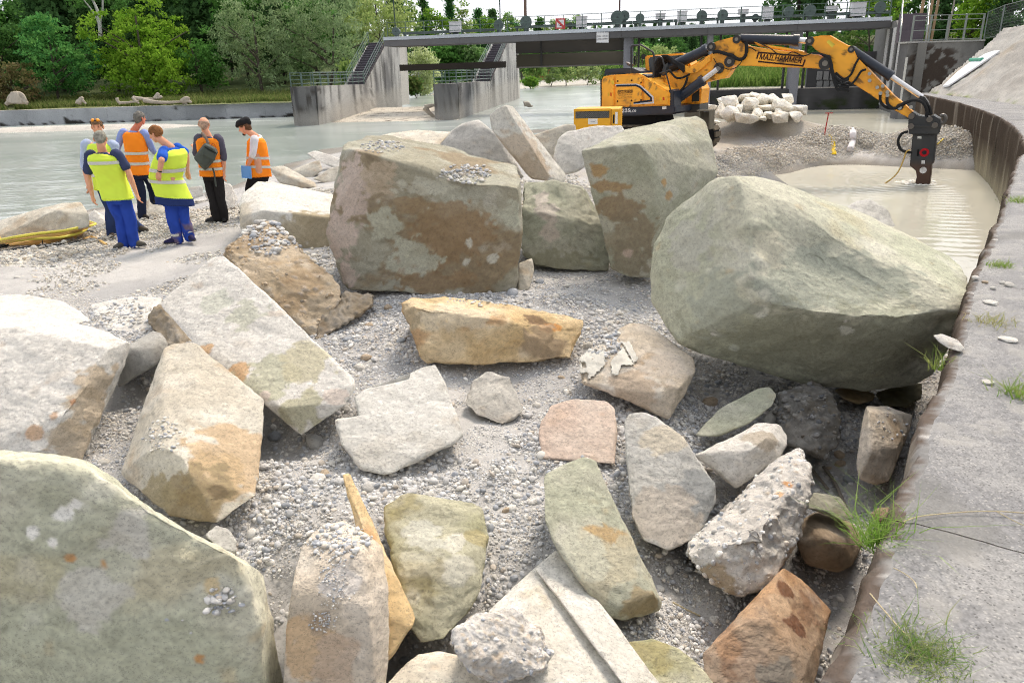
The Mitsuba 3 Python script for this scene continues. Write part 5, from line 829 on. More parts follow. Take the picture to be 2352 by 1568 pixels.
for x, y, rx, ry, d in q_:
    rx, ry = rx * 1.2, ry * 1.2
    k = int(d > .2) + int(d > .9); cnt[k] += 1; r = np.random.default_rng(int(x * 7 + y)); a = np.sort(r.uniform(0, 2 * math.pi, 9)); u = r.uniform(.86, 1.08, 9)
    vs = [(*cb(x + rx * math.cos(t) * w * min(1.15, 1 / max(abs(math.cos(t)), abs(math.sin(t)))), y + ry * math.sin(t) * w * min(1.15, 1 / max(abs(math.cos(t)), abs(math.sin(t))))), .35) for t, w in zip(a, u)] + [(*cb(x + rx * r.uniform(-.5, .5), y + ry * r.uniform(-.5, .3)), 0) for _ in range(3)]
    boulder(f'white quarry stone in the {row[k]} row of the heap, {nth[cnt[k] - 1]} from the left', 32.0 + d, vs, 'white', .9, .03, .5, name='quarry_stone', cat='stone', group='white quarry stones heaped behind the excavator', tone=1.3)
# ------------------------------------------------------------------ people
SKIN = lin((214, 160, 132)); 
d7 = lambda x, y: (174.56 + .22263 * x, 238.9 + .22263 * y)
d8 = lambda x, y: (404.25 + .17577 * x, 257.25 + .17577 * y)
d5 = lambda x, y: (.28125 * x, 238.9 + .28125 * y)
def ball(p, r, s=(1, 1, 1), n=14):
    return m3.Manifold.sphere(1, n).scale([r * s[0], r * s[1], r * s[2]]).translate(list(map(float, p)))
def chain(pts, rs, n=14):
    out = m3.Manifold()
    for a, b, ra, rb in zip(pts[:-1], pts[1:], rs[:-1], rs[1:]): out = out + m3.Manifold.batch_hull([ball(a, ra, n=n), ball(b, rb, n=n)])
    return out
def soft(m, L=.02, k=8, wr=0.0, seed=0):
    q = m.refine_to_length(L).to_mesh(); v, f = np.array(q.vert_properties[:, :3], float), np.array(q.tri_verts)
    t = trimesh.Trimesh(v, f, process=False); trimesh.smoothing.filter_taubin(t, iterations=k); v = np.asarray(t.vertices)
    if wr:
        n = vnorm(v, f); v = v + n * ((np.abs(fb(v, 7, 3, seed, (1, 1, .45)) - .5) * -2 + .3) * wr)[:, None]
    return trimesh.Trimesh(v, f, process=False)
def loft(rings, n=28, seed=0, wr=.012, ends=True):
    """rings: (centre, right dir, half width, front dir, half depth); rounded-rectangle sections"""
    a = np.linspace(0, 2 * np.pi, n, endpoint=False); ca, sa = np.cos(a), np.sin(a); e = .78
    cs, sn = np.sign(ca) * np.abs(ca) ** e, np.sign(sa) * np.abs(sa) ** e
    R = []
    cc = np.array([r[0] for r in rings]); 
    for k in np.linspace(0, len(rings) - 1, (len(rings) - 1) * 6 + 1):
        i = min(int(k), len(rings) - 2); t = k - i; t = t * t * (3 - 2 * t) * .5 + t * .5
        A, Bq = rings[i], rings[i + 1]; m_ = [np.asarray(A[j]) * (1 - t) + np.asarray(Bq[j]) * t for j in range(5)]
        R.append(m_[0] + np.outer(cs * m_[2], m_[1]) + np.outer(sn * m_[4], m_[3]))
    V = np.array(R); m, w = V.shape[:2]; i = np.arange(m * w).reshape(m, w); j = np.roll(i, -1, 1)
    F = np.stack([i[:-1], j[:-1], j[1:], i[1:]], -1).reshape(-1, 4); V = V.reshape(-1, 3); F = np.vstack([F[:, [0, 1, 2]], F[:, [0, 2, 3]]])
    if ends:
        V = np.vstack([V, V[:w].mean(0), V[-w:].mean(0)]); F = np.vstack([F, [[m * w, i[0, (q + 1) % w], i[0, q]] for q in range(w)], [[m * w + 1, i[-1, q], i[-1, (q + 1) % w]] for q in range(w)]])
    t = trimesh.Trimesh(V, F, process=False)
    if t.volume < 0: t.invert()
    if wr: V = V + vnorm(V, np.asarray(t.faces)) * ((fb(V, 5, 3, seed, (1, 1, .6)) - .5) * 2 * wr)[:, None]
    return trimesh.Trimesh(V, t.faces, process=False)
def fingers(wr, d, side, s=1.0, curl=.5):
    """palm, four unequal bent fingers and a thumb; d: direction of the hand, side: towards the thumb"""
    d = d / np.linalg.norm(d); side = side - d * (side @ d); side /= np.linalg.norm(side); nn = np.cross(d, side)
    m = m3.Manifold.batch_hull([ball(wr, .027 * s), ball(wr + d * .085 * s + side * .032 * s, .016 * s), ball(wr + d * .08 * s - side * .032 * s, .016 * s)])
    for k, (o, l) in enumerate(zip((.033, .011, -.011, -.032), (.075, .085, .078, .06))):
        p = wr + d * .075 * s + side * o * s; ps = [p]
        for j, b in enumerate((.45, .32, .23)):
            a = curl * (j + .6) * .75; ps.append(ps[-1] + (d * math.cos(a) + nn * math.sin(a) + side * o * 1.5) * l * b * s)
        m = m + chain(ps, [.0105 * s, .0098 * s, .009 * s, .0078 * s], 8)
    th = [wr + side * .02 * s + d * .015 * s, wr + side * .045 * s + d * .045 * s + nn * .01 * s, wr + side * .05 * s + d * .08 * s + nn * .018 * s]
    return m + chain(th, [.016 * s, .0125 * s, .0095 * s], 8)
def head(c, f, up, s=1.0):
    """c: centre; f: where the face looks; skull, jaw, nose, ears, brow"""
    up = up / np.linalg.norm(up); f = f - up * (f @ up); f /= np.linalg.norm(f); r = np.cross(f, up); P = lambda x, y, z: c + (r * x + f * y + up * z) * s
    m = m3.Manifold.batch_hull([ball(P(0, -.018, .035), .083 * s), ball(P(0, .035, .035), .072 * s), ball(P(0, .01, .055), .072 * s)])
    m = m + m3.Manifold.batch_hull([ball(P(0, .06, -.085), .028 * s), ball(P(.035, .02, -.05), .036 * s), ball(P(-.035, .02, -.05), .036 * s), ball(P(0, .04, .02), .066 * s)])
    m = m + m3.Manifold.batch_hull([ball(P(0, .1, .02), .009 * s), ball(P(0, .128, -.022), .014 * s), ball(P(0, .095, -.028), .018 * s)])
    m = m + m3.Manifold.batch_hull([ball(P(.035, .088, .03), .014 * s), ball(P(-.035, .088, .03), .014 * s)])
    m = m + m3.Manifold.batch_hull([ball(P(.022, .088, -.056), .008 * s), ball(P(-.022, .088, -.056), .008 * s)])
    for q in (1, -1): m = m + m3.Manifold.batch_hull([ball(P(.082 * q, -.005, .015), .014 * s, n=8), ball(P(.092 * q, -.02, .02), .012 * s, n=8), ball(P(.084 * q, -.008, -.025), .01 * s, n=8)])
    return m, P, (r, f, up)
def person(label, J, Y0, face, skin=SKIN, vest=None, sleeve=None, trous=None, shoes=(.03, .028, .026), hair=None, girth=1.0, longs=False, vlen=0.0, tilt=(0, 0, 0), group=None, waistc=None, hs=1.0):
    t = thing('person', label, 'person', group); g = {k: at(q[0], q[1], Y0 + (q[2] if len(q) > 2 else 0)) for k, q in J.items()}; seed = int(J['head'][0])
    face = np.array(face, float); up = np.array([0, 0, 1.0]) + np.array(tilt)
    hm, P, (hr, hf, hu) = head(g['head'], face, up, hs)
    sc = (g['sl'] + g['sr']) / 2; hc = (g['pl'] + g['pr']) / 2; rx = g['sr'] - g['sl']; sw = np.linalg.norm(rx) / 2; rx = rx / np.linalg.norm(rx); hx = g['pr'] - g['pl']; hx = hx / np.linalg.norm(hx)
    ax = sc - hc; H = np.linalg.norm(ax); ax /= H; fr_ = np.cross(rx, ax); fr_ /= np.linalg.norm(fr_)
    bx = lambda u: rx * u + hx * (1 - u)
    fat = g.get('belly'); bo = (fat - (sc * .35 + hc * .65)) if fat is not None else np.zeros(3)
    def ring(u, w, d, o=0.0): return (hc + ax * H * u + bo * max(0, 1 - abs(u - .35) * 2) * .5 + fr_ * o, bx(min(1, max(0, u))), w * girth, fr_, d * girth)
    tor = [ring(-.16, .165, .12), ring(.08, .17, .125), ring(.38, .165, .125), ring(.68, .19, .13), ring(.88, .185, .115), ring(.99, .13, .085), ring(1.06, .06, .06)]
    neck = g['head'] - hu * .075 - hf * .02
    arms = m3.Manifold(); hands = m3.Manifold()
    for s_ in 'lr':
        S_, E_, W_ = g['s' + s_], g['e' + s_], g['h' + s_]; fd = W_ - E_; fd /= np.linalg.norm(fd)
        arms = arms + chain([S_ - ax * .03, E_, E_ + (W_ - E_) * .45, W_], [.055 * girth ** .5, .043, .041, .027]); side = -fr_ if (np.cross(fd, fr_) @ rx) * 0 == 0 else fr_
        side = hf if abs(fd @ hf) < .8 else rx
        hands = hands + fingers(W_, fd, side, 1.0)
    legs = m3.Manifold()
    for s_ in 'lr': legs = legs + chain([g['p' + s_], g['k' + s_], g['a' + s_]], [.075, .05, .04])
    core = m3.Manifold.batch_hull([ball(sc - ax * .05 + rx * .1, .08), ball(sc - ax * .05 - rx * .1, .08), ball(hc + rx * .07, .09), ball(hc - rx * .07, .09)])
    body = hm + chain([neck, sc + ax * .03], [.058, .064]) + core + arms + hands + legs
    lips = P(0, .1, -.056)
    def skc(v, n):
        c = worn(skin, skin * [.93, .8, .78], 9, .4, .7, .5, .03)(v, n); c = mixc(c, skin * [.8, .52, .5], ss(.03, .012, np.linalg.norm((v - lips) / [1, 1, .5], axis=1)) * .8)
        for q in (1, -1): c = mixc(c, np.array([.05, .035, .03]), ss(.017, .009, np.linalg.norm((v - P(.033 * q, .092, .012)) / [1, 1, .6], axis=1)) * .9); 
        for q in (1, -1): c = mixc(c, skin * .35, ss(.024, .012, np.linalg.norm((v - P(.034 * q, .098, .034)) / [1, 1, .3], axis=1)) * .6)
        return c
    part(t, 'body', soft(body, .022, 3), skc, 'matte', True)
    # trousers
    kn = .095 * girth ** .4
    tr = m3.Manifold()
    for s_ in 'lr':
        a_ = g['a' + s_]; lo = a_ + (g['k' + s_] - a_) * -.06
        tr = tr + chain([g['p' + s_] + (hc - g['p' + s_]) * .1, g['k' + s_], lo], [.102 * girth ** .7, kn * .86, .076])
    pelvis = loft([ring(-.34, .135, .105), ring(-.2, .163, .122), ring(-.05, .168, .125), ring(.1, .165, .122)], 28, seed, .006)
    tc = trous if callable(trous) else worn(trous, np.array(trous) * .62, 5, .4, .7, .5, .06)
    part(t, 'trousers', tm([soft(tr, .03, 4, .034, seed), pelvis]), tc, 'matte', True)
    for s_ in 'lr':
        a_, to = g['a' + s_], g['t' + s_]; d = to - a_; d[2] = 0; d = d / (np.linalg.norm(d) + 1e-6); z = min(a_[2] - .06, to[2]); b0 = np.array([a_[0], a_[1], z + .035])
        sm = m3.Manifold.batch_hull([ball(b0 - d * .05, .042, (1, 1, .85)), ball(b0 + d * .1, .045, (1, 1, .8)), ball(b0 + d * .17, .034, (1, 1, .75)), ball(a_ + [0, 0, .0], .05)])
        k_ = part(t, 'shoe', soft(sm, .02, 3), worn(shoes, np.array(shoes) * 1.8 + .02, 6), 'matte', True)
        part(k_, 'sole', m3.Manifold.batch_hull([ball(b0 - d * .05 - [0, 0, .022], .043, (1, 1, .35)), ball(b0 + d * .1 - [0, 0, .022], .047, (1, 1, .35)), ball(b0 + d * .18 - [0, 0, .02], .036, (1, 1, .35))]), np.array([.05, .05, .05]), 'matte', 40)
    # shirt: torso and sleeves
    sh = loft([(r[0], r[1], r[2] + .004, r[3], r[4] + .004) for r in tor], 28, seed, .008)
    sl = m3.Manifold()
    for s_ in 'lr':
        S_, E_, W_ = g['s' + s_], g['e' + s_], g['h' + s_]; inn = S_ + (sc - S_) * .12
        if longs == 'roll': sl = sl + chain([inn, S_ - ax * .02, E_, E_ + (W_ - E_) * .18], [.075, .075, .058, .057])
        elif longs: sl = sl + chain([inn, S_ - ax * .02, E_, E_ + (W_ - E_) * .86], [.075, .073, .057, .046])
        else: sl = sl + chain([inn, S_ - ax * .02, S_ + (E_ - S_) * .72], [.078, .077, .072])
    part(t, 'shirt', tm([sh, soft(sl, .032, 4, .016, seed + 3)]), worn(sleeve, np.array(sleeve) * .7, 5, .4, .7, .4, .05), 'matte', True)
    # vest
    if vest is not None:
        vc_, sc_, stripes = vest; e_ = .022
        vr = [ring(-.20 - vlen, .185, .145), ring(.08, .178, .138), ring(.38, .175, .137), ring(.68, .19, .142), ring(.90, .192, .128), ring(.985, .165, .10), ring(1.02, .10, .08)]
        vr = [(r[0], r[1], r[2] + e_ * .8, r[3], r[4] + e_ * .7) for r in vr]
        kv = part(t, 'vest', loft(vr, 40, seed + 1, .022), worn(vc_, np.array(vc_) * [.9, .82, .8], 5, .4, .7, .5, .04), 'matte', True)
        for u in stripes:
            u_, n_ = (u, 1) if np.isscalar(u) else u
            def rr(u): 
                us = [-.20 - vlen, .08, .38, .68, .90, .985, 1.02]; w = np.interp(u, us, [r[2] for r in vr]); d = np.interp(u, us, [r[4] for r in vr]); q = ring(u, 1, 1); return (q[0], q[1], w + .013, q[3], d + .013)
            part(kv, 'reflective_strip', loft([rr(u_ - .042), rr(u_ + .042)], 36, seed + 1, .010, False), sc_, 'paint', True)
    if hair:
        hcol, kind = hair; cap = m3.Manifold.batch_hull([ball(P(0, -.022, .04), .09 * hs), ball(P(0, .03, .052), .08 * hs), ball(P(0, .0, .066), .078 * hs)] + ([ball(P(0, -.05, -.03), .06 * hs)] if kind != 'top' else []))
        cut = m3.Manifold.cube([.5, .5, .5], True).translate([0, 0, 0]); R = np.c_[hr, hf, hu]; M34 = np.c_[R, P(0, .0, 0) + (hf * .325 + hu * -.20)]
        cut = m3.Manifold.cube([.6, .5, .5], True).transform(M34)
        if kind == 'bald': cut = cut + m3.Manifold.cube([.6, .6, .5], True).transform(np.c_[R, P(0, 0, .32)])
        cap = cap - cut; q = soft(cap, .02, 3); v = np.asarray(q.vertices); n = vnorm(v, np.asarray(q.faces)); q.vertices = v + n * ((fb(v, 45, 3, seed, (1, 1, .4)) - .5) * .012)[:, None]
        part(t, 'hair', q, worn(hcol, np.array(hcol) * .45, 40, .4, .65, .8, .2), 'matte', True)
    return t, g, P, (hr, hf, hu), (hc, ax, H, rx, fr_, ring)
HIY = lin((214, 240, 84)); HIO = np.array([.95, .27, .02]); REF = lin((196, 196, 190)); BLU = lin((44, 74, 168)); DNV = lin((44, 54, 84)); DNV2 = lin((58, 66, 98))
def foot(px, py): return gpt(px, py)[1]
F1 = foot(298, 570)
p1 = person('worker with grey hair seen from behind, yellow vest over a dark blue shirt, blue trousers', {'head': (231, 321), 'sl': (205, 356), 'sr': (270, 354), 'el': (202, 405), 'hl': (212, 450, -.05), 'er': (294, 393), 'hr': (314, 446, -.05), 'pl': (251, 440), 'pr': (281, 440), 'kl': (276, 502), 'kr': (298, 502), 'al': (284, 558), 'ar': (307, 556), 'tl': (273, 570, -.1), 'tr': (324, 563, -.02)}, F1, (-.25, 1, -.35),
    vest=(HIY, REF, [.80]), sleeve=DNV2, trous=BLU, shoes=(.09, .085, .075), hair=(lin((150, 148, 138)), 'full'), girth=1.12, tilt=(-.05, .35, 0))
hc, ax, H, rx, fr_, ring = p1[4]
for u, c, o in ((.92, REF, 0), (-.92, REF, 0), (1.04, (.02, .02, .02), 0), (-1.04, (.02, .02, .02), 0)):
    pts = [hc + ax * H * k + rx * u * .165 - fr_ * (.15 if abs(u) < 1 else .10) for k in np.linspace(-.14, .66, 8)]; part(p1[0], 'vest_stripe', tube(pts, .018, 6), c, 'matte', 40)
F2 = foot(257, 546)
p2 = person('man facing the group with orange sunglasses pushed up on his hair, yellow vest', {'head': (224, 293), 'sl': (262, 332), 'sr': (196, 330), 'el': (264, 375), 'hl': (248, 410, -.1), 'er': (193, 378), 'hr': (202, 424, -.12), 'pl': (256, 418), 'pr': (232, 418), 'kl': (268, 470, -.05), 'kr': (252, 478), 'al': (318, 522, .15), 'ar': (257, 536), 'tl': (334, 528, .1), 'tr': (258, 545, -.1)}, F2, (.3, -1, -.15),
    vest=(HIY, REF, [.2, .5]), sleeve=lin((176, 190, 222)), trous=lin((50, 66, 108)), shoes=(.055, .045, .035), hair=(lin((128, 100, 76)), 'top'), longs='roll')
P, (hr, hf, hu) = p2[2], p2[3]
sg = thing('sunglasses', 'orange mirrored sunglasses on top of the head of the man facing the group', 'sunglasses')
for q in (1, -1): part(sg, 'lens', m3.Manifold.batch_hull([ball(P(.036 * q, .075, .115), .022, n=10), ball(P(.05 * q, .062, .112), .02, n=10), ball(P(.036 * q, .06, .128), .02, n=10)]), lin((240, 150, 20)), 'paint', 40)
part(sg, 'frame', tube([P(.095, -.02, .06), P(.085, .05, .1), P(.0, .088, .118), P(-.085, .05, .1), P(-.095, -.02, .06)], .007, 6), (.05, .04, .03), 'paint', 40)
F3 = foot(330, 506)
p3 = person('tall man seen from behind in an orange vest and navy trousers, short grey hair', {'head': (320.5, 273), 'sl': (281, 304), 'sr': (334, 306), 'el': (268, 343, .08), 'hl': (283, 372, .22), 'er': (347, 338, .1), 'hr': (356, 352, .2), 'pl': (309, 384), 'pr': (327, 384), 'kl': (324, 440), 'kr': (346, 420, .2), 'al': (327, 494), 'ar': (354, 458, .35), 'tl': (343, 504, -.1), 'tr': (360, 466, .25)}, F3, (.45, 1, -.1),
    vest=(HIO, REF, [.12, .42]), sleeve=lin((138, 156, 214)), trous=DNV * .6, shoes=(.025, .022, .02), hair=(lin((118, 116, 112)), 'full'), longs=True, skin=lin((208, 130, 108)))
F4 = foot(400, 562)
def tr4(v, n): return mixc(worn(BLU, BLU * .6, 5, .4, .7, .5, .06)(v, n), lin((120, 100, 80)), ss(.6, .7, fb(v, 5, 3, 17)) * .7)
p4 = person('stout worker with reddish hair and hands on hips, yellow vest over a blue overall', {'head': (360, 309), 'sl': (375, 348, -.12), 'sr': (410, 340, .18), 'el': (371, 368, -.36), 'hl': (366, 396, -.34), 'er': (428, 352, .3), 'hr': (431, 392, .3), 'pl': (390, 442, -.05), 'pr': (411, 442, .08), 'kl': (396, 497, -.05), 'kr': (421, 494, .05), 'al': (407, 548), 'ar': (435, 542, .05), 'tl': (386, 560, -.06), 'tr': (447, 551, -.1), 'belly': (362, 410, 0)}, F4, (-1, .25, -.15),
    vest=(HIY, REF, [.28, .55]), sleeve=lin((40, 90, 190)), trous=tr4, shoes=lin((52, 50, 88)) * .8, hair=(lin((142, 98, 62)), 'top'), girth=1.22, vlen=-.06, tilt=(-.22, 0, 0))
hc, ax, H, rx, fr_, ring = p4[4]; vr = [ring(-.30, .185, .16), ring(-.12, .183, .155)]
part(p4[0], 'vest_hem', loft([(r[0], r[1], r[2] + .025, r[3], r[4] + .02) for r in vr], 36, 3, .012), DNV * [.8, 1.0, 1.5], 'matte', True)
for a_, b_ in (('al', 'kl'), ('ar', 'kr')):
    A_, B2 = p4[1][a_], p4[1][b_]; d = (B2 - A_) / np.linalg.norm(B2 - A_); part(p4[0], 'reflective_cuff', bar(A_ + d * .06, A_ + d * .10, .083, 16), REF, 'paint', 40)
part(p4[0], 'watch', bar(p4[1]['hl'] + (p4[1]['el'] - p4[1]['hl']) * .06, p4[1]['hl'] + (p4[1]['el'] - p4[1]['hl']) * .16, .033, 12), (.02, .02, .02), 'paint', 40)
F5 = foot(500, 512)
p5 = person('bald man from behind in orange vest and black trousers, backpack on one shoulder', {'head': (469, 287), 'sl': (455, 317), 'sr': (503, 318), 'el': (450, 353, .05), 'hl': (445, 337, .3), 'er': (513, 356), 'hr': (514, 398, .02), 'pl': (474, 390), 'pr': (497, 390), 'kl': (486, 443), 'kr': (506, 446), 'al': (498, 499), 'ar': (514, 498, .05), 'tl': (478, 510, -.05), 'tr': (517, 503, .2)}, F5, (-.1, 1, -.05),
    vest=(HIO, REF, [.05, .30]), sleeve=lin((84, 82, 98)), trous=lin((44, 42, 44)) * .8, shoes=(.02, .02, .022), hair=(lin((190, 160, 142)), 'bald'), longs='roll')
hc, ax, H, rx, fr_, ring = p5[4]; bk = thing('backpack', 'dark green-grey backpack slung aslant on the back of the bald man', 'backpack')
def b8(x, y, o): return at(*d8(x, y), F5 - o)
gcol_ = worn(lin((92, 98, 94)) * .75, lin((66, 70, 68)) * .6, 6)
part(bk, 'bag', soft(hullpts([b8(x, y, o) for x, y in [(355, 420), (400, 400), (530, 480), (548, 530), (480, 660), (380, 765), (330, 720), (232, 605), (250, 575), (345, 590)] for o in (.14, .2)] + [b8(x, y, .34) for x, y in [(385, 430), (500, 490), (520, 530), (470, 620), (380, 720), (330, 680), (345, 590)]]), .025, 5, .012), gcol_, 'matte', True)
part(bk, 'front_pocket', soft(hullpts([b8(x, y, o) for x, y in [(385, 480), (520, 560), (505, 640), (420, 600), (350, 560)] for o in (.3, .37)]), .02, 4), gcol_, 'matte', True)
part(bk, 'zip', tube([b8(*q, .375) for q in [(372, 455), (450, 500), (535, 545)]], .007, 5), (.01, .01, .01), 'matte'); part(bk, 'handle', tube(catmull([b8(*q, .3) for q in [(455, 440), (480, 415), (510, 435), (520, 470)]], 4), .008, 5), lin((190, 90, 50)), 'matte')
part(bk, 'strap', tube(catmull([b8(*q, o) for q, o in [((340, 275), .17), ((375, 320), .2), ((405, 370), .19), ((420, 410), .2)]], 5), .026, 6), lin((150, 132, 122)) * .7, 'matte', 40); part(bk, 'hanging_strap', tube([b8(480, 730, .22), b8(500, 800, .22), b8(525, 975, .2)], .016, 5), gcol_, 'matte', 40)
F6 = 14.0
p6 = person('man in a black beret with a dark goatee, white shirt and orange vest, looking down', {'head': (563.5, 293), 'sl': (584, 320, -.16), 'sr': (594, 318, .2), 'el': (581, 352, -.22), 'hl': (570, 380, -.2), 'er': (600, 350, .24), 'hr': (590, 382, .3), 'pl': (589, 392, -.04), 'pr': (599, 392, .05), 'kl': (573, 432, -.05), 'kr': (597, 436, .1), 'al': (574, 480), 'ar': (600, 484, .1), 'tl': (560, 490, -.05), 'tr': (588, 492, .05)}, F6, (-1, .05, -.35),
    vest=(HIO, REF, [.12, .40]), sleeve=lin((236, 234, 240)) * .85, trous=lin((40, 38, 42)) * .7, hair=(lin((110, 80, 60)), 'full'), longs='roll', tilt=(-.3, 0, 0))
P = p6[2]; part(p6[0], 'goatee', m3.Manifold.batch_hull([ball(P(0, .085, -.098), .022, n=10), ball(P(0, .07, -.115), .018, n=10)]), (.02, .016, .014), 'matte', 40)
bt = thing('beret', 'flat black beret worn by the man in the white shirt', 'hat'); part(bt, 'crown', soft(m3.Manifold.batch_hull([ball(P(0, .085, .10), .055, n=16), ball(P(0, -.07, .105), .07, n=16), ball(P(.075, 0, .105), .055, n=16), ball(P(-.075, 0, .105), .055, n=16), ball(P(0, .13, .07), .035, n=12), ball(P(0, -.09, .06), .055, n=12)]), .02, 4), worn((.016, .016, .018), (.03, .03, .033), 20), 'matte', True); part(bt, 'stub', bar(P(0, -.01, .155), P(0, -.01, .18), .006, 6), (.016, .016, .018), 'matte', 40)
a = [at(*d8(x, y), F6 - .26) for x, y in [(850, 700), (978, 712), (993, 872), (860, 862)]]; n_ = np.cross(a[1] - a[0], a[3] - a[0]); n_ /= np.linalg.norm(n_)
put(uniq('folder'), hullpts([q + n_ * o for q in a for o in (-.006, .006)]), lin((104, 160, 226)), 'paint'); tag('folder', 'light blue folder held by the man in the beret', 'folder')
# ------------------------------------------------------------------ banks, trees, grass
vr_ = np.random.default_rng(99)
def leafmesh(P, size, col, flat=.0, aspect=.6, droop=0.0):
    n = len(P); a = vr_.normal(size=(n, 3)); a[:, 2] -= droop; a /= np.linalg.norm(a, axis=1, keepdims=True)
    b = np.cross(a, vr_.normal(size=(n, 3)) + [0, 0, flat * 3]); b /= np.linalg.norm(b, axis=1, keepdims=True) + 1e-9
    s = (np.asarray(size) * vr_.uniform(.6, 1.3, n))[:, None] if np.ndim(size) == 0 else np.asarray(size)[:, None]
    V = np.stack([P - a * s, P - b * s * aspect, P + a * s, P + b * s * aspect], 1).reshape(-1, 3); i = np.arange(n) * 4
    F = np.vstack([np.c_[i, i + 1, i + 2], np.c_[i, i + 2, i + 3]]); C = np.repeat(col, 4, 0); return V, F, C
def crownpts(blobs, per, spread, seed):
    r = np.random.default_rng(seed); out, hue = [], []
    for c, rad in blobs:
        rad = np.asarray(rad, float); m = max(6, int(per * (rad[0] * rad[2] + rad[0] * rad[1]) / 2)); d = r.normal(size=(m, 3)); d /= np.linalg.norm(d, axis=1, keepdims=True)
        k = r.uniform(.35, 1, m) ** .45 * (.82 + .4 * fb(d, 2.2, 2, seed)); q = np.asarray(c) + d * rad * k[:, None]
        L = 22; pts = (q[:, None] + r.normal(size=(m, L, 3)) * np.array([1, 1, .6]) * spread).reshape(-1, 3); out.append(pts); hue.append(np.repeat(r.normal(0, 1, m), L))
    return np.concatenate(out), np.concatenate(hue)
def put_raw(key, V, F, C, mat='leaf'):
    scene[key] = mikit.ply((V, F), mat, smooth=False, color=np.clip(C, .004, .9))
def leafcol(hue, col, col2):
    col, col2 = np.asarray(col) * 1.7, np.asarray(col2) * 1.7
    t = np.clip(.5 + .28 * hue + vr_.normal(0, .18, len(hue)), 0, 1); return (mixc(col, col2, t)) * np.exp(vr_.normal(0, .16, len(hue)))[:, None]
def tree(label, px, py, rx, ry, Y, col, col2, kind='round', base=None, size=.2, per=5.0, nb=9, name='tree', group=None, trunkc=(.10, .085, .07), depth=.8):
    t = thing(name, label, 'tree', group); r = np.random.default_rng(int(px * 3 + py * 7 + Y)); c = at(px, py, Y); u = Y / FPX * 1.08; R = np.array([rx * u, rx * u * depth, ry * u]); zb_ = c[2] - R[2] * 1.05 if base is None else base
    if kind == 'spruce':
        blobs = []; n = 13
        for k in range(n):
            f = k / (n - 1); w = R[0] * (1 - f * .93) * r.uniform(.85, 1.12); z = c[2] - R[2] + 2 * R[2] * f
            for j in range(max(2, int(6 * (1 - f)))):
                a = r.uniform(0, 6.28); blobs.append((c * [1, 1, 0] + [math.cos(a) * w * .55, math.sin(a) * w * .55, z - .1 * w], (w * .5, w * .5, R[2] / n * .9)))
    else:
        blobs = [(c - [0, 0, R[2] * .05], R * .62)]
        for k in range(nb):
            a, e = r.uniform(0, 6.28), r.uniform(-.75, 1.0); q = c + R * [math.cos(a) * math.sqrt(max(0, 1 - e * e)) * .66, math.sin(a) * math.sqrt(max(0, 1 - e * e)) * .66, e * .66]; blobs.append((q, R * r.uniform(.28, .48)))
    P, hue = crownpts(blobs, per, size * 1.5, int(px + Y)); P = P[P[:, 2] > zb_ + .1]; hue = hue[:len(P)]
    put_raw(uniq(t + '__crown'), *leafmesh(P, size, leafcol(hue, np.array(col), np.array(col2)), .3 if kind != 'willow' else .0, .6 if kind != 'willow' else .32, .8 if kind == 'willow' else 0))
    tr = [tube(catmull([[c[0] + r.normal(0, .2), c[1], zb_ - .4], [c[0] + r.normal(0, .3), c[1], zb_ + (c[2] - zb_) * .5], [c[0] + r.normal(0, .5), c[1], c[2] + R[2] * .5]], 4), np.linspace(.035, .008, 9) * R[2] + .03, 7)]
    for k in range(6):
        a = r.uniform(0, 6.28); s = np.array([c[0], c[1], zb_ + (c[2] - zb_) * r.uniform(.3, .9)]); tr.append(tube(catmull([s, s + [math.cos(a) * R[0] * .35, math.sin(a) * R[1] * .35, R[2] * .25], s + [math.cos(a) * R[0] * .75, math.sin(a) * R[1] * .75, R[2] * .45]], 3), np.linspace(.016, .005, 7) * R[2] + .02, 5))
    part(t, 'trunk', tm(tr), worn(trunkc, np.array(trunkc) * .6, 2), 'matte', True); return t
G1, G1b = (.040, .135, .040), (.085, .20, .05); G2, G2b = (.085, .175, .016), (.15, .25, .03); GD, GDb = (.035, .08, .03), (.06, .12, .04); WI, WIb = (.12, .18, .08), (.18, .24, .13); BR, BRb = (.09, .10, .035), (.15, .12, .06); PA, PAb = (.17, .23, .07), (.25, .30, .12); MG, MGb = (.06, .14, .03), (.13, .22, .05)
# left bank: grass shelf behind the river wall, rising to a wooded slope
def lbz(x, y):
    return np.clip(zt + (y - 73) * .06 + np.maximum(0, y - 88) * .05, zt - .2, 40) + .35 * (fb(np.stack([x, y, x * 0], -1), .25) - .5)
def left_of(c): return c[:, 0] < -15.5 - (c[:, 1] - 73) * .08
lb = trimgrid(grid(np.arange(-140, -4, 1.0), np.concatenate([np.arange(tw0[1] + 1.2, 90, .5), np.arange(90, 190, 3)]), lbz), left_of)
put('left_bank', lb, lambda v, n: mixc(worn((.16, .18, .07), (.10, .13, .045), .5)(v, n), [.09, .125, .05], ss(82, 88, v[:, 1])), 'rock', True); tag('left_bank', kind='structure')
fbz = lambda x, y: RIVER + .25 + np.clip((y - np.interp(x, [-20, 0, 14, 40, 60], [128, 165, 186, 190, 150])) * .03, -1.5, .9) + .3 * (fb(np.stack([x, y, x * 0], -1), .08) - .5)
fbk = grid(np.arange(-60, 140, 2.5), np.concatenate([np.arange(100, 260, 2), np.arange(260, 700, 20)]), lambda x, y: np.where(x < -14 + 0 * y, -1.5, fbz(x, y)))
put('far_bank', fbk, lambda v, n: mixc(worn((.50, .48, .44), (.42, .40, .36), .1)(v, n), [.10, .16, .05], ss(-.1, .4, v[:, 2])), 'rock', True); tag('far_bank', kind='structure')
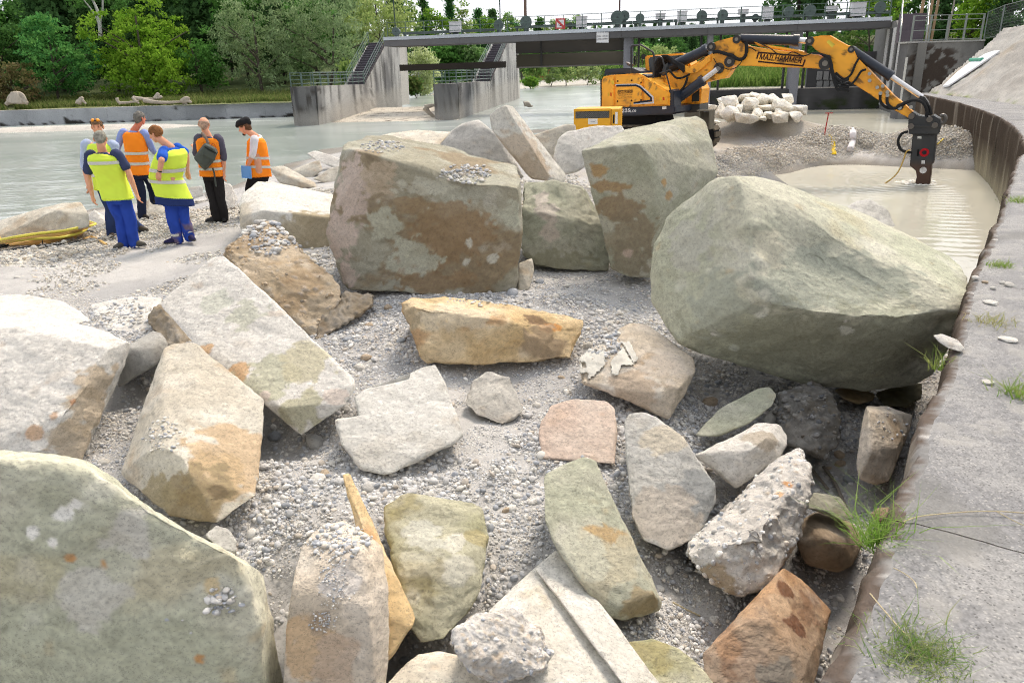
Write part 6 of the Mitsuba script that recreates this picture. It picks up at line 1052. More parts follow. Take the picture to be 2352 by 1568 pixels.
rbz = lambda x, y: np.clip(2.3 + (y - 46) * .05, 2.2, 8) + .3 * (fb(np.stack([x, y, x * 0], -1), .3) - .5) 
rb = grid(np.arange(18, 130, 1.5), np.arange(46.5, 130, 1.5), rbz); rb = trimgrid(rb, lambda c: c[:, 0] > A0[0] + 1.5 + (c[:, 1] - A0[1]) * .25 + 1)
put('right_bank', rb, worn((.07, .085, .035), (.045, .06, .025), .4), 'rock', True); tag('right_bank', kind='structure')
rk = grid(np.arange(27, 70, 1.2), np.arange(92, 150, 1.5), lambda x, y: RIVER + .2 + np.clip((y - 108 + .2 * (x - 30)) * .10, -2, 4)); rk = trimgrid(rk, lambda c: c[:, 2] > RIVER - .5)
put('reed_bank', rk, lambda v, n: mixc([.45, .43, .38], [.12, .19, .05], ss(-.6, -.3, v[:, 2])), 'rock', True); tag('reed_bank', kind='structure')
def fh(x, y): return np.clip((y - 330) * .06, -2, 9) * (1 + .25 * np.sin(x * .013 + 1)) * np.clip((x + 30) / 90, .25, 1)
fhm = grid(np.arange(-300, 700, 12), np.arange(300, 760, 12), fh); put('far_hill', fhm, worn((.05, .085, .05), (.035, .06, .035), .02), 'rock', True); tag('far_hill', kind='structure')
LT = [('broad layered bright green tree left of the big round tree', 118,138,98,88,80,G1,G1b,'round'), ('large round yellow-green tree in the middle of the left bank', 330,112,118,118,82,G2,G2b,'round'), ('slender green tree tucked behind the right side of the big round tree', 455,145,52,82,84,MG,G1b,'round'),
      ('tall grey-green willow right of the slender green tree', 590,105,86,118,84,WI,WIb,'willow'), ('wide grey-green willow hanging over the left bridge pier', 748,95,105,98,86,WI,WIb,'willow'), ('brownish shrub mass at the left edge beside the driftwood stump', 38,195,66,48,77,BR,BRb,'round'), ('dark green tree at the far left edge above the brown shrubs', -10,105,70,75,84,GD,MG,'round'),
      ('pale yellow-green willow behind the left staircase', 868,48,72,62,98,PA,PAb,'willow'), ('low bright bush hanging beside the railing of the left pier', 815,180,34,40,80,MG,PA,'round'), ('pale whitish willow seen under the left span of the bridge', 966,165,34,52,135,PAb,(.36,.4,.25),'willow'), ('dark round tree seen under the left span of the bridge', 1030,140,40,52,150,MG,G1b,'round'), ('olive tree seen under the left span beside the second pier', 1085,150,40,45,150,MG,WI,'round'), ('low shrub at the waterline under the left span', 950,198,16,18,120,BR,MG,'round')]
for l, px, py, rx, ry, Y, c1, c2, k in LT: tree(l, px, py, rx, ry, Y, c1, c2, k, None, .17 * Y / 80, 7.5 if k == 'round' else 7.5, 12)
bp = [at(*q, 88.0) for q in [(212, 0), (222, 20), (228, 45), (231, 90)]][::-1]; t = thing('birch_tree', 'white forked birch trunk rising among the dark trees on the left bank', 'tree'); part(t, 'trunk', tube(catmull(bp, 5), np.linspace(.22, .12, 16), 8), worn((.55, .55, .52), (.2, .19, .18), 2, .5, .6, .8), 'matte', True)
part(t, 'fork', tube(catmull([at(*q, 88.0) for q in [(229, 60), (215, 30), (192, 0)]], 5), np.linspace(.12, .06, 11), 7), worn((.5, .5, .47), (.2, .19, .18), 2), 'matte', True); part(t, 'limb', tube(catmull([at(*q, 88.0) for q in [(229, 55), (236, 20), (235, -30)]], 5), np.linspace(.14, .09, 11), 7), worn((.5, .5, .47), (.2, .19, .18), 2), 'matte', True)
P_, h_ = crownpts([(at(222, -40, 88.5), (4, 3, 3))], 4, .3, 5); put_raw(uniq(t + '__crown'), *leafmesh(P_, .18, leafcol(h_, np.array(MG), np.array(G1b))))
nt = 'first second third fourth fifth sixth seventh eighth ninth tenth eleventh twelfth thirteenth fourteenth'.split()
for k, (px, py, rx, ry, Y, kind, c1, c2) in enumerate([(945,60,22,45,170,'round',MG,PA), (975,50,20,48,185,'spruce',GD,MG), (1000,62,26,36,180,'round',MG,G2b), (1035,48,12,40,190,'spruce',GD,G1), (1062,55,28,42,185,'round',MG,PAb), (1100,65,20,30,200,'spruce',GD,G1), (1125,72,26,30,195,'round',MG,G2b), (1163,62,24,38,190,'round',G1,PA), (1132,60,8,26,205,'spruce',GD,GDb), (1195,75,22,26,210,'round',MG,PA), (1240,78,26,24,215,'spruce',GD,MG), (1275,76,24,24,210,'round',MG,PAb), (1315,70,26,28,220,'round',G1,PA), (1370,88,30,24,225,'round',MG,PA)]):
    tree(f'{"dark spruce" if kind == "spruce" else "light green tree"} behind the bridge, {nt[k]} of the far row from the left', px, py, rx, ry, Y, c1, c2, kind, RIVER, .30, 2.8, 8, group='trees of the far row behind the bridge')
for k, (px, py, rx, ry, Y, c1, c2) in enumerate([(1225,168,22,24,165,MG,PA), (1262,170,24,22,175,WI,PA), (1300,165,26,26,180,MG,PAb), (1345,168,28,24,182,WI,PAb), (1395,165,28,26,185,MG,PA), (1475,150,34,42,188,MG,PAb), (1530,150,40,44,195,WI,PAb), (1590,155,36,40,200,MG,PA), (1218,188,12,10,158,MG,G2b)]):
    tree(f'bushy tree on the far river bank under the bridge, {nt[k]} from the left', px, py, rx, ry, Y, c1, c2, 'round', RIVER, .28, 3.0, 8, group='bushy trees on the far river bank')
for l, px, py, rx, ry, Y, c1, c2, k in [('bright leafy tree above the right end of the bridge', 2010,22,70,48,78,MG,G2b,'round'), ('dark conifer behind the lamp post at the upper right', 2175,20,50,85,72,GD,GDb,'spruce'), ('yellow-green beech hedge tree behind the wing wall railing', 2232,40,44,78,66,G2,G2b,'round'), ('dark fir at the upper right corner behind the mesh fence', 2320,10,62,90,64,GD,GDb,'spruce'), ('tall dark tree behind the wide staircase', 2100,0,55,70,80,GD,MG,'round'), ('dense green tree right of the yellow-green beech', 2285,40,46,70,70,G1,G1b,'round'), ('leafy tree behind the abutment seen under the bridge', 1935,95,50,34,88,MG,PA,'round'), ('dark tree cut off by the right edge above the embankment', 2400,20,60,90,68,GD,MG,'round')]:
    tree(l, px, py, rx, ry, Y, c1, c2, k, 3.3 if px > 2050 else 0.0, .17, 7.0, 10)
# the wood behind: one mass, copies of three trees
for k, (kind, c1, c2) in enumerate([('round', GD, MG), ('spruce', GD, GDb), ('round', MG, G1b)]):
    c = np.array([0, 0, 6.5]); R = np.array([3.6, 3.6, 5.5]); r = np.random.default_rng(k)
    if kind == 'spruce': bl = [(np.array([0, 0, 2 + 11 * f]) + [math.cos(a) * 2.2 * (1 - f), math.sin(a) * 2.2 * (1 - f), 0], (1.5 * (1.05 - f), 1.5 * (1.05 - f), .8)) for f in np.linspace(0, 1, 11) for a in r.uniform(0, 6.28, 5)]
    else: bl = [(c + R * (q / np.linalg.norm(q)) * .62, R * .42) for q in r.normal(size=(11, 3))] + [(c, R * .6)]
    P, hue = crownpts(bl, 3.2, .35, 40 + k); V, F, C = leafmesh(P, .27, leafcol(hue, np.array(c1), np.array(c2)), .3); tv = tube([[0, 0, -1], [0, 0, 8]], [.22, .1], 6)
    V = np.vstack([V, tv.vertices]); F = np.vstack([F, tv.faces + len(C)]); C = np.vstack([C, np.tile([.09, .08, .07], (len(tv.vertices), 1))])
    scene[f'forest_kind_{k}'] = {'type': 'shapegroup', 'leafy': mikit.ply((V, F), 'leaf', smooth=False, color=np.clip(C, .004, .9))}
sp = []
for y, x0, x1, s in [(92, -72, -17, 4.6), (103, -82, -16, 5.2), (116, -95, -17, 6), (132, -110, -18, 7), (150, -120, -20, 8)]:
    for x in np.arange(x0, x1, s): sp.append((x + vr_.normal(0, 1), y + vr_.normal(0, 1.5), None, vr_.uniform(.8, 1.35)))
for x in np.arange(-14, 140, 5): sp.append((x + vr_.normal(0, 1), 268 + vr_.normal(0, 8), RIVER, vr_.uniform(.8, 1.15)))
for y in np.arange(340, 600, 22):
    for x in np.arange(-60, 420, 11): sp.append((x + vr_.normal(0, 3), y + vr_.normal(0, 5), float(fh(np.array([x]), np.array([y]))[0]), vr_.uniform(.9, 1.3)))
for x in np.arange(34, 75, 5): sp.append((x, 92 + vr_.normal(0, 2), 5, vr_.uniform(.9, 1.3)))
for k, (x, y, z, s) in enumerate(sp):
    z = float(lbz(np.array([x]), np.array([y]))[0]) if z is None else z
    kk = int(vr_.choice(3, p=[.4, .35, .25])) if y < 330 else int(vr_.choice(3, p=[.3, .5, .2]))
    scene[f'forest__{k + 1:04d}' if k else 'forest__0001'] = {'type': 'instance', 'to_world': T().translate([x, y, z]).rotate([0, 0, 1], float(vr_.uniform(0, 360))).scale([s, s, s * float(vr_.uniform(.9, 1.2))]), 'shapegroup': {'type': 'ref', 'id': f'forest_kind_{kk}'}}
tag('forest', 'mixed wood covering the slopes behind the river', 'forest', kind='stuff')
# grass and reeds
def grass(key, xy, zf, h, col, col2, w=.02, label=None, lean=.25):
    n = len(xy); x, y = xy[:, 0], xy[:, 1]; z = zf(x, y); a = vr_.uniform(0, 6.28, n); hh = h * vr_.uniform(.5, 1.25, n); d = np.stack([np.cos(a), np.sin(a), a * 0], 1); l = np.stack([vr_.normal(0, lean, n), vr_.normal(0, lean, n), np.ones(n)], 1) * hh[:, None]; P = np.stack([x, y, z], 1)
    l2 = l * 1.0; l2[:, :2] += vr_.normal(0, lean * .8, (n, 2)) * hh[:, None]
    V = np.stack([P - d * w, P + d * w, P + l * .55 + d * w * .7, P + l * .55 - d * w * .7, P + l2], 1).reshape(-1, 3); i = np.arange(n) * 5; F = np.vstack([np.c_[i, i + 1, i + 2], np.c_[i, i + 2, i + 3], np.c_[i + 3, i + 2, i + 4]]); C = np.repeat(mixc(np.array(col), np.array(col2), vr_.uniform(0, 1, n)), 5, 0); put_raw(key, V, F, C)
n = 16000; xy = np.stack([vr_.uniform(-60, -15, n), tw0[1] + 2.2 + vr_.uniform(0, 1, n) ** 1.3 * 12], 1); xy = xy[fb(np.c_[xy, xy[:, :1] * 0], .35, 3, 7) > .42]
grass('bank_grass', xy, lbz, .55, (.10, .17, .04), (.26, .28, .11), .05); tag('bank_grass', 'long grass on the far bank behind the river wall', 'grass', kind='stuff')
n = 14000; xy = np.stack([vr_.uniform(20, 52, n), vr_.uniform(106, 130, n)], 1); rz = lambda x, y: RIVER + .2 + np.clip((y - 108 + .2 * (x - 30)) * .10, -2, 4); xy = xy[rz(xy[:, 0], xy[:, 1]) > RIVER + .45]
grass('reeds', xy, rz, 1.7, (.11, .22, .04), (.24, .34, .10), .10); tag('reeds', 'tall bright green reeds on the bank beyond the weir', 'reeds', kind='stuff')
# driftwood
dw = worn((.42, .38, .32), (.26, .22, .17), 3)
def drift(label, segs, r0):
    k = uniq('driftwood'); put(k, tm([tube(catmull([at(x, y, Yd) for x, y in s], 4), np.linspace(r0 * f, r0 * f * .5, (len(s) - 1) * 4 + 1), 8) for s, f in segs]), dw, 'matte', True); tag(k, label, 'driftwood')
Yd = tw0[1] + 1.6
drift('grey root stump on the river wall at the far left', [([(40, 238), (38, 222), (35, 211)], 2.2), ([(38, 225), (24, 232), (14, 240)], 1), ([(38, 222), (52, 230), (64, 238)], 1), ([(36, 216), (50, 218), (60, 232)], .8), ([(36, 216), (24, 222), (18, 232)], .8)], .34)
drift('small dark driftwood root on the river wall right of the root stump', [([(180, 238), (186, 228), (190, 224)], 1.2), ([(186, 230), (178, 232), (174, 238)], .7), ([(187, 228), (193, 234), (198, 239)], .7)], .22)
drift('branched dark driftwood left of the long white log', [([(268, 225), (276, 236), (318, 233)], 1), ([(276, 236), (274, 240)], .8), ([(304, 224), (312, 232), (320, 238)], .8)], .16)
Yd += 1.4
drift('brown driftwood log with a root plate behind the white log', [([(306, 226), (340, 229), (362, 228)], 1), ([(358, 228), (364, 214)], 1.4), ([(358, 228), (372, 222)], 1.2), ([(358, 228), (370, 234)], 1.1)], .22)
Yd -= 1.0
drift('long whitish driftwood log with a broken root end', [([(330, 231), (370, 236), (420, 234)], 1), ([(418, 234), (428, 226), (436, 228)], 1.3), ([(420, 234), (432, 232), (440, 236)], 1.1), ([(420, 235), (430, 239)], .8)], .2)
Yd = 62.0
drift('bent trunk lying on the weir apron against the second pier', [([(975, 247), (985, 258), (1000, 272)], 1), ([(976, 247), (988, 243), (1000, 242)], .9)], .22)
Yd = 75.0
drift('dark snag in the river right of the second bridge pier', [([(1203, 240), (1212, 238), (1218, 243)], 1), ([(1208, 240), (1214, 244), (1224, 244)], .6)], .25)
# small red excavator far upstream
t = thing('red_excavator', 'tiny red excavator on the far gravel bank upstream', 'excavator'); re = at(1246, 188, 215); rc_ = lin((190, 40, 50))
part(t, 'body', abox(re + [-1.6, -1, .5], re + [1.3, 1, 2.0]), rc_, 'paint'); part(t, 'cab', abox(re + [.2, -.9, 2.0], re + [1.2, .4, 2.9]), (.1, .1, .11), 'paint'); part(t, 'boom', tube([re + [1, 0, 1.8], re + [3.4, 0, 4.0], re + [5.2, 0, 4.2]], .3, 6), rc_, 'paint'); part(t, 'stick', tube([re + [5.2, 0, 4.2], re + [5.6, 0, 1.4]], .22, 6), (.1, .09, .08), 'paint'); part(t, 'track', abox(re + [-1.6, -1.2, -.4], re + [1.6, 1.2, .48]), (.05, .05, .05), 'matte')
# ------------------------------------------------------------------ gravel, cobbles, small things
pr_ = np.random.default_rng(321)
PC = np.array([[.52, .52, .52], [.44, .45, .465], [.36, .38, .415], [.56, .55, .52], [.30, .32, .35], [.48, .44, .39], [.60, .595, .58], [.41, .405, .39]]) * 1.12
_ico = {k: trimesh.creation.icosphere(subdivisions=k) for k in (0, 1, 2)}
def pebble(r, seed, sub=1, ang=False):
    q = np.random.default_rng(seed); m = _ico[sub]; v = np.asarray(m.vertices) * np.array([1, q.uniform(.62, .95), q.uniform(.42, .75)]); v = v * (1 + (fb(np.asarray(m.vertices), 1.3, 2, seed) - .5)[:, None] * (.75 if ang else .38))
    if ang:
        for _ in range(6):
            d = q.normal(size=3); d /= np.linalg.norm(d); h = v @ d; v = v - d * np.maximum(0, h - .55)[:, None]
    a = q.uniform(0, 6.28); R = np.array([[math.cos(a), -math.sin(a), 0], [math.sin(a), math.cos(a), 0], [0, 0, 1]]); t = q.normal(0, .22, 2); R2 = np.array([[1, 0, t[0]], [0, 1, t[1]], [-t[0], -t[1], 1]]); R2 = np.linalg.qr(R2)[0]; R2 *= np.sign(np.diag(R2))
    return v @ (R @ R2).T * r, np.asarray(m.faces)
def bed(rad, n, rlo, rhi, seed, hi=.011, sub2=.05):
    q = np.random.default_rng(seed); P, Rr = [], []; V, F, C, k = [], [], [], 0
    for i in range(n * 4):
        if len(P) >= n: break
        r = rlo * (rhi / rlo) ** (q.uniform() ** 2.0); a, d = q.uniform(0, 6.28), rad * math.sqrt(q.uniform()); p = np.array([d * math.cos(a), d * math.sin(a)])
        if P and (np.hypot(*(np.array(P) - p).T) < (np.array(Rr) + r) * .78).any(): continue
        P.append(p); Rr.append(r); v, f = pebble(r, seed * 1000 + i, (2 if r > sub2 else 1) if r > hi else 0, q.uniform() < .25); c = PC[q.choice(8, p=[.24, .2, .1, .19, .05, .08, .10, .04])] * q.uniform(.75, 1.12)
        V.append(v + [p[0], p[1], r * q.uniform(-.05, .4)]); F.append(f + k); k += len(v); C.append(np.tile(c, (len(v), 1)) * (1 + .10 * (fb(v, 60, 2, i) - .5))[:, None])
    return np.vstack(V), np.vstack(F), np.vstack(C)
def group_(name, V, F, C): scene[name] = {'type': 'shapegroup', 'stones': mikit.ply((V, F), 'matte', smooth=True, color=np.clip(C, .01, .9))}
for k in range(4): group_(f'gravel_kind_{k}', *bed(.20, 330, .004, .019 + .0085 * k, 11 + k, .009))
for k in range(2): group_(f'gravel_kind_{4 + k}', *bed(.20, 330, .003, .015, 31 + k, .008))
for k in range(3): V_, F_2, C_2 = bed(.8, 420, .012, .055, 51 + k, .045); group_(f'gravel_kind_{6 + k}', V_, F_2, C_2 * [1.0, .96, .88])
gi = 0
def lay(x, y, k, s=1.0, z=None):
    global gi
    gi += 1; e = .07; h = gz([x, x + e, x - e, x, x], [y, y, y, y + e, y - e]); n = np.array([-(h[1] - h[2]) / (2 * e), -(h[3] - h[4]) / (2 * e), 1.0]); n /= np.linalg.norm(n); a = pr_.uniform(0, 6.28)
    X = np.array([math.cos(a), math.sin(a), 0]); X = X - n * (X @ n); X /= np.linalg.norm(X); Yv = np.cross(n, X); m_ = np.eye(4); m_[:3, 0], m_[:3, 1], m_[:3, 2], m_[:3, 3] = X * s, Yv * s, n * s, [x, y, h[0]]
    scene[f'gravel__{gi:04d}'] = {'type': 'instance', 'to_world': T(m_), 'shapegroup': {'type': 'ref', 'id': f'gravel_kind_{k}'}}
tag('gravel', 'loose rounded river gravel between and in front of the boulders', 'gravel', kind='stuff')
for y in np.arange(1.6, 10.0, .25):
    for x in np.arange(-.78 * y - .8, .78 * y + .8, .25):
        p = np.array([x + pr_.uniform(-.08, .08), y + pr_.uniform(-.08, .08)]); P3 = np.array([[p[0], p[1], 0]])
        if right_of_wall(p[None], -.05)[0] or (y > 8.6 and p[0] < -3) or float(gz(p[0], p[1])[0]) < POOL: continue
        fine = fb(P3, .75, 3, 77)[0]; s_ = proj([[p[0], p[1], 0]])[0]
        sand = math.exp(-(((s_[0] - 1090) / 110) ** 2 + ((s_[1] - 1010) / 150) ** 2)) + math.exp(-(((s_[0] - 1130) / 120) ** 2 + ((s_[1] - 870) / 60) ** 2))
        if s_[0] < 640 and s_[1] < 680:
            if pr_.uniform() < .18: lay(*p, 4 + int(pr_.integers(2)), pr_.uniform(.7, 1.1))
            continue
        if sand > .35 and pr_.uniform() < sand: 
            if pr_.uniform() < .85: lay(*p, 4 + int(pr_.integers(2)), pr_.uniform(.7, .9))
            continue
        lay(*p, int(pr_.integers(4)) if fine > .42 else 4 + int(pr_.integers(2)), pr_.uniform(.9, 1.15))
for px, py, n, s in [(40, 592, 18, .8), (200, 552, 20, .8), (330, 520, 22, .8), (430, 490, 24, .8), (510, 500, 12, .8), (560, 470, 10, .8), (700, 440, 10, .8), (290, 700, 8, .7), (60, 565, 12, .8)]:
    c = gpt(px, py)
    for _ in range(n): lay(c[0] + pr_.normal(0, 1.1), c[1] + pr_.normal(0, .6), 6 + int(pr_.integers(3)), s * pr_.uniform(.7, 1.1))
for px in range(1650, 2250, 17):
    y0 = np.interp(px, [1640, 1710, 1800, 1900, 2240], [432, 402, 372, 353, 349])
    for f in (4, 12, 22, 32, 42):
        c = gpt(px + pr_.uniform(-8, 8), y0 - f + pr_.uniform(-3, 3))
        if float(gz(c[0], c[1])[0]) > POOL + .04: lay(c[0], c[1], 6 + int(pr_.integers(3)), .55 + .012 * f)
for _ in range(130):
    x, y = pr_.uniform(-2.6, 7.5), pr_.uniform(9.5, 20)
    if not right_of_wall(np.array([[x, y]]), -.3)[0] and float(gz(x, y)[0]) > POOL + .3: lay(x, y, 6 + int(pr_.integers(3)), pr_.uniform(.8, 1.1))
# larger cobbles one by one
kinds = {'p': ([.58, .57, .54], 'pale rounded cobble lying in the gravel among the boulders', 'pale cobbles in the gravel'), 'b': ([.31, .335, .37], 'blue-grey rounded cobble lying in the gravel among the boulders', 'blue-grey cobbles in the gravel'), 't': ([.44, .36, .27], 'tan rounded cobble lying in the gravel among the boulders', 'tan cobbles in the gravel'), 'g': ([.43, .43, .42], 'mid-grey rounded cobble lying in the gravel among the boulders', 'mid-grey cobbles in the gravel')}
COB = [(797,783,11,'b'),(894,797,12,'p'),(817,787,9,'b'),(837,807,7,'p'),(921,787,14,'b'),(826,850,15,'p'),(841,825,14,'t'),(850,834,9,'p'),(849,750,11,'t'),(796,946,15,'g'),(631,1008,22,'b'),(726,1024,29,'g'),(892,711,12,'t'),(1275,684,12,'p'),(1177,680,17,'b'),(1377,720,11,'p'),(1422,724,10,'p'),(1301,904,11,'p'),(1232,934,10,'p'),(1259,926,9,'g'),(1290,870,9,'t'),(1625,890,9,'b'),(1622,910,9,'b'),(1661,913,9,'p'),(1630,930,18,'t'),(1577,1000,16,'g'),(1460,952,8,'p'),(1350,800,16,'p'),
       (850,1123,18,'g'),(859,1148,10,'b'),(871,1176,14,'g'),(729,1107,20,'p'),(635,1169,15,'p'),(683,1213,17,'p'),(747,1093,14,'t'),(987,1139,13,'p'),(997,1059,10,'b'),(1173,1084,14,'p'),(1227,1157,14,'p'),(1177,1263,11,'p'),(1223,1206,11,'p'),(1163,1176,12,'t'),(1100,1130,10,'b'),(633,1322,11,'t'),(651,1368,9,'p'),(1604,1382,15,'p'),(1524,1329,17,'g'),(1686,1386,17,'g'),(1639,1427,11,'p'),(1620,1432,11,'p'),(1572,1448,11,'p'),(1632,1549,22,'p'),(1604,1537,14,'p'),(1422,1457,14,'p'),(1953,1108,17,'b'),(1928,1049,12,'t'),(1930,1068,11,'t'),(1903,1120,9,'b'),(1968,1152,9,'g'),(1853,1142,12,'g'),(1906,1080,10,'t'),
       (240,1066,12,'p'),(258,1020,11,'p'),(262,980,9,'p'),(310,955,9,'b'),(345,900,9,'b'),(335,880,9,'p'),(232,1090,10,'g'),(600,1120,9,'b'),(612,1180,11,'p'),(590,1225,10,'g'),(565,1245,10,'p'),(640,1240,11,'p'),(660,1300,10,'b'),(645,1430,11,'b'),(655,1460,10,'g'),(700,1060,10,'p'),(660,1085,11,'g'),(1330,690,9,'g'),(1240,650,10,'b'),(1300,660,10,'p'),(1385,760,9,'p'),(1400,745,9,'p'),(1370,772,9,'g'),(1650,880,9,'b'),(1690,870,10,'b'),(1580,960,9,'g'),(1560,1290,9,'p'),(1545,1420,10,'p'),(1500,1440,9,'g'),(1900,1240 + 110,9,'g'),(1915,1385,12,'g'),(1880,1400,11,'b'),(1870,1365,8,'p'),(1190,1330,10,'p'),(1160,1370,9,'g'),(1130,1210,9,'p'),(1210,1100,9,'g'),(950,1105,8,'p'),(1010,1100,9,'g'),(1430,1130,8,'p'),(1420,1175,8,'g'),(1440,1010,8,'p')]
def cobble(px, py, r, kind, name='cobble', z=None, lab=None, grp=None, flat=1.0, ang=False):
    p = gpt(px, py) if z is None else onz(px, py, z); R = r * np.linalg.norm(p - C_) / FPX; c, l, g = kinds[kind]; sd_ = int(px * 13 + py * 7); v, f = pebble(R, sd_, 2, ang); v = v * [1, 1, flat] + p + [0, 0, R * .32 * flat]; k = uniq(name)
    put(k, trimesh.Trimesh(v, f, process=False), worn(np.array(c) * pr_.uniform(.88, 1.06), np.array(c) * [.82, .8, .77], 14, .4, .65, .7, .08, seed=sd_ % 91), 'rock', True); tag(k, lab or l, 'cobble' if name == 'cobble' else 'stone', grp or g)
def short(l):
    for w_ in (',', ' with ', ' filling ', ' cut off ', ' lying ', ' standing ', ' leaning ', ' in ', ' behind ', ' between ', ' under ', ' over ', ' and ', ' that ', ' draped ', ' against ', ' below ', ' above ', ' near ', ' resting '): l = l.split(w_)[0]
    return l
heads = {}
for k in rocks:
    if k.startswith('boulder'): heads.setdefault(short(labels[k]['label']), []).append(proj(rocks[k][0]).mean(0))
heads = {a: b[0] for a, b in heads.items() if len(b) == 1}; seen = {}
for q in COB:
    px, py, r, kd = q; a = min(heads, key=lambda n_: np.hypot(*(heads[n_] - [px, py]))); d = np.array([px, py]) - heads[a]
    w_ = ('right of' if d[0] > 0 else 'left of') if abs(d[0]) > abs(d[1]) else ('below' if d[1] > 0 else 'above'); l = f'{dict(p="pale", b="blue-grey", t="tan", g="mid-grey")[kd]} cobble {w_} the {a}'; seen.setdefault(l, []).append(q)
od = ['largest', 'second largest', 'third largest', 'fourth largest', 'fifth largest', 'sixth largest', 'seventh largest', 'eighth largest']
for l, qs in seen.items():
    for i_, q in enumerate(sorted(qs, key=lambda q: -q[2])): cobble(*q, lab=l if len(qs) == 1 else f'{od[i_]} {l}')
for px, py, r, fl, l in [(2318,657,9,1,'rounded grey pebble on the quay wall nearest the right edge'), (2304,652,6,1,'small pale pebble left of the rounded grey pebble on the quay wall'), (2280,664,7,1,'pale pebble in a short row on the quay wall'), (2278,697,17,.35,'flat pale stone flake on the quay wall below the pebbles'), (2309,781,20,.4,'white angular stone flake on the quay wall near the right edge'), (2268,881,13,.5,'white stone chip on the quay wall opposite the widest boulder'), (2240,640,8,.9,'round pebble at the wall edge above the widest boulder'), (2262,650,7,.7,'tan pebble in a row of pebbles on the quay wall')]:
    cobble(px, py, r, 'p' if 'tan' not in l else 't', 'stone_chip', WT, l, 'loose stones on the quay wall', fl, fl < .8)
# gravel lying on boulders
def gravel_on(key, px, py, rx, ry, n, r0, r1, label, up=.25):
    v, f, nn = rocks[key]; s = proj(v); ok = (nn * (C_ - v)).sum(1) > 0; w = np.hypot((s[:, 0] - px) / rx, (s[:, 1] - py) / ry); ok &= (w < 1) & (nn[:, 2] > up)
    idx = np.nonzero(ok)[0]
    if len(idx) < 5: return
    q = np.random.default_rng(int(px + py)); V, F, C, k = [], [], [], 0
    for i in range(n):
        j = q.choice(idx); 
        if q.uniform() < w[j] ** 3 * .9: continue
        r = r0 * (r1 / r0) ** (q.uniform() ** 1.8); a, b = pebble(r, i + int(px), 1 if r > .009 else 0); V.append(a + v[j] + nn[j] * r * .3 + q.normal(0, .008, 3) * [1, 1, .2]); F.append(b + k); k += len(a); C.append(np.tile(PC[q.integers(8)] * q.uniform(.8, 1.1), (len(a), 1)))
    kk = uniq('gravel_patch'); scene[kk] = mikit.ply((np.vstack(V), np.vstack(F)), 'matte', smooth=True, color=np.clip(np.vstack(C), .01, .9)); tag(kk, label, 'gravel', kind='stuff')
gravel_on(k_mid, 1065, 402, 68, 24, 420, .008, .03, 'gravel lying in the hollow on top of the brown-stained middle boulder', .1); gravel_on(k_mid, 880, 338, 60, 16, 260, .008, .025, 'gravel on the left end of the top of the middle boulder', .3)
gravel_on(k_pk, 775, 1245, 75, 45, 520, .004, .018, 'gravel on the head of the tall pinkish block', .0); gravel_on(k_pk, 770, 1340, 40, 65, 420, .003, .009, 'grit on the upper face of the tall pinkish block', -.3); gravel_on(k_pk, 745, 1425, 40, 25, 160, .003, .008, 'two patches of grit halfway down the tall pinkish block', -.5)
gravel_on(k_cong, 625, 545, 75, 50, 420, .01, .045, 'coarse gravel crusted on the brown conglomerate block', .1); gravel_on(k_front, 512, 1376, 46, 34, 130, .006, .02, 'little heap of pebbles in a hollow of the huge green boulder', -1); gravel_on(k_front, 430, 1410, 90, 40, 7, .008, .014, 'few single pebbles on the face of the huge green boulder', -1)
gravel_on(k_grav, 300, 725, 60, 45, 380, .006, .03, 'gravel sprinkled over the low pale rock', .1); gravel_on(k_tan, 375, 1000, 45, 45, 240, .004, .014, 'gravel on the left shoulder of the tan wedge-shaped boulder', -.3); gravel_on(k_or, 1150, 690, 130, 14, 200, .006, .02, 'gravel along the upper edge of the orange-brown rock', .1); gravel_on(k_fab, 1390, 790, 45, 45, 260, .006, .03, 'pebbles banked on the upper left of the beige rock', .0)
gravel_on(k_bw, 2040, 975, 45, 40, 60, .005, .016, 'loose grit on the beige block by the quay wall', .2)
def crust(key, n, r0, r1, pal=1.0):
    v, f, nn = rocks[key]; ok = np.nonzero((nn * (C_ - v)).sum(1) > -.3)[0]; q = np.random.default_rng(n); V, F, C, k = [], [], [], 0
    for i in range(n):
        j = q.choice(ok); r = r0 * (r1 / r0) ** (q.uniform() ** 2.2); a, b = pebble(r, i + n, 1 if r > .012 else 0, q.uniform() < .3); R = frame(nn[j] + q.normal(0, .3, 3)); V.append(a @ R.T + v[j] - nn[j] * r * q.uniform(-.15, .35)); F.append(b + k); k += len(a); C.append(np.tile(PC[q.integers(8)] * q.uniform(.75, 1.1) * pal, (len(a), 1)))
    kk = uniq(key + '__pebble_crust'); scene[kk] = mikit.ply((np.vstack(V), np.vstack(F)), 'rock', smooth=True, color=np.clip(np.vstack(C), .01, .9)); tag(kk, kind='stuff')
crust(k_pb, 800, .004, .024, 1.15); crust(k_lump, 170, .004, .02, 1.1); crust(k_dark, 420, .006, .03, .42); crust(k_cong, 260, .006, .03, np.array([.85, .7, .52]))
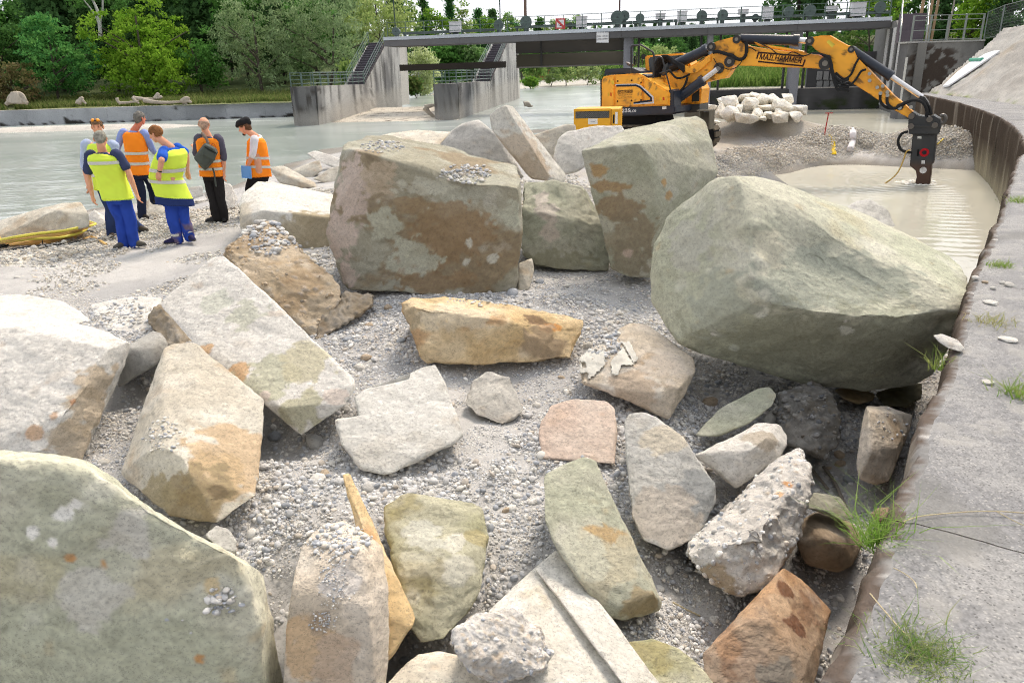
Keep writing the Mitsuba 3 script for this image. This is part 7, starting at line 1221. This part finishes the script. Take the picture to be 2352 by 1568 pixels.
# torn geotextile draped on the beige rock
v, f, nn = rocks[k_fab]; s = proj(v); vis = (nn * (C_ - v)).sum(1) > 0; kt = cKDTree(s[vis]); vv, vn = v[vis], nn[vis]
def cloth(par, poly):
    P = Polygon(poly); x0, y0, x1, y1 = P.bounds; X, Yy = np.meshgrid(np.arange(x0, x1 + 1.5, 1.5), np.arange(y0, y1 + 1.5, 1.5)); q = np.c_[X.ravel(), Yy.ravel()]; _, j = kt.query(q, k=5); W = vv[j].mean(1) + vn[j].mean(1) * (.012 + .012 * fb(np.c_[q, q[:, :1] * 0], .16, 3, 6))[:, None]
    jit = (fb(np.c_[q, q[:, :1] * 0], .5, 2, 9) - .5) * 7; d = shapely.distance(shapely.points(q), P.exterior) * np.where(shapely.contains_xy(P, q[:, 0], q[:, 1]), 1, -1); keep = d + jit > 0
    n_, m_ = X.shape; i = np.arange(n_ * m_).reshape(n_, m_); Q = np.stack([i[:-1, :-1], i[:-1, 1:], i[1:, 1:], i[1:, :-1]], -1).reshape(-1, 4); Q = Q[keep[Q].all(1)]; m = tm((W, Q)); b = m.copy(); b.vertices = b.vertices - [0, 0, .004]; b.invert(); part(par, 'strip', tm([m, b]), worn((.56, .55, .50), (.42, .40, .36), 12), 'matte', True)
gt = thing('geotextile', 'torn strips of pale felt-like geotextile draped on the beige rock', 'fabric')
cloth(gt, [(1332,808),(1390,802),(1391,843),(1367,864),(1345,882),(1336,855)]); cloth(gt, [(1402,834),(1424,808),(1430,796),(1459,843),(1428,843),(1421,866),(1406,864)]); cloth(gt, [(1428,790),(1446,784),(1468,829),(1455,838)])
# coiled hoses on the gravel at the left
hc_ = gpt(112, 558); hc_[2] = float(gz(hc_[0], hc_[1])[0]); t = thing('hose_coil', 'flat coil of tan and yellow hoses tied with straps on the gravel at the left', 'hose'); TAN = lin((206, 168, 100)); YE = lin((216, 206, 84))
for k in range(11):
    r = .36 + .033 * k + pr_.normal(0, .01); ox, oy = pr_.normal(0, .03, 2); lv = .03 + .02 * k + .03 * pr_.uniform(); col = BLK * 2 if k == 10 else YE if k in (9, 6) else TAN; a = np.linspace(0, 2 * np.pi, 40, endpoint=False)
    x, y = hc_[0] + ox + r * 1.12 * np.cos(a), hc_[1] + oy + r * 1.25 * np.sin(a); part(t, 'loop', tube(np.c_[x, y, gz(x, y) + (lv if k < 10 else .02) + .02 * np.sin(a * 2 + k)], .021, 8, True), worn(col, np.asarray(col) * .7, 6), 'paint', True)
e = [gpt(*q) for q in [(195, 553), (210, 549), (228, 556), (246, 567)]]; part(t, 'loose_end', tube(catmull([p + [0, 0, .035] for p in e], 5), .021, 8), TAN, 'paint', True)
for a in (2.4, 3.9, 5.2): c = hc_ + [math.cos(a) * .55, math.sin(a) * .62, .07]; part(t, 'strap', tube([c + np.array([math.cos(a) * .2 * math.cos(b), math.sin(a) * .2 * math.cos(b), .11 * math.sin(b)]) for b in np.linspace(0, 2 * np.pi, 14, endpoint=False)], .008, 5, True), (.02, .02, .02), 'matte')
# things on the gravel ridge at the pool
def ontop(px, py, h): p = gpt(px, py); return p + [0, 0, h]
wp = [ontop(*q, .12) for q in [(1941,281),(1948,296),(1955,304),(1958,312),(1957,333),(1951,352)]]; t = thing('white_hose', 'white lay-flat hose running down the gravel ridge into the pool', 'hose'); part(t, 'upper_piece', tube(catmull(wp[:3], 6), .10, 9), worn((.68, .66, .68), (.52, .5, .5), 2), 'matte', True); part(t, 'lower_piece', tube(catmull(wp[2:], 6), .12, 9), worn((.68, .66, .68), (.52, .5, .5), 2), 'matte', True)
put(uniq('white_bundle'), ball(ontop(1929, 284, .1), .13, (1.1, 1, .9)), (.68, .67, .68), 'matte', True); tag('white_bundle', 'small round white bundle left of the white hose', 'bundle')
p = gpt(1893, 312); q = at(1903, 260, p[1]); put(uniq('marker_rod'), tm([bar(p - [0, 0, .1], q, .022, 6), box8(q + [-.12, 0, 0], q + [.16, 0, .0], .05, .03)]), lin((170, 50, 50)), 'paint'); tag('marker_rod', 'thin red marker rod stuck in the gravel ridge', 'rod')
t = thing('yellow_strap', 'bunch of yellow straps hanging down the gravel ridge to the pool', 'strap')
for k in range(4): part(t, 'band', tube(catmull([ontop(1900 + k * 2, 314, .05), ontop(1909 + k * 2, 320, .06), ontop(1911 + k * 2, 338, .05), ontop(1911 + k * 3, 356, .02)], 5), .024, 6), lin((214, 186, 40)), 'matte', True)
put(uniq('yellow_rope'), tube(catmull([ontop(*q, .05) for q in [(2152,335),(2166,322),(2183,299),(2211,292),(2232,298)]], 6), .02, 6), lin((206, 184, 90)), 'matte', True); tag('yellow_rope', 'slack yellowish rope on the gravel right of the breaker', 'rope')
k = thing('pool_foam', 'white foam where the breaker enters the pool', 'foam'); V = [pebble(pr_.uniform(.03, .09), i, 1) for i in range(70)]; labels[k]['kind'] = 'stuff'; labels[k].pop('category', None); a = pr_.uniform(0, 6.28, 70); put(k, tm([trimesh.Trimesh(v * [1, 1, .4] + TIP + [math.cos(b) * .42 + pr_.normal(0, .12), math.sin(b) * .36 + pr_.normal(0, .1), .0], f, process=False) for (v, f), b in zip(V, a)]), (.72, .72, .68), 'matte', True)
# leafy cuttings on the generator
P = o + gx_ * .2 + EZ * (gh + .05) + gy_ * .3 + np.c_[pr_.uniform(0, gw_ * .9, 700), np.zeros(700), pr_.uniform(0, 1, 700) ** 2 * .14] @ np.stack([gx_, gy_, EZ]) + pr_.normal(0, .06, (700, 3)) * [1, 1, .3]; put_raw(uniq('leafy_cuttings'), *leafmesh(P, .05, leafcol(pr_.normal(0, 1, 700), np.array(MG), np.array(G1)))); tag('leafy_cuttings', 'flat green cuttings lying on top of the yellow generator', 'leaves')
# plants on the quay wall
def tuft(label, px, py, n, h, spread, col, col2, z=WT, lean=.5, w=.0028):
    c = onz(px, py, z); k = uniq('grass_tuft'); xy = c[:2] + pr_.normal(0, spread, (n, 2)); grass(k, xy, lambda x, y: np.full(len(x), z - .01), h, col, col2, w, lean=lean); tag(k, label, 'grass tuft')
GG, GY_ = (.14, .30, .035), (.36, .40, .14)
tuft('lush grass tuft hanging over the edge of the quay wall', 2012, 1245, 150, .15, .035, GG, (.30, .42, .12), .74, .7); tuft('flat sprawling grass patch on the quay wall in the bottom right corner', 2108, 1505, 520, .055, .055, (.13, .26, .05), (.34, .36, .17), WT, .9, .0018)
tuft('small green tuft on the quay wall beyond the widest boulder', 2298, 612, 150, .06, .045, GG, GY_, WT, .6); tuft('dry yellowish tuft on the quay wall right of the widest boulder', 2281, 742, 90, .07, .06, (.42, .36, .18), GY_, WT, .8); tuft('green tuft at the right picture edge on the quay wall', 2348, 905, 140, .08, .06, GG, GY_, WT, .7); tuft('thin grass blades at the wall edge beside the widest boulder', 2150, 845, 40, .12, .02, GG, GY_, .72, .5); tuft('sparse tuft far along the quay wall near the right edge', 2335, 465, 110, .1, .06, GG, GY_, WT, .6)
STR = (.50, .43, .28)
for l, pts, r in [('long dry stalk lying across the quay wall', [(2076,1197),(2115,1185),(2180,1178),(2239,1174),(2300,1174),(2360,1178)], .0022), ('dry stem leading into the flat grass patch', [(1998,1362),(2030,1400),(2065,1440),(2085,1460)], .002), ('short curved dry twig on the quay wall', [(2052,1303),(2080,1318),(2100,1335),(2106,1350)], .0016), ('forked side stalk off the long dry stalk', [(2290,1175),(2330,1196),(2365,1212)], .0016)]:
    k = uniq('dry_stalk'); put(k, tube(catmull([onz(*q, WT + .012) for q in pts], 6), r, 5), STR, 'matte', True); tag(k, l, 'stalk')
def stick_(label, pts, r, name='stick', col=STR): k = uniq(name); put(k, tube(catmull([gpt(*q) + [0, 0, r * 1.5 + h] for *q, h in pts], 4), r, 6), worn(col, np.array(col) * .6, 9), 'matte', True); tag(k, label, 'stick')
stick_('pale wooden sliver below the mossy boulder', [(950,1453,.06),(1000,1448,.06),(1042,1446,.06)], .008, 'wood_sliver'); stick_('straw-coloured twig in the gravel right of the long green slab', [(1545,1392,.02),(1575,1408,.02),(1607,1423,.02)], .005, 'twig'); stick_('grey wooden stick by the green flake at the quay wall', [(1890,1085,.03),(1915,1120,.03),(1945,1190,.03)], .014, 'stick', (.2, .18, .15)); stick_('shorter grey stick left of the stick at the green flake', [(1862,1088,.03),(1880,1110,.03),(1900,1135,.03)], .012, 'stick', (.2, .18, .15))
